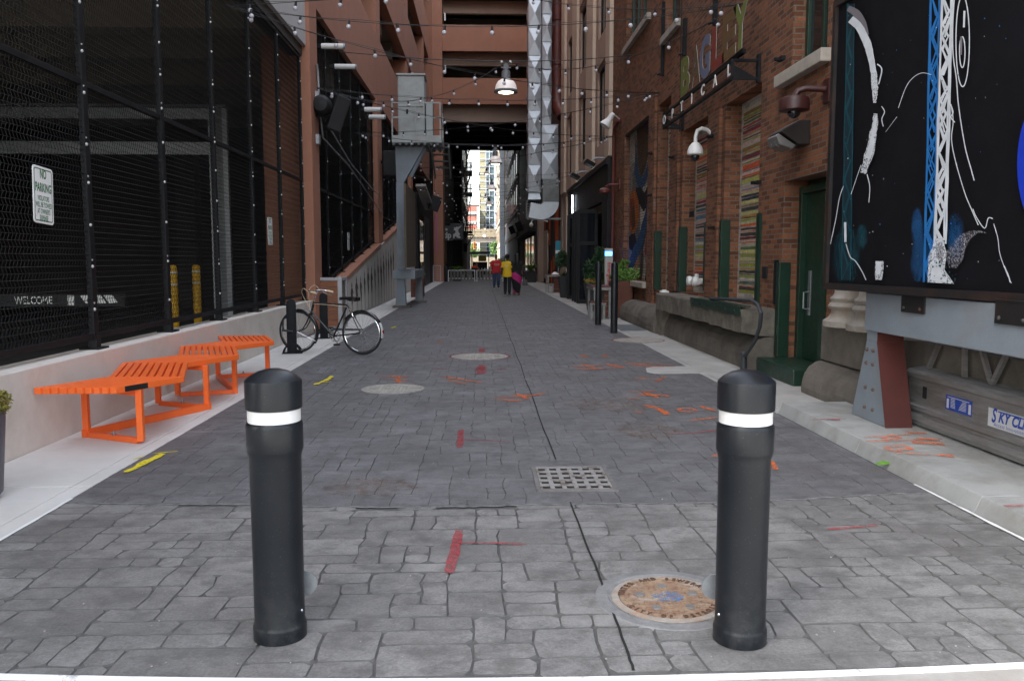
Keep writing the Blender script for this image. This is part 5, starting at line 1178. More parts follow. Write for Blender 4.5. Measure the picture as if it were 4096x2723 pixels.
for (a, c) in FR:
    a = Vector((*a,0)); c = Vector((*c,0)); d = (c - a).normalized() * .025; up = Vector((0,0,1))
    b = MB(); b.bar(a+up*.02, a+up*.447, .05, .05, up=(0,1,0)); b.bar(c+up*.02, c+up*.447, .05, .05, up=(0,1,0)); b.bar(a+d+up*.022, c-d+up*.022, .048, .044); b.bar(a+d+up*.422, c-d+up*.422, .046, .05); b.build('leg_frame', orange, t, bevel=.003)
    m_ = (a + c) / 2
    b = MB(); b.tube([m_+up*.044, m_+up*.075], .008, 8); b.lathe([(.018,.046),(.018,.052)], 10, m_); b.build('floor_bolt', galv, t)
for (a, c) in ((FR[0][0],FR[1][1]),(FR[2][1],FR[3][0])):
    a = Vector((*a,.032)); c = Vector((*c,.032)); d = (c - a).normalized() * .035
    b = MB(); b.bar(a - d, c + d, .05, .064); b.build('runner', orange, t, bevel=.003)
pq = [Vector((KX[0]+9*.0655+.0245+.31*f, lerp(KY[0],KY[1],f), 0)) for f in (.12,.44)]
b = MB(); b.hexa([pq[0]+Vector((-.004,0,.452)),pq[0]+Vector((.002,0,.452)),pq[1]+Vector((.002,0,.452)),pq[1]+Vector((-.004,0,.452))], [pq[0]+Vector((-.004,0,.496)),pq[0]+Vector((.002,0,.496)),pq[1]+Vector((.002,0,.496)),pq[1]+Vector((-.004,0,.496))]); b.build('plaque', dark_panel, t)
# ---------------------------------------------------------------- bicycle
bx = Vector((-2.975,13.40,0)); rx = Vector((-1.90,13.05,0)); bike = thing('bicycle', 'black roadster bicycle with cream grips locked to a black rack post', 'bicycle', tuple((bx+rx)/2), math.atan2(bx.y-rx.y, bx.x-rx.x))
bk = dict(parent=bike, world=False)
bl = mat('black bicycle enamel', (.008,.009,.012), .22, var=0, coat=.4); cream = mat('cream rubber grip', (.62,.50,.32), .6, var=.08)
def arc(cx, cz, r, a0, a1, n): return [(cx + r*math.cos(rad(lerp(a0,a1,k/n))), 0, cz + r*math.sin(rad(lerp(a0,a1,k/n)))) for k in range(n + 1)]
WB = .5675; WZ = .348
for cx, nm in ((-WB,'rear'),(WB,'front')):
    b = MB(); b.tube(arc(cx,WZ,.330,0,360-7.5,47), .018, 10, closed=True); wh = b.build('wheel', rubber, smooth=True, **bk)
    b = MB(); b.tube(arc(cx,WZ,.306,0,360-7.5,47), .011, 8, closed=True); b.build('rim', chrome, wh, smooth=True, world=False)
    b = MB()
    for k in range(32):
        a = 2*PI*k/32; s = 1 if k % 2 else -1; a2 = a + s * .9 * (1 if (k//2) % 2 else -1)
        b.tube([(cx + .018*math.cos(a2), s*.028, WZ + .018*math.sin(a2)), (cx + .300*math.cos(a), 0, WZ + .300*math.sin(a))], .0016, 4, cap=False)
    b.build('spokes', mat('dull spoke steel', (.26,.26,.26), .5, var=0), wh, world=False)
    b = MB(); b.tube([(cx,-.055,WZ),(cx,.055,WZ)], .017, 10); b.build('hub', chrome, wh, smooth=True, world=False)
BBp = (-.067,0,.285); ST = (-.327,0,.788); HT = (.268,0,.835); HB = (.330,0,.635)
b = MB()
def mid(a, c, f): return tuple(lerp(a[i], c[i], f) for i in range(3))
b.tube([BBp,ST],.0145,10); b.tube([ST,mid(HT,HB,.12)],.0135,10); b.tube([BBp,mid(HT,HB,.8)],.0155,10); b.tube([HT,HB],.019,12); b.tube([(BBp[0],-.036,BBp[2]),(BBp[0],.036,BBp[2])],.022,12)
for s in (-1,1):
    b.tube([(BBp[0],s*.03,BBp[2]),(-WB,s*.062,WZ)],.010,8); b.tube([(ST[0],s*.016,ST[2]-.01),(-WB,s*.062,WZ)],.008,8)
b.build('frame', bl, smooth=True, **bk)
b = MB()
for s in (-1,1): b.tube([(HB[0]+.005,s*.03,HB[2]-.015),(.385,s*.045,.50),(.45,s*.048,.40),(WB-.03,s*.05,WZ+.004),(WB,s*.052,WZ)],[.0125,.012,.010,.008,.008],8)
b.tube([(HB[0]+.005,-.035,HB[2]-.012),(HB[0]+.005,.035,HB[2]-.012)],.016,8); b.build('fork', bl, smooth=True, **bk)
b = MB(); b.tube([HT,(.225,0,.95),(.205,0,.985)],.012,8); b.tube([(.205,0,.985),(.27,0,1.0)],.014,8)
for s in (-1,1): b.tube([(.27,0,1.0),(.275,s*.09,1.005),(.25,s*.20,1.01),(.18,s*.255,1.0),(.10,s*.27,.985)],.011,8); b.tube([(.24,s*.19,.985),(.16,s*.25,.945),(.08,s*.26,.925)],.005,5)
b.build('handlebar', chrome, smooth=True, **bk)
for s in (-1,1): b = MB(); b.tube([(.18,s*.257,1.0),(.165,s*.259,.998),(.07,s*.272,.978)],[.014,.017,.016],10); b.build('grip', cream, smooth=True, **bk)
b = MB(); b.tube(smooth_pts([(.25,.19,.99),(.36,.16,1.05),(.44,.08,.98),(.43,.0,.86),(.34,0,.72)]),.0045,5); b.tube(smooth_pts([(.25,-.19,.99),(.34,-.16,1.09),(.385,-.05,1.0),(.35,0,.72)]),.0045,5); b.tube([(.268,.02,.80),(-.3,.02,.765),(-.40,.02,.70)],.003,4); b.build('brake_cable', cream, smooth=True, **bk)
b = MB(); b.tube([ST,(-.345,0,.84)],.012,8); b.build('seat_post', chrome, **bk)
b = MB()
for (sec) in (0,):
    prof = [(-.185,.012,.905),(-.25,.022,.912),(-.32,.035,.915),(-.40,.075,.918),(-.46,.095,.920),(-.505,.085,.915),(-.52,.05,.905)]
    rows = [[(x,-w_*1.0,z-.045-(.02 if w_ > .05 else 0)),(x,-w_,z-.008),(x,-w_*.55,z),(x,0,z+.004),(x,w_*.55,z),(x,w_,z-.008),(x,w_,z-.045-(.02 if w_ > .05 else 0))] for x,w_,z in prof]
    for r0_, r1_ in zip(rows[:-1], rows[1:]):
        for i in range(6): b.quad(r0_[i], r1_[i], r1_[i+1], r0_[i+1])
    b.poly(rows[0]); b.poly(rows[-1])
sd = b.build('saddle', mat('black saddle leather', (.010,.010,.011), .3), smooth=50, **bk)
b = MB()
for s in (-1,1):
    b.tube([(-.47 + .022*math.cos(k*.9), s*.05 + .022*math.sin(k*.9), .835 + k*.0035) for k in range(20)], .004, 5); b.tube([(-.22,0,.885),(-.35,s*.03,.862),(-.47,s*.05,.85)],.0045,5)
b.build('saddle_spring', chrome, sd, world=False)
def fender(cx, a0, a1, m, nm='mudguard', r=.366, w_=.030):
    b = MB(); n = 26; rows = []
    for k in range(n + 1):
        a = rad(lerp(a0, a1, k/n)); rows.append([(cx + (r - dr)*math.cos(a), y, WZ + (r - dr)*math.sin(a)) for y, dr in ((-w_,.016),(-w_*.6,.003),(0,0),(w_*.6,.003),(w_,.016),(w_*.55,.008),(0,.004),(-w_*.55,.008))])
    for r0_, r1_ in zip(rows[:-1], rows[1:]):
        for i in range(8): b.quad(r0_[i], r1_[i], r1_[(i+1)%8], r0_[(i+1)%8])
    b.poly(rows[0]); b.poly(rows[-1]); return b.build(nm, m, smooth=True, **bk)
fender(-WB, 35, 152, bl); fender(-WB, 152.3, 192, mat('white enamel', (.62,.64,.62), .3, var=0)); fender(WB, 88, 150, bl); fender(WB, 150.3, 212, bl)
b = MB()
for (cx, a) in ((-WB,188),(-WB,150),(WB,205)):
    for s in (-1,1): b.tube([(cx,s*.06,WZ),(cx+.36*math.cos(rad(a)),s*.025,WZ+.36*math.sin(rad(a)))],.0028,4)
b.build('mudguard_stay', chrome, **bk)
b = MB(); b.lathe([(0,-.02),(.022,-.02),(.026,.0),(0,.004)],14,(-WB-.372,0,.375),A=Matrix.Rotation(-PI/2,3,'Y')); b.build('tail_light', mat('red reflector', (.35,.012,.01), .2), smooth=True, **bk)
b = MB(); b.tube([(BBp[0] + .092*math.cos(2*PI*k/32), -.045, BBp[2] + .092*math.sin(2*PI*k/32)) for k in range(32)],.006,5,closed=True)
for k in range(5): a = 2*PI*k/5; b.bar((BBp[0],-.045,BBp[2]),(BBp[0]+.092*math.cos(a),-.045,BBp[2]+.092*math.sin(a)),.012,.006,up=(0,1,0))
b.build('chainring', galv, **bk)
b = MB()
for s, a in ((1,228),(-1,48)):
    e = (BBp[0]+.165*math.cos(rad(180-a+180)) , s*.06, BBp[2]+.165*math.sin(rad(a))); b.bar((BBp[0],s*.055,BBp[2]),e,.016,.012,up=(0,1,0))
b.tube([(BBp[0],-.06,BBp[2]),(BBp[0],.06,BBp[2])],.012,8); b.build('crank', chrome, **bk)
for s, a in ((1,228),(-1,48)):
    e = (BBp[0]+.165*math.cos(rad(180-a+180)), s*.10, BBp[2]+.165*math.sin(rad(a))); b = MB(); b.box(e[0]-.045,e[0]+.045,e[1]-.03,e[1]+.045,e[2]-.013,e[2]+.013); b.build('pedal', rubber, bevel=.006, **bk)
b = MB(); b.tube([(BBp[0],-.045,BBp[2]+.094),(-WB,-.045,WZ+.035)],.005,4); b.tube([(BBp[0],-.045,BBp[2]-.094),(-WB,-.045,WZ-.035)],.005,4); b.tube([(-WB+.036*math.cos(2*PI*k/16),-.045,WZ+.036*math.sin(2*PI*k/16)) for k in range(16)],.006,5,closed=True); b.build('chain', galv, **bk)
b = MB(); q_ = [(BBp[0]+.12*math.cos(rad(a)), -.058, BBp[2]+.12*math.sin(rad(a))) for a in range(-20,110,13)] + [(-WB+.02,-.058,WZ+.062),(-WB+.0,-.058,WZ+.03)] + [(BBp[0]+.085*math.cos(rad(a)), -.058, BBp[2]+.085*math.sin(rad(a))) for a in range(104,-21,-13)]
b.prism(q_, (0,.004,0)); b.build('chain_guard', bl, **bk)
b = MB()
for (x, z) in ((.335,.70),(-.42,.66)):
    for s in (-1,1): b.tube([(x,s*.035,z),(x+(.01 if x>0 else -.02),s*.04,z-.05),(x+(.02 if x>0 else -.03),s*.028,z-.075)],.008,6)
    b.tube([(x,-.035,z),(x,.035,z)],.007,6)
b.build('brake_caliper', chrome, **bk)
# rack posts
for (x, y, lab) in ((-3.06,13.30,'black steel bicycle rack post with arched feet, holding the front wheel'),(-3.02,15.8,'black steel bicycle rack post with arched feet, behind the bicycle frame')):
    t = thing('rack_post', lab, 'bicycle rack', (x, y, 0), rad(8), 'bicycle rack posts')
    b = MB(); pr_ = [(-.075,0),(.075,0),(.075,.78)] + [(.075*math.cos(rad(a)), .80+.075*math.sin(rad(a))) for a in range(10,180,20)] + [(-.075,.78)]
    b.prism([(px,-.02,pz) for px, pz in pr_], (0,.04,0)); b.box(-.075,-.060,-.055,-.0205,0,.80); b.box(.060,.075,-.055,-.0205,0,.80); b.build('post', black_metal, t, bevel=.004, world=False)
    for s in (-1,1):
        b = MB(); n = 14; o_ = [(s*.0 + .15*math.cos(PI*k/n), .16*math.sin(PI*k/n)) for k in range(n+1)]; i_ = [(.115*math.cos(PI*k/n), .03+.095*math.sin(PI*k/n)) for k in range(n+1)]
        yy = -.05 if s < 0 else .10
        for k in range(n):
            b.hexa([(o_[k][0],yy,o_[k][1]),(o_[k+1][0],yy,o_[k+1][1]),(i_[k+1][0],yy,i_[k+1][1]),(i_[k][0],yy,i_[k][1])],[(o_[k][0],yy+.012,o_[k][1]),(o_[k+1][0],yy+.012,o_[k+1][1]),(i_[k+1][0],yy+.012,i_[k+1][1]),(i_[k][0],yy+.012,i_[k][1])])
        b.box(-.16,.16,yy-.03,yy+.05,0,.008); b.build('foot', black_metal, t, world=False)
b = MB(); U = [(-3.17,13.22,.62),(-3.18,13.2,.46)]; b.tube([(-3.13,13.24,.58),(-3.17,13.2,.56),(-3.175,13.2,.45),(-3.17,13.2,.39)], .014, 8); b.tube([(-3.19,13.19,.385),(-3.03,13.21,.36)], .02, 8); tag(b.build('bicycle_lock', black_plastic, smooth=True), 'grey and black bicycle lock on the front wheel and rack post', 'lock')
# ---------------------------------------------------------------- covers in the ground
iron = mat('grey cast iron', (.175,.17,.165), .75, var=.22, ns=12, stain=(.10,.085,.07), sa=.6, ss=5, bump=.5, bs=60)
def cover(x, y, r, label, m=iron, ring=None, z=.004):
    t = thing('manhole_cover', label, 'manhole cover', (x, y, 0))
    b = MB(); b.lathe([(r*1.12,-.01),(r*1.11,z*.6),(r*1.02,z),(r*.975,z),(r*.97,-.008)], 56, (x,y,0)); b.build('collar', ring or iron, t)
    b = MB(); b.lathe([(r*.965,-.008),(r*.955,z),(r*.86,z+.001),(r*.855,z-.002),(0,z-.001)], 56, (x,y,0)); n = int(r * 34); s = 1.6 * r / n
    for i in range(n):
        for j in range(n):
            px, py_ = (i + .5 - n/2) * s, (j + .5 - n/2) * s
            if math.hypot(px, py_) < r * .80: b.box(x+px-s*.30, x+px+s*.30, y+py_-s*.22, y+py_+s*.22, z-.0015, z+.0025)
    c = b.build('plate', m, t); return t, c
def rust_mat():
    m, t, b, pos = begin('rusty iron'); n = t.noise(pos, 14, 7, .7); n2 = t.noise(pos, 45, 5, .7)
    c = t.mix(t.ramp(n, .35, .65), (.225,.12,.075), (.34,.25,.165)); c = t.mix(t.ramp(n2, .52, .68), c, (.11,.07,.055)); c = t.mix(t.math('MULTIPLY', t.ramp(t.noise(pos, 9, 4), .58, .7), .7), c, (.42,.40,.36))
    t.link(c, b.inputs['Base Color']); b.inputs['Roughness'].default_value = .85; t.link(t.bump(n2, .6, .006), b.inputs['Normal']); return m
rusty = rust_mat()
mx, my = .826, 3.50
t, c = cover(mx, my, .225, 'rusty orange manhole cover with raised rim lettering at the bollard foot', rusty, mat('chalky iron ring', (.34,.31,.27), .85, var=.2, ns=16, stain=(.30,.14,.06), sa=.8, ss=7, bump=.5, bs=60))
b = MB(); b.lathe([(.335,-.012),(.32,.003),(.27,.0055),(.253,-.002)], 56, (mx,my,0)); b.build('concrete_collar', mat('grey mortar collar', (.20,.20,.20), .9, var=.25, ns=12, bump=.5, bs=50), t)
b = MB()
def ring_text(s, r, a_mid, flip, size):
    n = len(s); da = .155
    for k, ch in enumerate(s):
        if ch == ' ': continue
        a = a_mid + (-1 if not flip else 1) * (k - (n-1)/2) * da
        R3 = Matrix.Rotation(a - PI/2 if not flip else a + PI/2, 3, 'Z'); letters(b, ch, size, (mx + r*math.cos(a), my + r*math.sin(a), .0068), R3, extrude=.002, sx=.85, bold=.0008)
ring_text('WATER AND SEWERAGE', .2055, rad(92), False, .040); ring_text('CITY OF DETROIT', .2055, rad(-90), True, .034)
b.build('raised_lettering', mat('rust with letter shade', (.10,.055,.035), .85, var=.3, ns=40), c, fix=False)  # letters coloured darker than the plate in place of their shadows
b = MB()
for k in range(5): a = rad(90 + 72*k); b.lathe([(.024,.003),(.020,.0075),(0,.008)], 16, (mx+.125*math.cos(a), my+.125*math.sin(a), 0))
b.build('stud', iron, c)
b = MB(); b.poly([(mx+.072*math.cos(2*PI*k/24)*(1+.12*math.sin(k*3)), my+.055*math.sin(2*PI*k/24)*(1+.12*math.cos(k*5)), .0085) for k in range(24)]); b.build('blue_paint', paint_mat('blue utility paint', (.08,.23,.48), (.44,.62), 60, .8), c, fix=False)
worn = mat('worn pale iron', (.36,.345,.31), .8, var=.25, ns=14, stain=(.16,.14,.11), sa=.6, ss=6, bump=.6, bs=50)
cover(-1.04, 9.56, .33, 'worn grey manhole cover left of the alley centre beyond the bollard', worn, worn)
cover(-.03, 12.74, .40, 'grey manhole cover ringed in red paint in the middle of alley', worn, worn)
cover(2.93, 15.2, .42, 'grey manhole cover ringed in red half on the right walkway', worn, worn)
cover(.60, 10.25, .085, 'tiny round valve cover on the paving centre joint', iron, iron)
gt = thing('drain_grate', 'square pale iron drain grate with rows of dark holes in the paving', 'drain grate', (.62, 5.51, 0))
b = MB(); gx = [.39 + k*.46/12.6 for k in range(14)]; x0, x1, y0, y1 = .385,.862,5.225,5.80; nx_, ny_ = 6, 5; z = .011
xs = [x0, *[v for k in range(nx_) for v in (lerp(x0,x1,(k+.18)/nx_), lerp(x0,x1,(k+.82)/nx_))], x1]; ys = [y0, *[v for k in range(ny_) for v in (lerp(y0,y1,(k+.16)/ny_), lerp(y0,y1,(k+.84)/ny_))], y1]
for i in range(len(xs)-1):
    for j in range(len(ys)-1):
        if i % 2 == 1 and j % 2 == 1:
            a, c_, d, e = xs[i], xs[i+1], ys[j], ys[j+1]
            b.quad((a,d,z),(c_,d,z),(c_,d,.003),(a,d,.003)); b.quad((a,e,z),(c_,e,z),(c_,e,.003),(a,e,.003)); b.quad((a,d,z),(a,e,z),(a,e,.003),(a,d,.003)); b.quad((c_,d,z),(c_,e,z),(c_,e,.003),(c_,d,.003))
        else: b.quad((xs[i],ys[j],z),(xs[i+1],ys[j],z),(xs[i+1],ys[j+1],z),(xs[i],ys[j+1],z))
b.build('grid', mat('pale iron grate', (.27,.26,.25), .75, var=.15, ns=10, stain=(.10,.065,.05), sa=.85, ss=8, bump=.4, bs=60, lohi=(.50,.62)), gt)
b = MB()
for q in ((.355,.383,5.20,5.83),(.864,.892,5.20,5.83),(.3835,.8635,5.20,5.223),(.3835,.8635,5.802,5.83)): b.box(*q,-.02,.012)
b.build('frame', iron, gt)
b = MB(); b.quad((.385,5.22,.0025),(.862,5.22,.0025),(.862,5.80,.0025),(.385,5.80,.0025)); b.build('silt_and_shade', mat('rusty silt', (.008,.006,.005), .95, var=.4, ns=16, stain=(.05,.045,.025), sa=.6, ss=12, bump=.8, bs=40), gt, fix=False)  # near-black colour paints the shade of deep holes onto a shallow silt sheet
b = MB(); b.box(2.98,3.52,17.3,18.9,-.05,.006); tag(b.build('access_plate', mat('blue grey steel plate', (.12,.135,.145), .6, var=.2, ns=4), bevel=.004), 'flat blue grey access plate in the walkway behind the slim bollard', 'access plate')
# ---------------------------------------------------------------- planters and plants
leafm = {k: [mat('leaf %s %d' % (k, i), c, .55, var=.25, ns=30) for i, c in enumerate(cs)] for k, cs in dict(dark=[(.018,.055,.014),(.030,.085,.020),(.012,.036,.010)], bright=[(.10,.24,.02),(.16,.33,.03),(.06,.15,.015)], light=[(.13,.26,.05),(.19,.36,.07),(.08,.17,.03)], bronze=[(.17,.16,.03),(.20,.10,.045),(.25,.22,.04)], yellow=[(.30,.20,.02),(.22,.17,.02),(.12,.13,.02)], tree=[(.05,.12,.02),(.09,.19,.035),(.035,.08,.015)]).items()}
def clump(b, c, rad3, n, sz, rr, lump=5, up=.3, mi3=True):
    lobes = [(Vector((rr.gauss(0,.5), rr.gauss(0,.5), rr.gauss(0,.5))), rr.uniform(.4,.75)) for _ in range(lump)]
    for _ in range(n):
        l, lr = lobes[rr.randrange(lump)]
        d = Vector((rr.gauss(0,1), rr.gauss(0,1), rr.gauss(0,1))).normalized() * rr.uniform(.5,1) ** .5 * lr
        p = l * .9 + d
        if p.length > 1.15: p = p.normalized() * rr.uniform(.8, 1.1)
        q = Vector(c) + Vector((p.x*rad3[0], p.y*rad3[1], p.z*rad3[2]))
        nrm = Vector((rr.gauss(0,1), rr.gauss(0,1), rr.gauss(0,1)+up)).normalized(); a = nrm.orthogonal().normalized(); a = Matrix.Rotation(rr.uniform(0,6.28),3,nrm) @ a; e = nrm.cross(a); s = sz * rr.uniform(.6,1.3)
        b.add([q - a*s*.1, q + e*s*.35 + a*s*.5 , q + a*s*1.1 - nrm*s*.15, q - e*s*.35 + a*s*.5], [(0,1,2,3)], rr.choice((0,0,1,2)))
def fern(b, c, r, h, n, rr, w_=.03):
    for _ in range(n):
        a = rr.uniform(0, 6.28); rrr = r * rr.uniform(.4, 1); d = Vector((math.cos(a), math.sin(a), 0)); sd_ = Vector((-d.y, d.x, 0)); hh = h * rr.uniform(.6, 1.1); P = []
        for k in range(5): s = k / 4; P.append(Vector(c) + d * rrr * s + Vector((0,0,hh*(1.9*s - 1.25*s*s))))
        vs = []
        for k, p in enumerate(P): ww = w_ * (1 - abs(k/4 - .45) * 1.4); vs += [p + sd_*ww, p - sd_*ww]
        b.add(vs, [(2*k,2*k+1,2*k+3,2*k+2) for k in range(4)], rr.choice((0,1,1,2)))
soil = mat('soil', (.03,.02,.014), .95)
def planter(label, x, y, pot, plants, potm, rz=0, square=True):
    t = thing('planter', label, 'planter', (x, y, 0), rz)
    b = MB()
    r0, r1, h = pot
    if square: b.hexa([(-r0,-r0,0),(r0,-r0,0),(r0,r0,0),(-r0,r0,0)], [(-r1,-r1,h),(r1,-r1,h),(r1,r1,h),(-r1,r1,h)]); b.build('pot', potm, t, bevel=.015, world=False)
    else: b.lathe([(0,0),(r0*.8,0),(r0,.04),(r1,h),(r1*.92,h),(r1*.9,h-.04),(0,h-.04)], 28); b.build('pot', potm, t, smooth=True, world=False)
    b = MB(); b.box(-r1*.85,r1*.85,-r1*.85,r1*.85,h-.03,h+.01) if square else b.lathe([(r1*.88,h-.05),(0,h-.03)],20); b.build('soil', soil, t, world=False)
    for (kind, c, r3, n, sz, seed) in plants:
        b = MB(); rr = random.Random(seed)
        if kind.startswith('fern'): fern(b, c, r3[0], r3[2], n, rr, sz)
        else: clump(b, c, r3, n, sz, rr)
        b.build('foliage', leafm[kind.replace('fern_','')], t, world=False, fix=False)
    return t
planter('tall purple grey pot with bronze leaved plant at the left picture edge', -3.20, 5.15, (.17,.21,.56), [('bronze',(0,0,.62),(.25,.25,.13),6000,.020,5)], mat('purple grey pot', (.11,.095,.12), .45, var=.1), square=False)
dpot = mat('charcoal tapered pot', (.028,.030,.032), .55, var=.15)
planter('charcoal tapered pot with dark conifer and yellow flowers by the shop doors', 3.42, 24.2, (.26,.36,.82), [('dark',(-.02,.05,1.25),(.36,.36,.52),2600,.06,6),('dark',(.05,.05,1.62),(.20,.22,.25),700,.05,16),('yellow',(0,-.15,.90),(.42,.3,.12),700,.05,7)], dpot)
wood_box = mat('red brown box wood', (.115,.035,.018), .6, var=.2, ns=3, stretch=(1,1,6))
planter('red brown wooden box planter with airy light green plant by the phone pillar', 3.66, 21.5, (.28,.28,.95), [('light',(0,0,1.20),(.42,.42,.26),2200,.05,8),('light',(.22,-.1,1.15),(.3,.3,.3),600,.05,18)], wood_box)
planter('charcoal pot with bushy dark shrub beside the far folding door', 3.42, 32.8, (.25,.34,.85), [('dark',(0,0,1.30),(.46,.46,.55),2600,.075,9)], dpot)
planter('charcoal pot with bright arching fern by the right passage wall', 3.30, 55.0, (.36,.42,.75), [('fern_bright',(0,0,.75),(.75,.75,.55),150,.045,10)], dpot)
planter('pot with bright arching fern behind the left end of the white patio fence', -1.75, 59.6, (.3,.36,.65), [('fern_bright',(0,0,.65),(.7,.7,.5),150,.045,11)], dpot)
planter('small red brown box with white flowers behind the grey steel post', -2.60, 33.5, (.25,.25,.75), [('light',(0,0,.88),(.28,.28,.16),300,.05,12)], wood_box)
planter('pot with leafy plant far beyond the patio on the right', 2.3, 84.0, (.35,.42,.8), [('bright',(0,0,1.25),(.6,.6,.55),700,.12,13)], dpot)
# tables with benches
steel = mat('brushed steel edge', (.30,.30,.29), .4, metal=.6, var=.1)
def table(label, x0, x1, y0, y1, seed):
    t = thing('patio_table', label, 'table', ((x0+x1)/2, (y0+y1)/2, 0))
    b = MB(); b.box(x0,x1,y0,y1,.80,.83); b.build('tabletop', wood_box, t); b = MB(); b.box(x0-.01,x1,y0-.02,y1+.02,.735,.7995); b.build('edge_band', steel, t)
    for (xx, yy) in ((x0+.02,y0+.03),(x0+.02,y1-.09),(x1-.08,y0+.03),(x1-.08,y1-.09)): part(t, 'leg', steel, (xx,xx+.06,yy,yy+.06,0,.7345))
    b = MB()
    for k in range(5): b.box(x0+.30,x1-.001,y0+.10,y0+.14,.05+k*.135,.05+k*.135+.128)
    b.build('side_panel', wood_box, t)
    u = thing('patio_bench', label.replace('table','bench').replace('with a steel edge','with steel legs').replace('napkins on top','a white leg tag'), 'bench', (x0-.05, (y0+y1)/2, 0))
    b = MB(); b.box(x0-.12,x0+.26,y0-.35,y0-.05,.42,.46); b.build('seat', wood_box, u); b = MB(); b.box(x0-.13,x0+.27,y0-.36,y0-.04,.375,.4195); b.build('edge_band', steel, u)
    for xx in (x0-.12, x0+.20): part(u, 'leg', steel, (xx,xx+.06,y0-.33,y0-.27,0,.3745))
    return t
table('red brown wooden table with a steel edge behind the slim bollards', 2.86, 3.34, 20.9, 22.2, 1)
table('red brown wooden table with napkins on top below the orange wall', 3.02, 3.75, 37.6, 38.8, 2)
b = MB(); b.hexa([(3.25,37.9,.832),(3.6,37.9,.832),(3.6,38.2,.832),(3.25,38.2,.832)], [(3.36,38,.93),(3.45,38,.95),(3.45,38.1,.93),(3.36,38.1,.95)]); tag(b.build('napkin', white_p), 'crumpled white napkin on the far wooden table', 'napkin')
b = MB(); b.box(-2.75,-2.35,33.2,34.4,.40,.45); bn = b.build('patio_bench', wood_box); tag(bn, 'low brown bench with wire legs behind the grey steel post', 'bench')
b = MB()
for y in (33.3,34.3): b.tube([(-2.72,y,0),(-2.72,y,.40)],.012,6); b.tube([(-2.38,y,0),(-2.38,y,.40)],.012,6)
b.build('leg', black_metal, bn)
# emergency phone pillar
t = thing('phone_pillar', 'grey emergency phone pillar with a glowing blue lamp at brick corner', 'emergency phone', (3.55, 22.9, 0))
b = MB(); b.box(3.44,3.66,22.8,23.0,0,1.62); b.build('body', mat('phone pillar grey', (.42,.42,.41), .45, metal=.3, var=.05), t, bevel=.01)
b = MB(); b.box(3.46,3.64,22.82,22.98,1.6205,1.735); b.build('lamp', mat('blue lamp', (.05,.2,.9), .3, var=0, emit=(.04,.22,1), es=3), t, bevel=.01)
b = MB(); b.box(3.44,3.66,22.8,23.0,1.7355,1.82); b.build('cap', mat('phone pillar grey', (.42,.42,.41)), t, bevel=.01)
b = MB(); letters(b, 'Emergency', .15, (3.56, 22.796, 1.1), FACING @ Matrix.Rotation(-PI/2, 3, 'Z'), bold=.004); b.build('lettering', mat('red lettering', (.5,.02,.02), .5), t, fix=False)
# ---------------------------------------------------------------- string lights
bulb_m = mat('clear bulb glass', (.56,.55,.60), .08, var=0, spec=.9)
sock_m = mat('black bulb socket', (.008,.008,.009), .5, var=0)
def bulb_mesh(nm, n, k):
    b = MB(); b.lathe([(.0,.012),(.016,.012),(.018,-.02),(.019,-.052),(0,-.053)], n, mi=1); b.ball((0,0,-.083),.034,n,k,0)
    return b.build(nm, [bulb_m, sock_m], smooth=True, world=False)
B_hi = bulb_mesh('bulb', 12, 9).data; B_lo = bulb_mesh('bulb', 7, 5).data
for o in [o for o in bpy.data.objects if o.type == 'MESH' and o.data in (B_hi, B_lo)]: bpy.data.objects.remove(o)
def string(label, A, B, via=None, n=10, sag=None, wires=2, off=.5, scale=1.0, lo=False, r=.0048):
    A, B = Vector(A), Vector(B)
    if via is not None:
        d = Vector((B.x-A.x, B.y-A.y, 0)); nn = Vector((d.y, -d.x, 0)); rr_ = ray(*via); t_ = (A - EYE).dot(nn) / rr_.dot(nn); p = EYE + rr_ * t_
        f = (p - A).dot(d) / d.dot(d); sag = (lerp(A.z, B.z, f) - p.z) / (4 * f * (1 - f))
    P = lambda f: Vector((lerp(A.x,B.x,f), lerp(A.y,B.y,f), lerp(A.z,B.z,f) - sag*4*f*(1-f)))
    t = thing('string_lights', label, 'string lights', tuple(A), 0, 'string lights across the alley')
    N = 24
    b = MB(); b.tube([P(k/N) for k in range(N+1)], r, 5)
    w_ = b.build('wire', sock_m, t)
    if wires > 1:
        b = MB(); b.tube([P(k/N) + Vector((0,0,.018+.012*math.sin(k*1.3))) for k in range(N+1)], r*.7, 4); b.build('support_wire', sock_m, t)
    rr = random.Random(n * 7 + int(A.y * 10))
    for k in range(n):
        f = (k + off) / n
        q = P(f) + Vector((0,0,-.004)); o = bpy.data.objects.new('bulb', B_lo if lo else B_hi); COL.objects.link(o); o.parent = t; o.location = q - A; o.scale = (scale,)*3; o.rotation_euler = (rr.uniform(-.25,.25), rr.uniform(-.25,.25), 0)
    return t
LA = atX(905,24,-3.62); LB = atX(1268,353,-3.44); LC = atX(1413,531,-3.44); RA = atX(2977,15,3.96); RB = atX(2640,372,3.96); RC = atX(2460,545,3.96)
LP1 = Vector((.63,21,6.42))
string('bulb string nearest overhead, from the near mesh fence straight to the letter sign', LA, RA, (1900,107), 11)
string('bulb string slanting from the near mesh fence to brick left of the letter sign', LA, RB, (1910,295), 14)
string('short run of bulbs rising out of the picture from the near mesh fence', LA, atX(2900,-150,3.96), (1127,11), 12)
string('bulb string dropping in from the picture top to the top of the letter sign', RA, atX(1500,-330,-3.5), (2560,37), 12)
string('bulb string from the letter sign down to the nearest dome lamp', RA, LP1, (2589,206), 7)
string('bulb string from the nearest dome lamp down left past the grey cabinet', LP1, LB, (1770,377), 8)
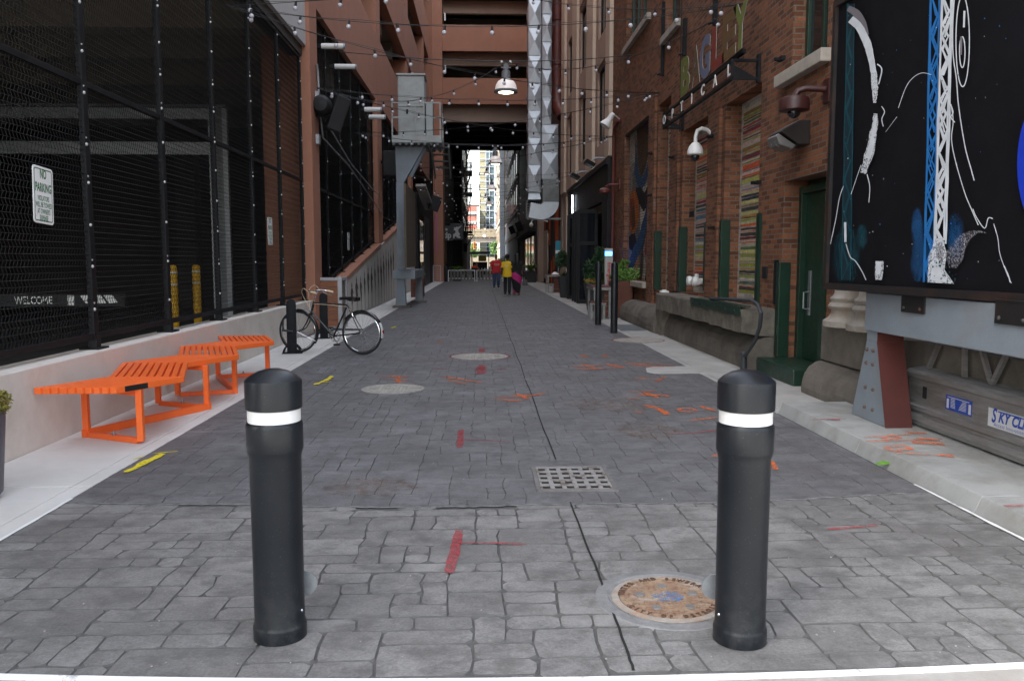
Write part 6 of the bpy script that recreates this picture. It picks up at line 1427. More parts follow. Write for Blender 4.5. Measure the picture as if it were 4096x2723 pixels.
string('bulb string level below the nearest dome lamp, from big tilted loudspeaker to letter sign brick', LB, RB, (2088,402), 12)
string('bulb string from big tilted loudspeaker down to the corner of brick and tan walls', LB, RC, (1995,513), 13)
string('bulb string from the small box on the mesh up to brick left of letter sign', LC, RB, (1975,498), 13)
string('bulb string low from the small box on the mesh to the brick corner', LC, RC, (1970,580), 12)
string('bulb string from the brick corner back behind the grey cabinet post', RC, Vector((-3.3,33.5,5.1)), (2124,616), 11)
zz = random.Random(3)
deep = [(30,33,5.3,5.0),(33,30,5.0,4.7),(36,38.5,5.2,5.1),(40,37,5.0,5.2),(42,45,5.2,4.9),(46,43,5.0,5.1),(49,52,5.1,5.0),(53,50,4.8,5.2),(55,57,5.2,5.0)]
for k, (ya, yb, za, zb_) in enumerate(deep):
    string('deep bulb string %s across the alley between the grey post and garage bridge' % ('first','second','third','fourth','fifth','sixth','seventh','eighth','ninth')[k], (-3.25 if ya < 52 else -2.6,ya,za), (3.85,yb,zb_), None, 10, zz.uniform(.3,.7), 1, lo=True, scale=1.1, r=.005)
for k, (ya, yb) in enumerate(((60,63),(65,62),(68,71),(74,71),(79,77))):
    string('bulb string %s under the garage bridge in the dark passage' % ('first','second','third','fourth','fifth')[k], (-2.68,ya,4.9), (3.2,yb,5.2), None, 9, zz.uniform(.3,.6), 1, lo=True, scale=1.2, r=.006)
for k, y in enumerate((88,93,98,104,111,119,128,138)):
    string('tiny far bulb string %s in the bright gap beyond the bridge' % ('first','second','third','fourth','fifth','sixth','seventh','eighth')[k], (-2.65,y,5.6), (3.2,y+zz.uniform(-3,3),5.9), None, 8, zz.uniform(.2,.6), 1, lo=True, scale=1.4, r=.008)
# ---------------------------------------------------------------- dome lamps
shade_m = mat('white lamp dome', (.82,.76,.73), .35, var=.0, emit=(1,.86,.80), es=.06); lamp_grey = mat('grey lamp neck', (.15,.155,.16), .5, var=.08)
lens_m = mat('lit lamp lens', (.9,.85,.7), .4, var=0, emit=(1,.88,.62), es=1.6); lens_d = mat('lit lamp filament', (1,.9,.7), .4, var=0, emit=(1,.8,.42), es=9)
words_ = ('nearest','second','third','fourth','fifth, hung highest,','sixth','seventh','farthest')
for k, (x, y, z) in enumerate(((.63,21,5.66),(.60,35,5.50),(.65,51,5.75),(.65,68,5.95),(.58,86,10.3),(.55,108,9.4),(.55,120,6.0),(.55,140,5.4))):
    t = thing('dome_lamp', '%s white dome lamp hanging lit over the alley' % words_[k], 'lamp', (x, y, z), 0, 'dome lamps hanging over the alley')
    bk = dict(parent=t, world=False)
    b = MB(); b.lathe([(.275,.045),(.272,.10),(.25,.19),(.20,.27),(.13,.315),(.105,.325),(.10,.31),(.19,.25),(.24,.18),(.262,.10),(.265,.045)], 36); b.build('shade', shade_m, smooth=True, **bk)
    b = MB(); b.lathe([(.262,.0),(.295,.0),(.302,.03),(.295,.055),(.262,.055)], 36); b.build('rim', lamp_grey, smooth=True, **bk)
    b = MB(); b.lathe([(0,-.02),(.15,-.012),(.262,.02)], 30); b.build('lens', lens_m, smooth=True, **bk)
    b = MB(); b.lathe([(0,-.026),(.05,-.0245),(.06,-.018)], 14); b.build('bulb_glow', lens_d, **bk)
    b = MB(); b.lathe([(.108,.325),(.11,.50),(.095,.53),(.06,.54),(.055,.58),(0,.585)], 20); b.build('neck', lamp_grey, smooth=True, **bk)
    b = MB(); b.lathe([(0,-.03),(.065,-.03),(.065,.03),(0,.03)], 18, (0,0,.63), A=Matrix.Rotation(PI/2,3,'X')); b.box(-.065,.065,-.029,.029,.57,.62); b.tube([(-.12,0,.60),(.12,0,.60)],.02,8); b.tube([(-.11,0,.72),(0,0,.69),(.11,0,.72)],.012,6); b.build('hanger', lamp_grey, **bk)
    for s in (-1,1): b = MB(); b.box(s*.11-.025,s*.11+.025,-.03,.03,.725,.775); b.build('clamp', white_p, **bk)
    xl = (-3.5 if y < 57 else -2.7) - x; xr = (3.95 if y < 57 else 3.2) - x
    b = MB(); b.tube([(xl,0,.95),(xl/2,0,.80),(-.1,0,.75),(0,0,.748),(.1,0,.75),(xr/2,0,.80),(xr,0,.95)], .011, 5); b.build('cable', sock_m, **bk)
# ---------------------------------------------------------------- far end of the alley
t = thing('dark_tenement', 'dark brick back wall of a building left of the bright gap', 'building', (-5, 100, 0))
dkb = brick_mat('sooty brick', (.045,.028,.022), (.03,.022,.018), (.03,.027,.024), (.015,.012,.01))
part(t, 'wall', dkb, (-12,-1.95,83.02,122,0,40))
for y in (88,94,100,106,112):
    for z in (4,8,12,16,20,24): part(t, 'window', glass_dark, (-1.949,-1.91,y,y+1.6,z,z+2.2))
part(t, 'corner_post', mat('pale grey corner', (.33,.32,.31), .8, var=.1), (-1.949,-1.6,115,121.5,0,4.4))
fe = thing('fire_escape', 'black iron fire escape silhouetted against the bright sky gap', 'fire escape', (-2, 96, 4))
fl = [4.6, 8.9, 11.3, 14.8, 18.4]
for i, z in enumerate(fl):
    part(fe, 'landing', black_metal, (-1.95,-1.02,93,98.5,z,z+.12))
    b = MB()
    for zz_ in (.5,1.0): b.tube([(-1.95,93,z+zz_),(-1.04,93,z+zz_),(-1.04,98.5,z+zz_),(-1.95,98.5,z+zz_)], .035, 4)
    for k in range(9): x = -1.93 + k*.11; b.tube([(x,93,z+.1),(x,93,z+1.0)], .022, 4)
    for k in range(14): y = 93+k*.42; b.tube([(-1.04,y,z+.1),(-1.04,y,z+1.0)], .022, 4)
    b.build('railing', black_metal, fe)
    if i:
        z0 = fl[i-1]; b = MB()
        for y in (94.0,94.6): b.bar((-1.85,y,z0),(-1.15,y,z),.07,.14)
        for k in range(9): f = k/9; b.box(lerp(-1.85,-1.15,f)-.1,lerp(-1.85,-1.15,f)+.1,94,94.6,lerp(z0,z,f),lerp(z0,z,f)+.04)
        b.build('stair', black_metal, fe)
b = MB(); b.tube([(-1.6,92.9,3.0),(-1.6,92.9,15)], .03, 4); b.tube([(-1.2,92.9,3.0),(-1.2,92.9,15)], .03, 4)
for k in range(32): b.tube([(-1.6,92.9,3.2+k*.37),(-1.2,92.9,3.2+k*.37)], .022, 4)
b.build('ladder', black_metal, fe)
b = MB(); b.bar((-1.95,92,2.6),(-.85,92,4.2),.1,.1); b.box(-1.9,-.9,91,93,4.2,4.32); b.box(-2.3,-1.6,91.8,92.2,2.4,3.3); b.build('bracket', black_metal, fe)
def tower(name, label, x0, x1, y0, y1, h, m): 
    t = thing(name, label, 'building', ((x0+x1)/2, y0, 0)); part(t, 'wall', m, (x0,x1,y0,y1,0,h)); return t
t = tower('brick_block', 'grey purple brick block with rows of windows on the right beyond the bridge', 3.75, 14, 83.02, 128, 34, mat('purple grey brick', (.17,.13,.125), .85, var=.12))
for z in (7,10.4,13.8,17.2,20.6,24):
    part(t, 'ledge', mat('pale ledge', (.36,.33,.31), .8, var=.08), (3.65,3.749,83.1,127.9,z-.5,z-.25))
    for y in range(86, 126, 5): q = part(t, 'window', glass_dark, (3.69,3.749,y,y+2.0,z,z+2.0)); part(t, 'shutter', mat('pale shutter', (.42,.40,.38), .7), (3.62,3.749,y+2.05,y+2.4,z-.1,z+2.2))
part(t, 'base', mat('blue grey base', (.13,.155,.18), .7, var=.1), (3.65,3.749,83.1,127.9,0,5.2)); part(t, 'base_band', dark_panel, (3.55,3.649,83.1,127.9,3.9,4.3))
t = tower('cream_block', 'cream stone office block lit by the sun at the alley end, right', 3.1, 16, 130, 172, 45, mat('cream stone', (.33,.265,.19), .85, var=.08))
for z in range(4, 42, 4):
    part(t, 'ledge', lime, (2.98,3.099,130.1,171.9,z-.4,z-.1))
    for y in range(133, 170, 6): part(t, 'window', mat('brown window', (.10,.075,.055), .3), (3.06,3.099,y,y+2.6,z+.4,z+2.9))
part(t, 'corner_panel', mat('pale blue panel', (.30,.35,.40), .6), (2.9,3.6,129.7,129.99,0,45))
t = thing('guideway', 'pale concrete elevated guideway crossing the far end of the alley', 'guideway', (0, 176, 5))
gcon = mat('guideway concrete', (.27,.25,.225), .85, var=.1)
part(t, 'beam', gcon, (-40,40,175,178,5.2,6.9)); part(t, 'parapet', mat('guideway tan parapet', (.20,.17,.12), .85, var=.1), (-40,40,174.6,174.99,6.3,8.0))
for x in (-6.5, 5.6): part(t, 'pier', gcon, (x,x+1.2,175.4,177.6,0,5.19))
t = thing('glass_tower', 'tall tower with olive strip, glass bay and pale blue panels closing the view', 'building', (3, 235, 0))
ty = 235; k_ = ty / 3280
X_ = lambda px: (px - 1925) * k_
ol = mat('olive panel', (.215,.20,.13), .7, var=.06); pb = mat('pale blue cladding', (.30,.345,.40), .6, var=.05); gl = mat('reflective glass', (.10,.14,.16), .06, var=0, metal=.3, spec=1); mul = mat('aluminium mullion', (.34,.37,.40), .4, var=0)
part(t, 'olive_strip', ol, (X_(1919),X_(1942),ty,ty+14,0,70)); part(t, 'wall', gl, (X_(1942)+.002,X_(1976),ty+.15,ty+14,0,70)); part(t, 'blue_panel', pb, (X_(1976)+.002,X_(2018),ty-.3,ty+14,0,70))
for z in range(1, 68, 2):
    part(t, 'mullion', mul, (X_(1919),X_(1975),ty-.12,ty-.002,z*1.02,z*1.02+.18))
for px in (1943, 1957): part(t, 'mullion', mul, (X_(px),X_(px)+.16,ty-.1,ty+.149,0,70))
for z in (4.4,10.5,14.6,18.7,22.8,26.9): part(t, 'window', mat('dark tower window', (.03,.035,.04), .1), (X_(1944),X_(1956),ty-.0015,ty+.12,z,z+1.5))
t = thing('striped_garage', 'sunlit parking garage with salmon and white bands at the alley end', 'parking garage', (-8, 215, 0))
sal = mat('salmon brick band', (.38,.115,.085), .85, var=.08); whb = mat('white concrete band', (.40,.385,.36), .85, var=.05)
gy = 215; gk = gy / 3280
for px0, px1 in ((828,848),(867,886),(902,926),(945,962),(985,1002),(1030,1049)): 
    z1, z0 = 1.5 + (1039 - px0) * gk, 1.5 + (1039 - px1) * gk
    part(t, 'band', sal, (-40,(1918-1925)*gk,gy,gy+1,z0,z1)); part(t, 'ledge', whb, (-40,(1918-1925)*gk,gy-.05,gy+1,z0-.75,z0-.002))
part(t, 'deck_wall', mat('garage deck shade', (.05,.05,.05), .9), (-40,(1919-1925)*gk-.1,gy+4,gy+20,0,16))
part(t, 'corner_pier', whb, ((1908-1925)*gk,(1918-1925)*gk+.05,gy-.1,gy+1.1,0,15.2))
b = MB(); b.box(-60,60,188,188.4,0,2.15); o = tag(b.build('street_wall', mat('beige street wall', (.24,.205,.15), .85, var=.1)), 'low beige street wall closing off the far end under the guideway', 'wall'); o['kind'] = 'thing'
for (x, y, h, r, lab) in ((-1.9,170,4.6,1.7,'small street tree left of centre under the far guideway'),(3.0,160,4.9,1.6,'small street tree on the right under the far guideway')):
    t = thing('street_tree', lab, 'tree', (x, y, 0), 0, 'small street trees at the far end')
    b = MB(); b.tube([(x,y,0),(x+.1,y,1.2),(x,y,2.4),(x+.2,y,h-1)],[.12,.1,.08,.03],8); b.tube([(x,y,2.0),(x-.6,y+.2,3.2)],[.05,.02],6); b.tube([(x,y,2.2),(x+.7,y-.2,3.3)],[.05,.02],6); b.build('trunk', mat('bark', (.10,.08,.06), .9), t)
    b = MB(); clump(b, (x,y,h-1.3), (r,r,1.3), 900, .28, random.Random(int(x*10)), 8); b.build('crown', leafm['tree'], t, fix=False)
t = thing('traffic_light', 'orange cased traffic light hanging beyond the patio at the far street', 'traffic light', (-1.35, 165, 4.0))
b = MB(); b.box(-1.6,-1.15,165,165.3,3.75,5.1); b.build('housing', mat('traffic light orange', (.75,.22,.02), .5), t, bevel=.04)
b = MB(); b.tube([(-1.38,165.15,5.1),(-1.38,165.15,8)],.03,5); b.build('hanger', black_metal, t)
for z in (4.0,4.43,4.86): b = MB(); b.lathe([(0,0),(.15,0),(.16,.12)],12,(-1.38,164.99,z),A=Matrix.Rotation(PI/2,3,'X')); b.build('signal_lens', dark_panel, t)
# ---------------------------------------------------------------- patio rail and furniture
t = thing('patio_fence', 'low white metal patio fence with grey wooden slats across the alley', 'fence', (.3, 57.95, 0))
fw = mat('white fence metal', (.66,.66,.65), .5, var=.04); fsl = mat('grey fence slat', (.145,.125,.105), .8, var=.2, ns=5)
x = -2.35
while x < 2.9:
    x1 = min(x + 1.98, 2.95)
    b = MB(); b.box(x,x1-.06,57.93,57.97,.74,.80); b.box(x,x1-.06,57.93,57.97,.18,.23)
    b.box(x,x+.06,57.925,57.975,0,.7395); b.box(x1-.13,x1-.07,57.925,57.975,0,.7395); b.box(x-.02,x+.10,57.8,58.1,0,.02); b.box(x1-.15,x1-.04,57.8,58.1,0,.02); b.build('frame', fw, t)
    k = x + .16
    while k + .12 < x1 - .15: b = MB(); b.box(k,k+.12,57.90,57.928,.12,.77); b.build('slat', fsl, t); k += .235
    x += 2.0
b = MB(); t = thing('patio_table', 'dark patio table with dishes behind the white patio fence', 'table', (.1, 63.5, 0))
part(t, 'tabletop', dark_panel, (-.7,.9,63,64,.72,.76)); part(t, 'leg', black_metal, (-.02,.12,63.4,63.55,0,.719))
b = MB(); rr = random.Random(2)
for k in range(9): xx, yy = rr.uniform(-.55,.8), rr.uniform(63.05,63.9); b.lathe([(0,.7605),(.10,.7605),(.12,.785)],12,(xx,yy,0)) if k % 2 else b.lathe([(0,.7605),(.035,.7605),(.04,.88),(0,.88)],10,(xx,yy,0))
tag(b.build('tableware', white_p), 'plates and cups set on the dark patio table', 'tableware')
for (x, y, lab) in ((-.55,62.4,'dark patio chair under the seated person in orange'),(.75,64.3,'dark patio chair under the seated person right of the patio table'),(-.35,65.2,'dark patio chair under the seated person at the back of the patio')):
    c = thing('patio_chair', lab, 'chair', (x, y, 0)); part(c, 'seat', dark_panel, (x-.22,x+.22,y-.22,y+.22,.42,.46)); part(c, 'backrest', dark_panel, (x-.22,x+.22,y-.27,y-.23,.46,.9) if y < 65 else (x-.22,x+.22,y+.23,y+.27,.46,.9))
    for sx in (-.2,.17):
        for sy in (-.2,.17): part(c, 'leg', black_metal, (x+sx,x+sx+.03,y+sy,y+sy+.03,0,.419))
t = thing('food_cart', 'dark covered cart with a yellow panel beyond the patio tables', 'cart', (.0, 84, 0))
part(t, 'body', dark_panel, (-.9,.6,84,86,.4,1.3)); part(t, 'canopy', mat('grey cart canopy', (.16,.17,.18), .7), (-1.2,.9,83.7,86.3,2.1,2.35), bevel=.08); part(t, 'panel', mat('yellow cart panel', (.5,.42,.05), .6), (-.3,.5,83.96,83.995,1.35,1.95))
for x in (-1.05,.72): part(t, 'post', dark_panel, (x,x+.08,84,84.08,0,2.1))
for x in (-.6,.3): b = MB(); b.lathe([(0,-.05),(.28,-.05),(.28,.05),(0,.05)],16,(x,83.9,.28),A=Matrix.Rotation(PI/2,3,'X')); b.build('wheel', rubber, t)
t = thing('picnic_table', 'long grey patio table at the left behind the patio fence', 'table', (-1.3, 66, 0)); part(t, 'tabletop', fsl, (-1.8,-.7,65.5,67.5,.72,.78)); part(t, 'bench_seat', fsl, (-1.8,-.7,64.9,65.2,.42,.46)); part(t, 'leg', black_metal, (-1.3,-1.2,65.6,67.4,0,.719)); part(t, 'leg', black_metal, (-1.3,-1.2,65,65.1,0,.419))
# ---------------------------------------------------------------- people
def skinned(V, E, root, levels=2):
    names = list(V); me = bpy.data.meshes.new('s'); me.from_pydata([V[n][0] for n in names], [(names.index(a), names.index(c)) for a, c in E], [])
    o = bpy.data.objects.new('s', me); COL.objects.link(o); m = o.modifiers.new('skin', 'SKIN'); m.use_smooth_shade = True
    bpy.context.view_layer.objects.active = o
    for i, n in enumerate(names):
        r = V[n][1]; me.skin_vertices[0].data[i].radius = r if isinstance(r, tuple) else (r, r); me.skin_vertices[0].data[i].use_root = (n == root)
    s = o.modifiers.new('sub', 'SUBSURF'); s.levels = levels; s.render_levels = levels
    dg = bpy.context.evaluated_depsgraph_get(); ev = bpy.data.meshes.new_from_object(o.evaluated_get(dg))
    out = ([Vector(v.co) for v in ev.vertices], [tuple(p.vertices) for p in ev.polygons])
    bpy.data.objects.remove(o); bpy.data.meshes.remove(me); bpy.data.meshes.remove(ev); return out
def hand(b, wr, d, pn, s=1.0):
    d = Vector(d).normalized(); pn = Vector(pn).normalized(); sd_ = d.cross(pn).normalized(); wr = Vector(wr)
    b.hexa([wr-sd_*.026*s-pn*.012*s, wr+sd_*.026*s-pn*.012*s, wr+sd_*.026*s+pn*.012*s, wr-sd_*.026*s+pn*.012*s], [wr+d*.09*s-sd_*.04*s-pn*.012*s, wr+d*.09*s+sd_*.04*s-pn*.012*s, wr+d*.09*s+sd_*.04*s+pn*.012*s, wr+d*.09*s-sd_*.04*s+pn*.012*s])
    for k, L in enumerate((.066,.078,.072,.056)):
        p0 = wr + d*.085*s + sd_*(-.03+.02*k)*s; b.tube([p0, p0+d*L*.5*s+pn*.006*s, p0+d*L*.85*s+pn*.024*s, p0+d*L*s+pn*.042*s], [.0095*s,.009*s,.008*s,.006*s], 6)
    p0 = wr + d*.03*s - sd_*.03*s; b.tube([p0, p0+d*.03*s-sd_*.028*s+pn*.01*s, p0+d*.062*s-sd_*.034*s+pn*.022*s], [.012*s,.010*s,.007*s], 6)
skin_l = mat('light skin', (.46,.26,.18), .6, var=.05); skin_d = mat('dark brown skin', (.105,.048,.028), .55, var=.05); hair_b = mat('black hair', (.008,.007,.006), .6, var=.2); hair_br = mat('dark brown hair', (.025,.015,.010), .6)
def person(label, loc, rz, h, J, skin, parts, group=None, girth=1.0, hands=True):
    t = thing('person', label, 'person', loc, rz, group); k = h / 1.75; g = girth
    V = dict(pel=((0,0,.96),(.15*g,.115*g)), wai=((0,.0,1.10),(.135*g,.10*g)), che=((0,0,1.30),(.155*g,.105*g)), nkb=((0,0,1.44),(.085,.07)), nek=((0,-.01,1.51),.052), hd1=((0,-.02,1.575),(.066,.078)), hd2=((0,-.015,1.65),(.074,.092)), hd3=((0,.0,1.72),(.055,.066)))
    E = [('pel','wai'),('wai','che'),('che','nkb'),('nkb','nek'),('nek','hd1'),('hd1','hd2'),('hd2','hd3')]
    D = dict(ls=(-.175,0,1.40), le=(-.225,.02,1.13), lw=(-.24,-.03,.88), rs=(.175,0,1.40), re=(.225,.02,1.13), rw=(.24,-.03,.88), lh=(-.095,0,.92), lk=(-.10,-.01,.50), la=(-.10,.02,.09), lt=(-.11,-.15,.035), rh=(.095,0,.92), rk=(.10,-.01,.50), ra=(.10,.02,.09), rt=(.11,-.15,.035)); D.update(J)
    rad_ = dict(s=.062, e=.044, w=.030, h=.088, k=.060, a=.040, t=.034)
    for n, p in D.items(): V[n] = (p, rad_[n[1]] * (g if n[1] in 'sh' else 1))
    for s in 'lr': E += [('che',s+'s'),(s+'s',s+'e'),(s+'e',s+'w'),('pel',s+'h'),(s+'h',s+'k'),(s+'k',s+'a'),(s+'a',s+'t')]
    sc_ = Matrix.Scale(k, 4)
    vs, fs = skinned(V, E, 'pel'); b = MB(sc_); b.add(vs, fs)
    if hands:
        for s, sg in (('l',-1),('r',1)):
            d = Vector(D[s+'w']) - Vector(D[s+'e']); hand(b, D[s+'w'], d, (-sg,-.2,0), 1.05)
    b.tube([(0,-.105,1.665),(0,-.125,1.635),(0,-.11,1.622)],[.008,.016,.010],8)      # nose
    for sg in (-1,1): b.ball((sg*.082,.0,1.64),.022,8,6,0,(.45,.8,1.2))
    b.build('body', skin, t, smooth=60, world=False, fix=False)
    b = MB(sc_)
    for sg in (-1,1): b.ball((sg*.030,-.098,1.665),.011,8,6)
    b.build('eye', hair_b, t, world=False); b = MB(sc_); b.tube([(-.024,-.100,1.597),(0,-.107,1.595),(.024,-.100,1.597)],.006,6); b.build('mouth', mat('lip', (.25,.08,.07), .5), t, world=False)
    def cloth(nm, names, Rr, ed, root, m, lev=2, extra=None):
        VV = {n: (V[n][0] if n in V else None, r) for n, r in Rr.items()}
        for n, p in (extra or {}).items(): VV[n] = (p, Rr[n])
        v2, f2 = skinned(VV, ed, root, lev); q = MB(sc_); q.add(v2, f2); return q.build(nm, m, t, smooth=60, world=False, fix=False)
    parts(t, V, D, cloth, sc_, g)
    return t
def lp(a, c, f): return tuple(lerp(a[i], c[i], f) for i in range(3))
def shirt(cloth, V, D, m, g, hem=.84, sleeve=.85, wide=1.0, nm='shirt', seat=0.0, sc_=None, t=None):
    b = MB(sc_); n = 26; top = V['nkb'][0][2] + .035; yo = lambda z: lerp(0, V['nkb'][0][1], min(1, max(0, (z - .5 - .3*(seat == 0)) / .55)))
    sh = D['ls'][2]; L = [(hem,.205*wide,.150*wide),(lerp(hem,sh,.12),.200*wide,.150*wide),(lerp(hem,sh,.35),.190*wide,.142*wide),(lerp(hem,sh,.6),.186,.140),(lerp(hem,sh,.82),.192,.135),(sh-.015,.196,.118),(sh+.028,.165,.095),(sh+.055,.105,.078),(top,.070,.066)]
    rows = []
    for q in range(len(L) - 1):
        for f in range(3): rows.append(tuple(lerp(L[q][i], L[q+1][i], f/3) for i in range(3)))
    rows.append(L[-1]); vs = []; rr = random.Random(int(hem*100))
    for r_i, (z, rx_, ry_) in enumerate(rows):
        for i in range(n):
            a = 2*PI*i/n; fold = 1 + (.035*math.sin(a*5 + z*9) + .02*math.sin(a*9 - z*14)) * max(0, 1 - r_i/len(rows)*1.3)
            cx_, sx_ = math.cos(a), math.sin(a); e_ = .82
            vs.append((rx_*g*fold*math.copysign(abs(cx_)**e_, cx_), ry_*g*fold*math.copysign(abs(sx_)**e_, sx_) + yo(z), z + (.012*math.sin(a*3) if r_i == 0 else 0)))
    K = len(rows)
    b.add(vs, [(i*n+k,i*n+(k+1)%n,(i+1)*n+(k+1)%n,(i+1)*n+k) for i in range(K-1) for k in range(n)])
    for s_, sg in (('l',-1),('r',1)):
        A = Vector(D[s_+'s']) + Vector((-sg*.05,0,.0)); B = Vector(lp(D[s_+'s'], D[s_+'e'], sleeve)); b.tube([A, Vector(D[s_+'s']) + Vector((0,0,-.01)), A.lerp(B,.6), B], [.078*g,.084*g,.080*g,.078*g], 14, cap=False)
    return b.build(nm, m, t, smooth=60, world=False, fix=False)
def trousers(cloth, V, D, m, g, w_=1.0):
    Rr = dict(pel=(.125*g,.10*g), lh=.092*g*w_, lk=.083*w_, la=.074*w_, rh=.092*g*w_, rk=.083*w_, ra=.074*w_)
    return cloth('trousers', None, Rr, [('pel','lh'),('lh','lk'),('lk','la'),('pel','rh'),('rh','rk'),('rk','ra')], 'pel', m)
def shoes(t, D, m, sc_, sole=None):
    for s in 'lr':
        a = Vector(D[s+'a']); p = Vector(D[s+'t']); b = MB(sc_); d = (p - a); d.z = 0; d.normalize()
        b.tube([a - d*.05 + Vector((0,0,-.03)), a + Vector((0,0,-.02)), lp(a,p,.5), p + Vector((0,0,.01)), p + d*.06 + Vector((0,0,.0))],[.045,.055,.052,.045,.03],10); o = b.build('shoe', m, t, smooth=True, world=False)
        if sole: q = MB(sc_); q.tube([a - d*.07 + Vector((0,0,-.068)), p + d*.07 + Vector((0,0,-.018))],.02,8); q.build('sole', sole, o, smooth=True, world=False)
def hair_cap(t, sc_, m, r=1.12, low=.0, beard=False):
    b = MB(sc_); b.ball((0,.012,1.685),.098*r,16,12,0,(.90,1.05,.98)); q = b
    o = b.build('hair', m, t, smooth=True, world=False)
# man in a red jersey walking towards the camera
def man_parts(t, V, D, cloth, sc_, g):
    red = mat('red jersey', (.50,.018,.022), .75, var=.12, ns=9); shirt(cloth, V, D, red, g, .80, .9, 1.05, 'jersey', sc_=sc_, t=t)
    trousers(cloth, V, D, mat('blue jeans', (.035,.065,.135), .85, var=.25, ns=9), g, 1.1); shoes(t, D, rubber, sc_, white_p)
    b = MB(sc_); b.ball((0,.02,1.70),.092,14,10,0,(.9,1.02,.92)); b.build('hair', hair_br, t, smooth=True, world=False)
    b = MB(sc_); b.ball((0,-.062,1.585),.062,12,8,0,(.95,.75,.8)); b.build('beard', hair_br, t, smooth=True, world=False)
    b = MB(sc_); [b.box(s*.034-.028,s*.034+.028,-.122,-.112,1.648,1.682) for s in (-1,1)]; b.box(-.07,.07,-.116,-.110,1.672,1.682); [b.box(s*.072-.003,s*.072+.003,-.112,.0,1.668,1.678) for s in (-1,1)]; b.build('sunglasses', glass_dark, t, world=False)
    b = MB(sc_); letters(b, 'Braves', .105, (0,-.176,1.265), FACING, shear=.3, bold=.004); b.stroke([(-.12,-.178,1.20),(0,-.178,1.19),(.13,-.178,1.215)],.012,nrm=(0,-1,0)); b.build('jersey_lettering', mat('pale jersey lettering', (.55,.35,.33), .7), t, world=False, fix=False)
person('bearded person in red jersey, sunglasses and jeans walking towards the camera', (.78,43.6,0), rad(8), 1.76, dict(lw=(-.30,-.06,.90), le=(-.27,.03,1.14), re=(.26,.0,1.13), rw=(.27,-.10,.92), lk=(-.09,-.02,.50), la=(-.10,.08,.10), rk=(.11,-.16,.53), ra=(.10,-.10,.12), rt=(.11,-.26,.05)), skin_l, man_parts, girth=1.08)
def boy_parts(t, V, D, cloth, sc_, g):
    yel = mat('yellow tee shirt', (.80,.52,.015), .8, var=.08, ns=8); shirt(cloth, V, D, yel, g, .80, .78, 1.08, 'tee_shirt', sc_=sc_, t=t)
    trousers(cloth, V, D, mat('black trousers', (.012,.012,.014), .8, var=.2), g, 1.05); shoes(t, D, rubber, sc_, white_p); hair_cap(t, sc_, hair_b, 1.16)
    b = MB(sc_)
    for z, w_ in ((1.33,.14),(1.285,.19),(1.27,.19),(1.225,.10),(1.21,.17),(1.13,.11)): b.box(-w_/2+.02,w_/2+.02,.160,.166,z,z+.012)
    b.build('back_print', mat('pale shirt print', (.85,.72,.35), .7), t, world=False)
person('person in yellow tee shirt and black trousers seen from behind, walking away', (1.10,35.0,0), PI - rad(4), 1.72, dict(la=(-.09,.06,.10), lt=(-.10,-.10,.035), ra=(.09,-.08,.09), rt=(.10,-.24,.035), rk=(.09,-.06,.50), rw=(.27,-.02,.86), lw=(-.26,.02,.86)), skin_d, boy_parts, girth=.95)
def woman_parts(t, V, D, cloth, sc_, g):
    blk = mat('black knit top', (.010,.010,.011), .85, var=.1); shirt(cloth, V, D, blk, g, .96, .55, .98, 'top', sc_=sc_, t=t)
    pink = mat('magenta skirt cloth', (.48,.022,.17), .75, var=.1)
    b = MB(sc_); n = 96; rows = [(.10,.115,.13),(.22,.135,.15),(.45,.16,.165),(.70,.20,.185),(.85,.205,.19),(.98,.185,.165),(1.05,.165,.14)]
    for (z, rx_, ry_) in rows: pass
    lev = [tuple(lerp(rows[a][q],rows[a+1][q],f/12) for q in range(3)) for a in range(6) for f in range(12)] + [rows[-1]]; vs = [(rx_*g*math.cos(2*PI*i/n), ry_*g*math.sin(2*PI*i/n), z) for z, rx_, ry_ in lev for i in range(n)]
    K = len(vs) // n; o0 = len(b.f)
    b.add(vs, [(i*n+k,i*n+(k+1)%n,(i+1)*n+(k+1)%n,(i+1)*n+k) for i in range(K-1) for k in range(n)])
    for i in range(K-1):
        for k in range(n):
            z = vs[i*n+k][2]; a = (2*PI*k/n) % (2*PI); u_ = z * 1.9 + (a / PI) * .9
            b.m[o0 + i*n + k] = 1 if ((u_ % 1.55) < .62) else 0
    b.build('skirt', [blk, pink], t, smooth=60, world=False)
    shoes(t, D, mat('tan sandal', (.25,.12,.06), .7), sc_)
    b = MB(sc_); b.ball((0,.02,1.68),.105,16,12,0,(.95,1.05,1.0)); b.tube([(0,.075,1.66),(0,.11,1.52),(0,.125,1.36),(0,.13,1.20)],[.085,.105,.105,.06],14); b.build('hair', hair_b, t, smooth=True, world=False)
wm = person('person in black top and black and magenta skirt seen from behind with long hair', (1.50,35.0,0), PI + rad(6), 1.75, dict(lw=(-.30,-.04,.90), le=(-.27,.02,1.14), rw=(.25,-.06,.88)), skin_d, woman_parts, girth=1.18)
t = thing('handbag', 'dark handbag hanging from the hand of the person in the skirt', 'handbag', (1.83, 35.0, .42))
b = MB(); b.hexa([(1.74,34.92,.42),(1.97,34.92,.42),(1.97,35.06,.42),(1.74,35.06,.42)], [(1.77,34.94,.66),(1.95,34.94,.66),(1.95,35.04,.66),(1.77,35.04,.66)]); b.build('bag', mat('dark taupe leather', (.045,.038,.032), .5, var=.1), t, bevel=.02)
for yy in (34.95,35.03): b = MB(); b.tube([(1.79,yy,.66),(1.82,yy,.80),(1.85,yy,.87),(1.89,yy,.80),(1.93,yy,.66)],.009,6); b.build('handle', dark_panel, t)
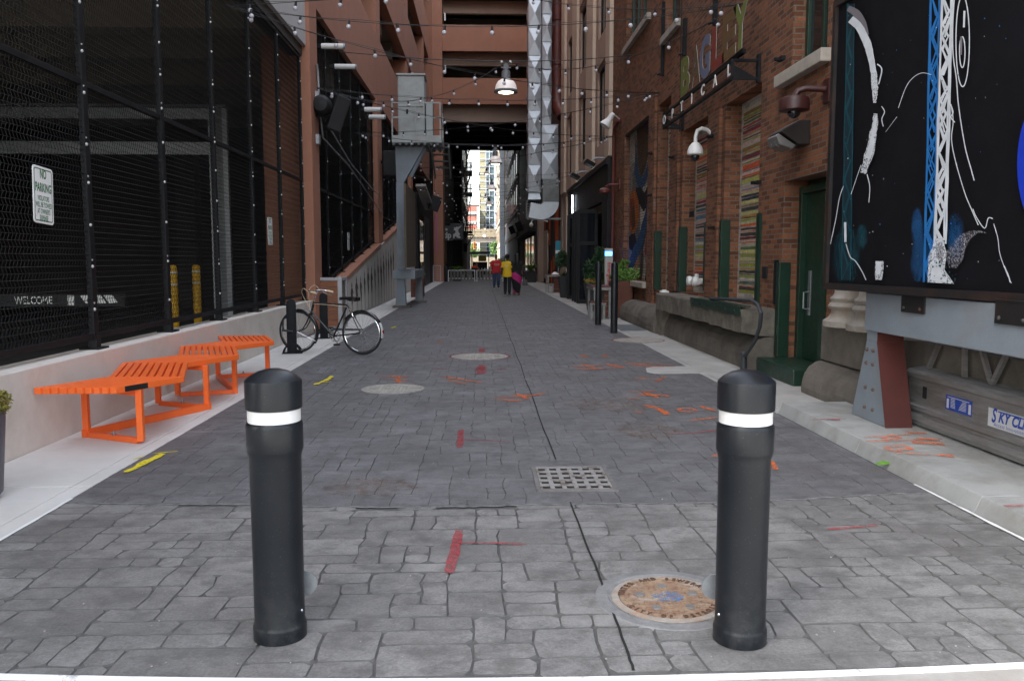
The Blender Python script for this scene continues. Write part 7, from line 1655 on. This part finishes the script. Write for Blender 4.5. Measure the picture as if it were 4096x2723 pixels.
SEAT = dict(lh=(-.095,0,.50), lk=(-.11,-.42,.50), la=(-.11,-.40,.10), lt=(-.11,-.55,.04), rh=(.095,0,.50), rk=(.11,-.42,.50), ra=(.11,-.40,.10), rt=(.11,-.55,.04))
def seated(label, loc, rz, col, hair, long_=False, skin=skin_d):
    def pp(t, V, D, cloth, sc_, g):
        shirt(cloth, V, D, col, g, .50, .7, .95, seat=1, sc_=sc_, t=t); trousers(cloth, V, D, mat('black trousers', (.012,.012,.014)), g); shoes(t, D, rubber, sc_)
        b = MB(sc_); b.ball((0,.015,1.26),.102,14,10,0,(.95,1.05,1))
        if long_: b.tube([(0,.07,1.24),(0,.10,1.1),(0,.11,.95)],[.08,.09,.05],10)
        b.build('hair', hair, t, smooth=True, world=False)
    t = thing('person', label, 'person', loc, rz); g = 1.0; sc_ = Matrix.Identity(4); dz = .43
    V = dict(pel=((0,0,.53),(.15,.12)), wai=((0,.0,.67),(.135,.10)), che=((0,-.02,.88),(.155,.105)), nkb=((0,-.03,1.01),(.085,.07)), nek=((0,-.04,1.08),.052), hd1=((0,-.05,1.145),(.066,.078)), hd2=((0,-.045,1.22),(.074,.092)), hd3=((0,-.03,1.29),(.055,.066)))
    D = dict(ls=(-.175,-.02,.97), le=(-.24,-.08,.72), lw=(-.12,-.30,.80), rs=(.175,-.02,.97), re=(.24,-.10,.74), rw=(.08,-.22,1.02)); D.update(SEAT)
    E = [('pel','wai'),('wai','che'),('che','nkb'),('nkb','nek'),('nek','hd1'),('hd1','hd2'),('hd2','hd3')]; rad_ = dict(s=.062, e=.044, w=.030, h=.088, k=.060, a=.040, t=.034)
    for n, p in D.items(): V[n] = (p, rad_[n[1]])
    for s in 'lr': E += [('che',s+'s'),(s+'s',s+'e'),(s+'e',s+'w'),('pel',s+'h'),(s+'h',s+'k'),(s+'k',s+'a'),(s+'a',s+'t')]
    vs, fs = skinned(V, E, 'pel'); b = MB(); b.add(vs, fs)
    for s, sg in (('l',-1),('r',1)): hand(b, D[s+'w'], Vector(D[s+'w'])-Vector(D[s+'e']), (-sg,-.2,0))
    b.tube([(0,-.135,1.235),(0,-.155,1.205),(0,-.14,1.192)],[.008,.016,.010],8); b.build('body', skin, t, smooth=60, world=False, fix=False)
    def cloth(nm, names, Rr, ed, root, m, lev=2, extra=None):
        VV = {n: (V[n][0] if n in V else None, r) for n, r in Rr.items()}
        for n, p in (extra or {}).items(): VV[n] = (p, Rr[n])
        v2, f2 = skinned(VV, ed, root, lev); q = MB(); q.add(v2, f2); return q.build(nm, m, t, smooth=60, world=False, fix=False)
    pp(t, V, D, cloth, sc_, g)
seated('person in orange shirt seated at the patio table, seen from behind', (-.55,62.4,0), PI - rad(40), mat('orange shirt', (.70,.09,.012), .8), hair_b)
seated('person in dark top seated on the right of the patio table, hand raised', (.75,64.3,0), rad(70), mat('dark shirt', (.015,.015,.017), .8), hair_b)
seated('person with long dark hair seated at the back of the patio, hand to face', (-.35,65.2,0), rad(-25), mat('dark shirt', (.015,.015,.017)), hair_b, True, skin_l)
# ---------------------------------------------------------------- spray paint marks on the ground
pr_ = paint_mat('red spray paint', (.40,.04,.05), (.30,.56), 22, .68); po = paint_mat('orange spray paint', (.85,.16,.015), (.36,.60), 30, .85); pol = paint_mat('worn orange spray paint', (.66,.17,.045), (.38,.60), 40, .85); pyl = paint_mat('yellow spray paint', (.75,.62,.02), (.28,.48), 34, .95); rustm = paint_mat('rust stain', (.20,.10,.045), (.46,.66), 12, .5)
marks = []
mk = [0]
def mark(pts, w, m, z=None, jit=.003, zz=0.0):      # photo points of the painted line, laid on the paving
    mk[0] += 1; rr = random.Random(mk[0]); Q = []; w = w * (1.5 if zz else 1.3) if m in (po, pol) else w
    for p, q in zip(pts[:-1], pts[1:]):
        A, B = G(*p, zz), G(*q, zz); n = max(2, int((B - A).length / .05))
        for k in range(n): Q.append(A.lerp(B, k / n))
    Q.append(G(*pts[-1], zz))
    N = len(Q); W = [w * (1 - .25 * abs(2*k/(N-1) - 1) ** 3) for k in range(N)]
    b = MB(); b.stroke([(q.x + rr.uniform(-jit,jit)*.4, q.y, zz + .0045 + .0004 * (mk[0] % 9)) for q in Q], W, nrm=(0,0,1), jit=jit, rng=rr)
    return struct(b.build('road_marking', m, fix=False))
d = lambda *a: [(x * 1.7364, y * 1.7364) for x, y in a]
# red
mark(d((1062,990),(1059,1032)), .055, pr_); mark(d((1062,1014),(1120,1015),(1175,1019)), .022, pr_)
mark(d((1058,1222),(1048,1270),(1034,1322)), .055, pr_); mark(d((1056,1252),(1130,1252),(1214,1256)), .022, pr_)
mark(d((1906,1221),(1965,1217),(2022,1212)), .03, pr_); mark(d((1545,1001),(1600,998),(1655,992)), .03, pr_)
mark(d((1110,803),(1110,812)), .10, pr_); mark(d((1108,842),(1107,862)), .12, pr_, jit=.03); mark(d((1096,852),(1122,847)), .06, pr_)
mark(d((998,850),(1030,850)), .07, pr_); mark(d((1145,851),(1166,850)), .07, pr_); mark(d((1440,778),(1475,777)), .06, pr_)
for (cx, cy, r) in ((-.03,12.74,.47),(2.93,15.2,.49)):
    b = MB(); n = 60; o = [(cx+r*math.cos(2*PI*k/n)*(1.02+.02*math.sin(k*2.1)), cy+r*math.sin(2*PI*k/n)*(1.02+.02*math.sin(k*3.3)), .0062) for k in range(n)]; i = [(cx+r*.955*math.cos(2*PI*k/n), cy+r*.955*math.sin(2*PI*k/n), .0062) for k in range(n)]
    b.add(o + i, [(k,(k+1)%n,n+(k+1)%n,n+k) for k in range(n)]); struct(b.build('road_marking', pr_, fix=False))
# yellow
mark(d((290,1089),(335,1066),(376,1046)), .06, pyl, jit=.01); mark(d((352,1046),(409,1041)), .02, pyl); mark(d((727,887),(748,878),(765,867)), .05, pyl, jit=.02); mark(d((738,882),(765,880)), .03, pyl); mark(d((902,756),(912,752)), .06, pyl); mark(d((308,1058),(330,1052)), .02, pyl)
# orange scribbles
for pts, w in (([(866,866),(905,872)],.04),([(895,866),(938,870)],.05),([(905,878),(940,876)],.05),([(915,868),(920,884)],.04),([(1020,868),(1112,882)],.05),([(1030,876),(1075,886)],.04),
    ([(1318,846),(1385,842)],.05),([(1330,852),(1420,848)],.05),([(1395,838),(1440,848)],.06),([(1440,836),(1500,841)],.06),([(1450,842),(1530,846)],.05),([(1340,838),(1375,852)],.04),([(1480,834),(1555,845)],.04),
    ([(1180,914),(1245,910)],.05),([(1150,922),(1200,924)],.05),([(1190,908),(1215,920)],.05),([(1210,915),(1260,905)],.04),([(1140,918),(1170,914)],.04),
    ([(1340,818),(1352,823)],.06),([(1390,818),(1398,822)],.06),([(1463,876),(1488,868)],.03),([(1478,872),(1520,876)],.025),([(1512,880),(1532,868)],.04),
    ([(1445,904),(1515,901)],.04),([(1470,910),(1535,912)],.06),([(1485,905),(1520,918)],.05),([(1440,920),(1475,918)],.04),([(1525,913),(1545,913)],.06),
    ([(1488,934),(1515,942),(1542,956)],.055),([(1462,950),(1480,952)],.04),([(1612,936),(1648,947)],.05),([(1590,970),(1650,962)],.045),([(1640,1052),(1660,1050)],.04),([(1774,1063),(1789,1084)],.05),([(960,790),(970,788)],.04),([(1005,786),(1020,789)],.05)):
    mark(d(*pts), w, po if w > .045 else pol, jit=.016)
c = G(1583*1.7364, 946*1.7364); b = MB(); b.stroke([(c.x + .085*math.cos(a), c.y + .10*math.sin(a), .0085) for a in [k*.42 - .4 for k in range(14)]], .04, nrm=(0,0,1), jit=.008, rng=R); struct(b.build('road_marking', po, fix=False))
for (x, y, rx_, ry_) in ((-.75,5.35,.30,.22),(1.45,7.1,.28,.35),(1.35,8.4,.5,.4)):
    b = MB(); b.poly([(x + rx_*math.cos(2*PI*k/28)*(1+.25*math.sin(k*1.9)), y + ry_*math.sin(2*PI*k/28)*(1+.2*math.cos(k*2.7)), .0042) for k in range(28)]); struct(b.build('pavement_stain', rustm, fix=False))
# marks on the raised slab at the right, z about .09
for pts, w, m in (([(1990,1008),(2080,1002),(2130,997)],.018,po),([(2085,996),(2135,999)],.04,po),([(1995,1018),(2090,1015),(2170,1012)],.016,po),([(2110,1010),(2165,1015)],.05,po),([(2100,1020),(2175,1024)],.06,po),([(2035,1034),(2065,1040),(2100,1035),(2080,1027),(2040,1031)],.03,po),([(2060,1045),(2120,1047),(2195,1051)],.018,po),([(2165,1050),(2198,1053)],.05,po),([(2030,1014),(2075,1010),(2060,1004),(2030,1010)],.025,po),
    ([(1868,968),(1910,966),(1948,966)],.022,pr_),([(1905,966),(1935,968)],.06,pr_),([(2312,1167),(2359,1166)],.035,pr_)):
    mark(d(*pts), w, m, zz=.0895, jit=.006)
for pts, w in (([(1700,840),(1740,838)],.05),([(1725,826),(1765,828)],.05),([(1790,835),(1815,836)],.05)): mark(d(*pts), w, pol, jit=.02)
# small natural litter: a green leaf by the kerb, pebbles and paint flecks on the paving
t = thing('fallen_leaf', 'single green leaf lying against the right kerb', 'leaf', (2.86, 5.9, 0)); p = G(2033*1.7364, 1072*1.7364)
b = MB(); q = [(0,0,.01),(.03,.015,.018),(.06,.02,.03),(.10,.01,.028),(.12,-.01,.02),(.09,-.03,.016),(.05,-.028,.012),(.02,-.018,.008)]; b.poly([(p.x-.06+x_, p.y+y_, z_) for x_, y_, z_ in q]); b.build('blade', leafm['bright'][0], t, fix=False)
b = MB(); rr = random.Random(31)
for _ in range(170):
    y = 2.95 + rr.random() ** 2 * 9; x = rr.uniform(-2.5, 2.8); s = rr.uniform(.002, .006); b.ball((x,y,.002), s, 5, 3, 0, (1,rr.uniform(.6,1.4),.6))
struct(b.build('gravel_specks', mat('pale grit', (.32,.31,.30), .8, var=.3, ns=30)), 'stuff')
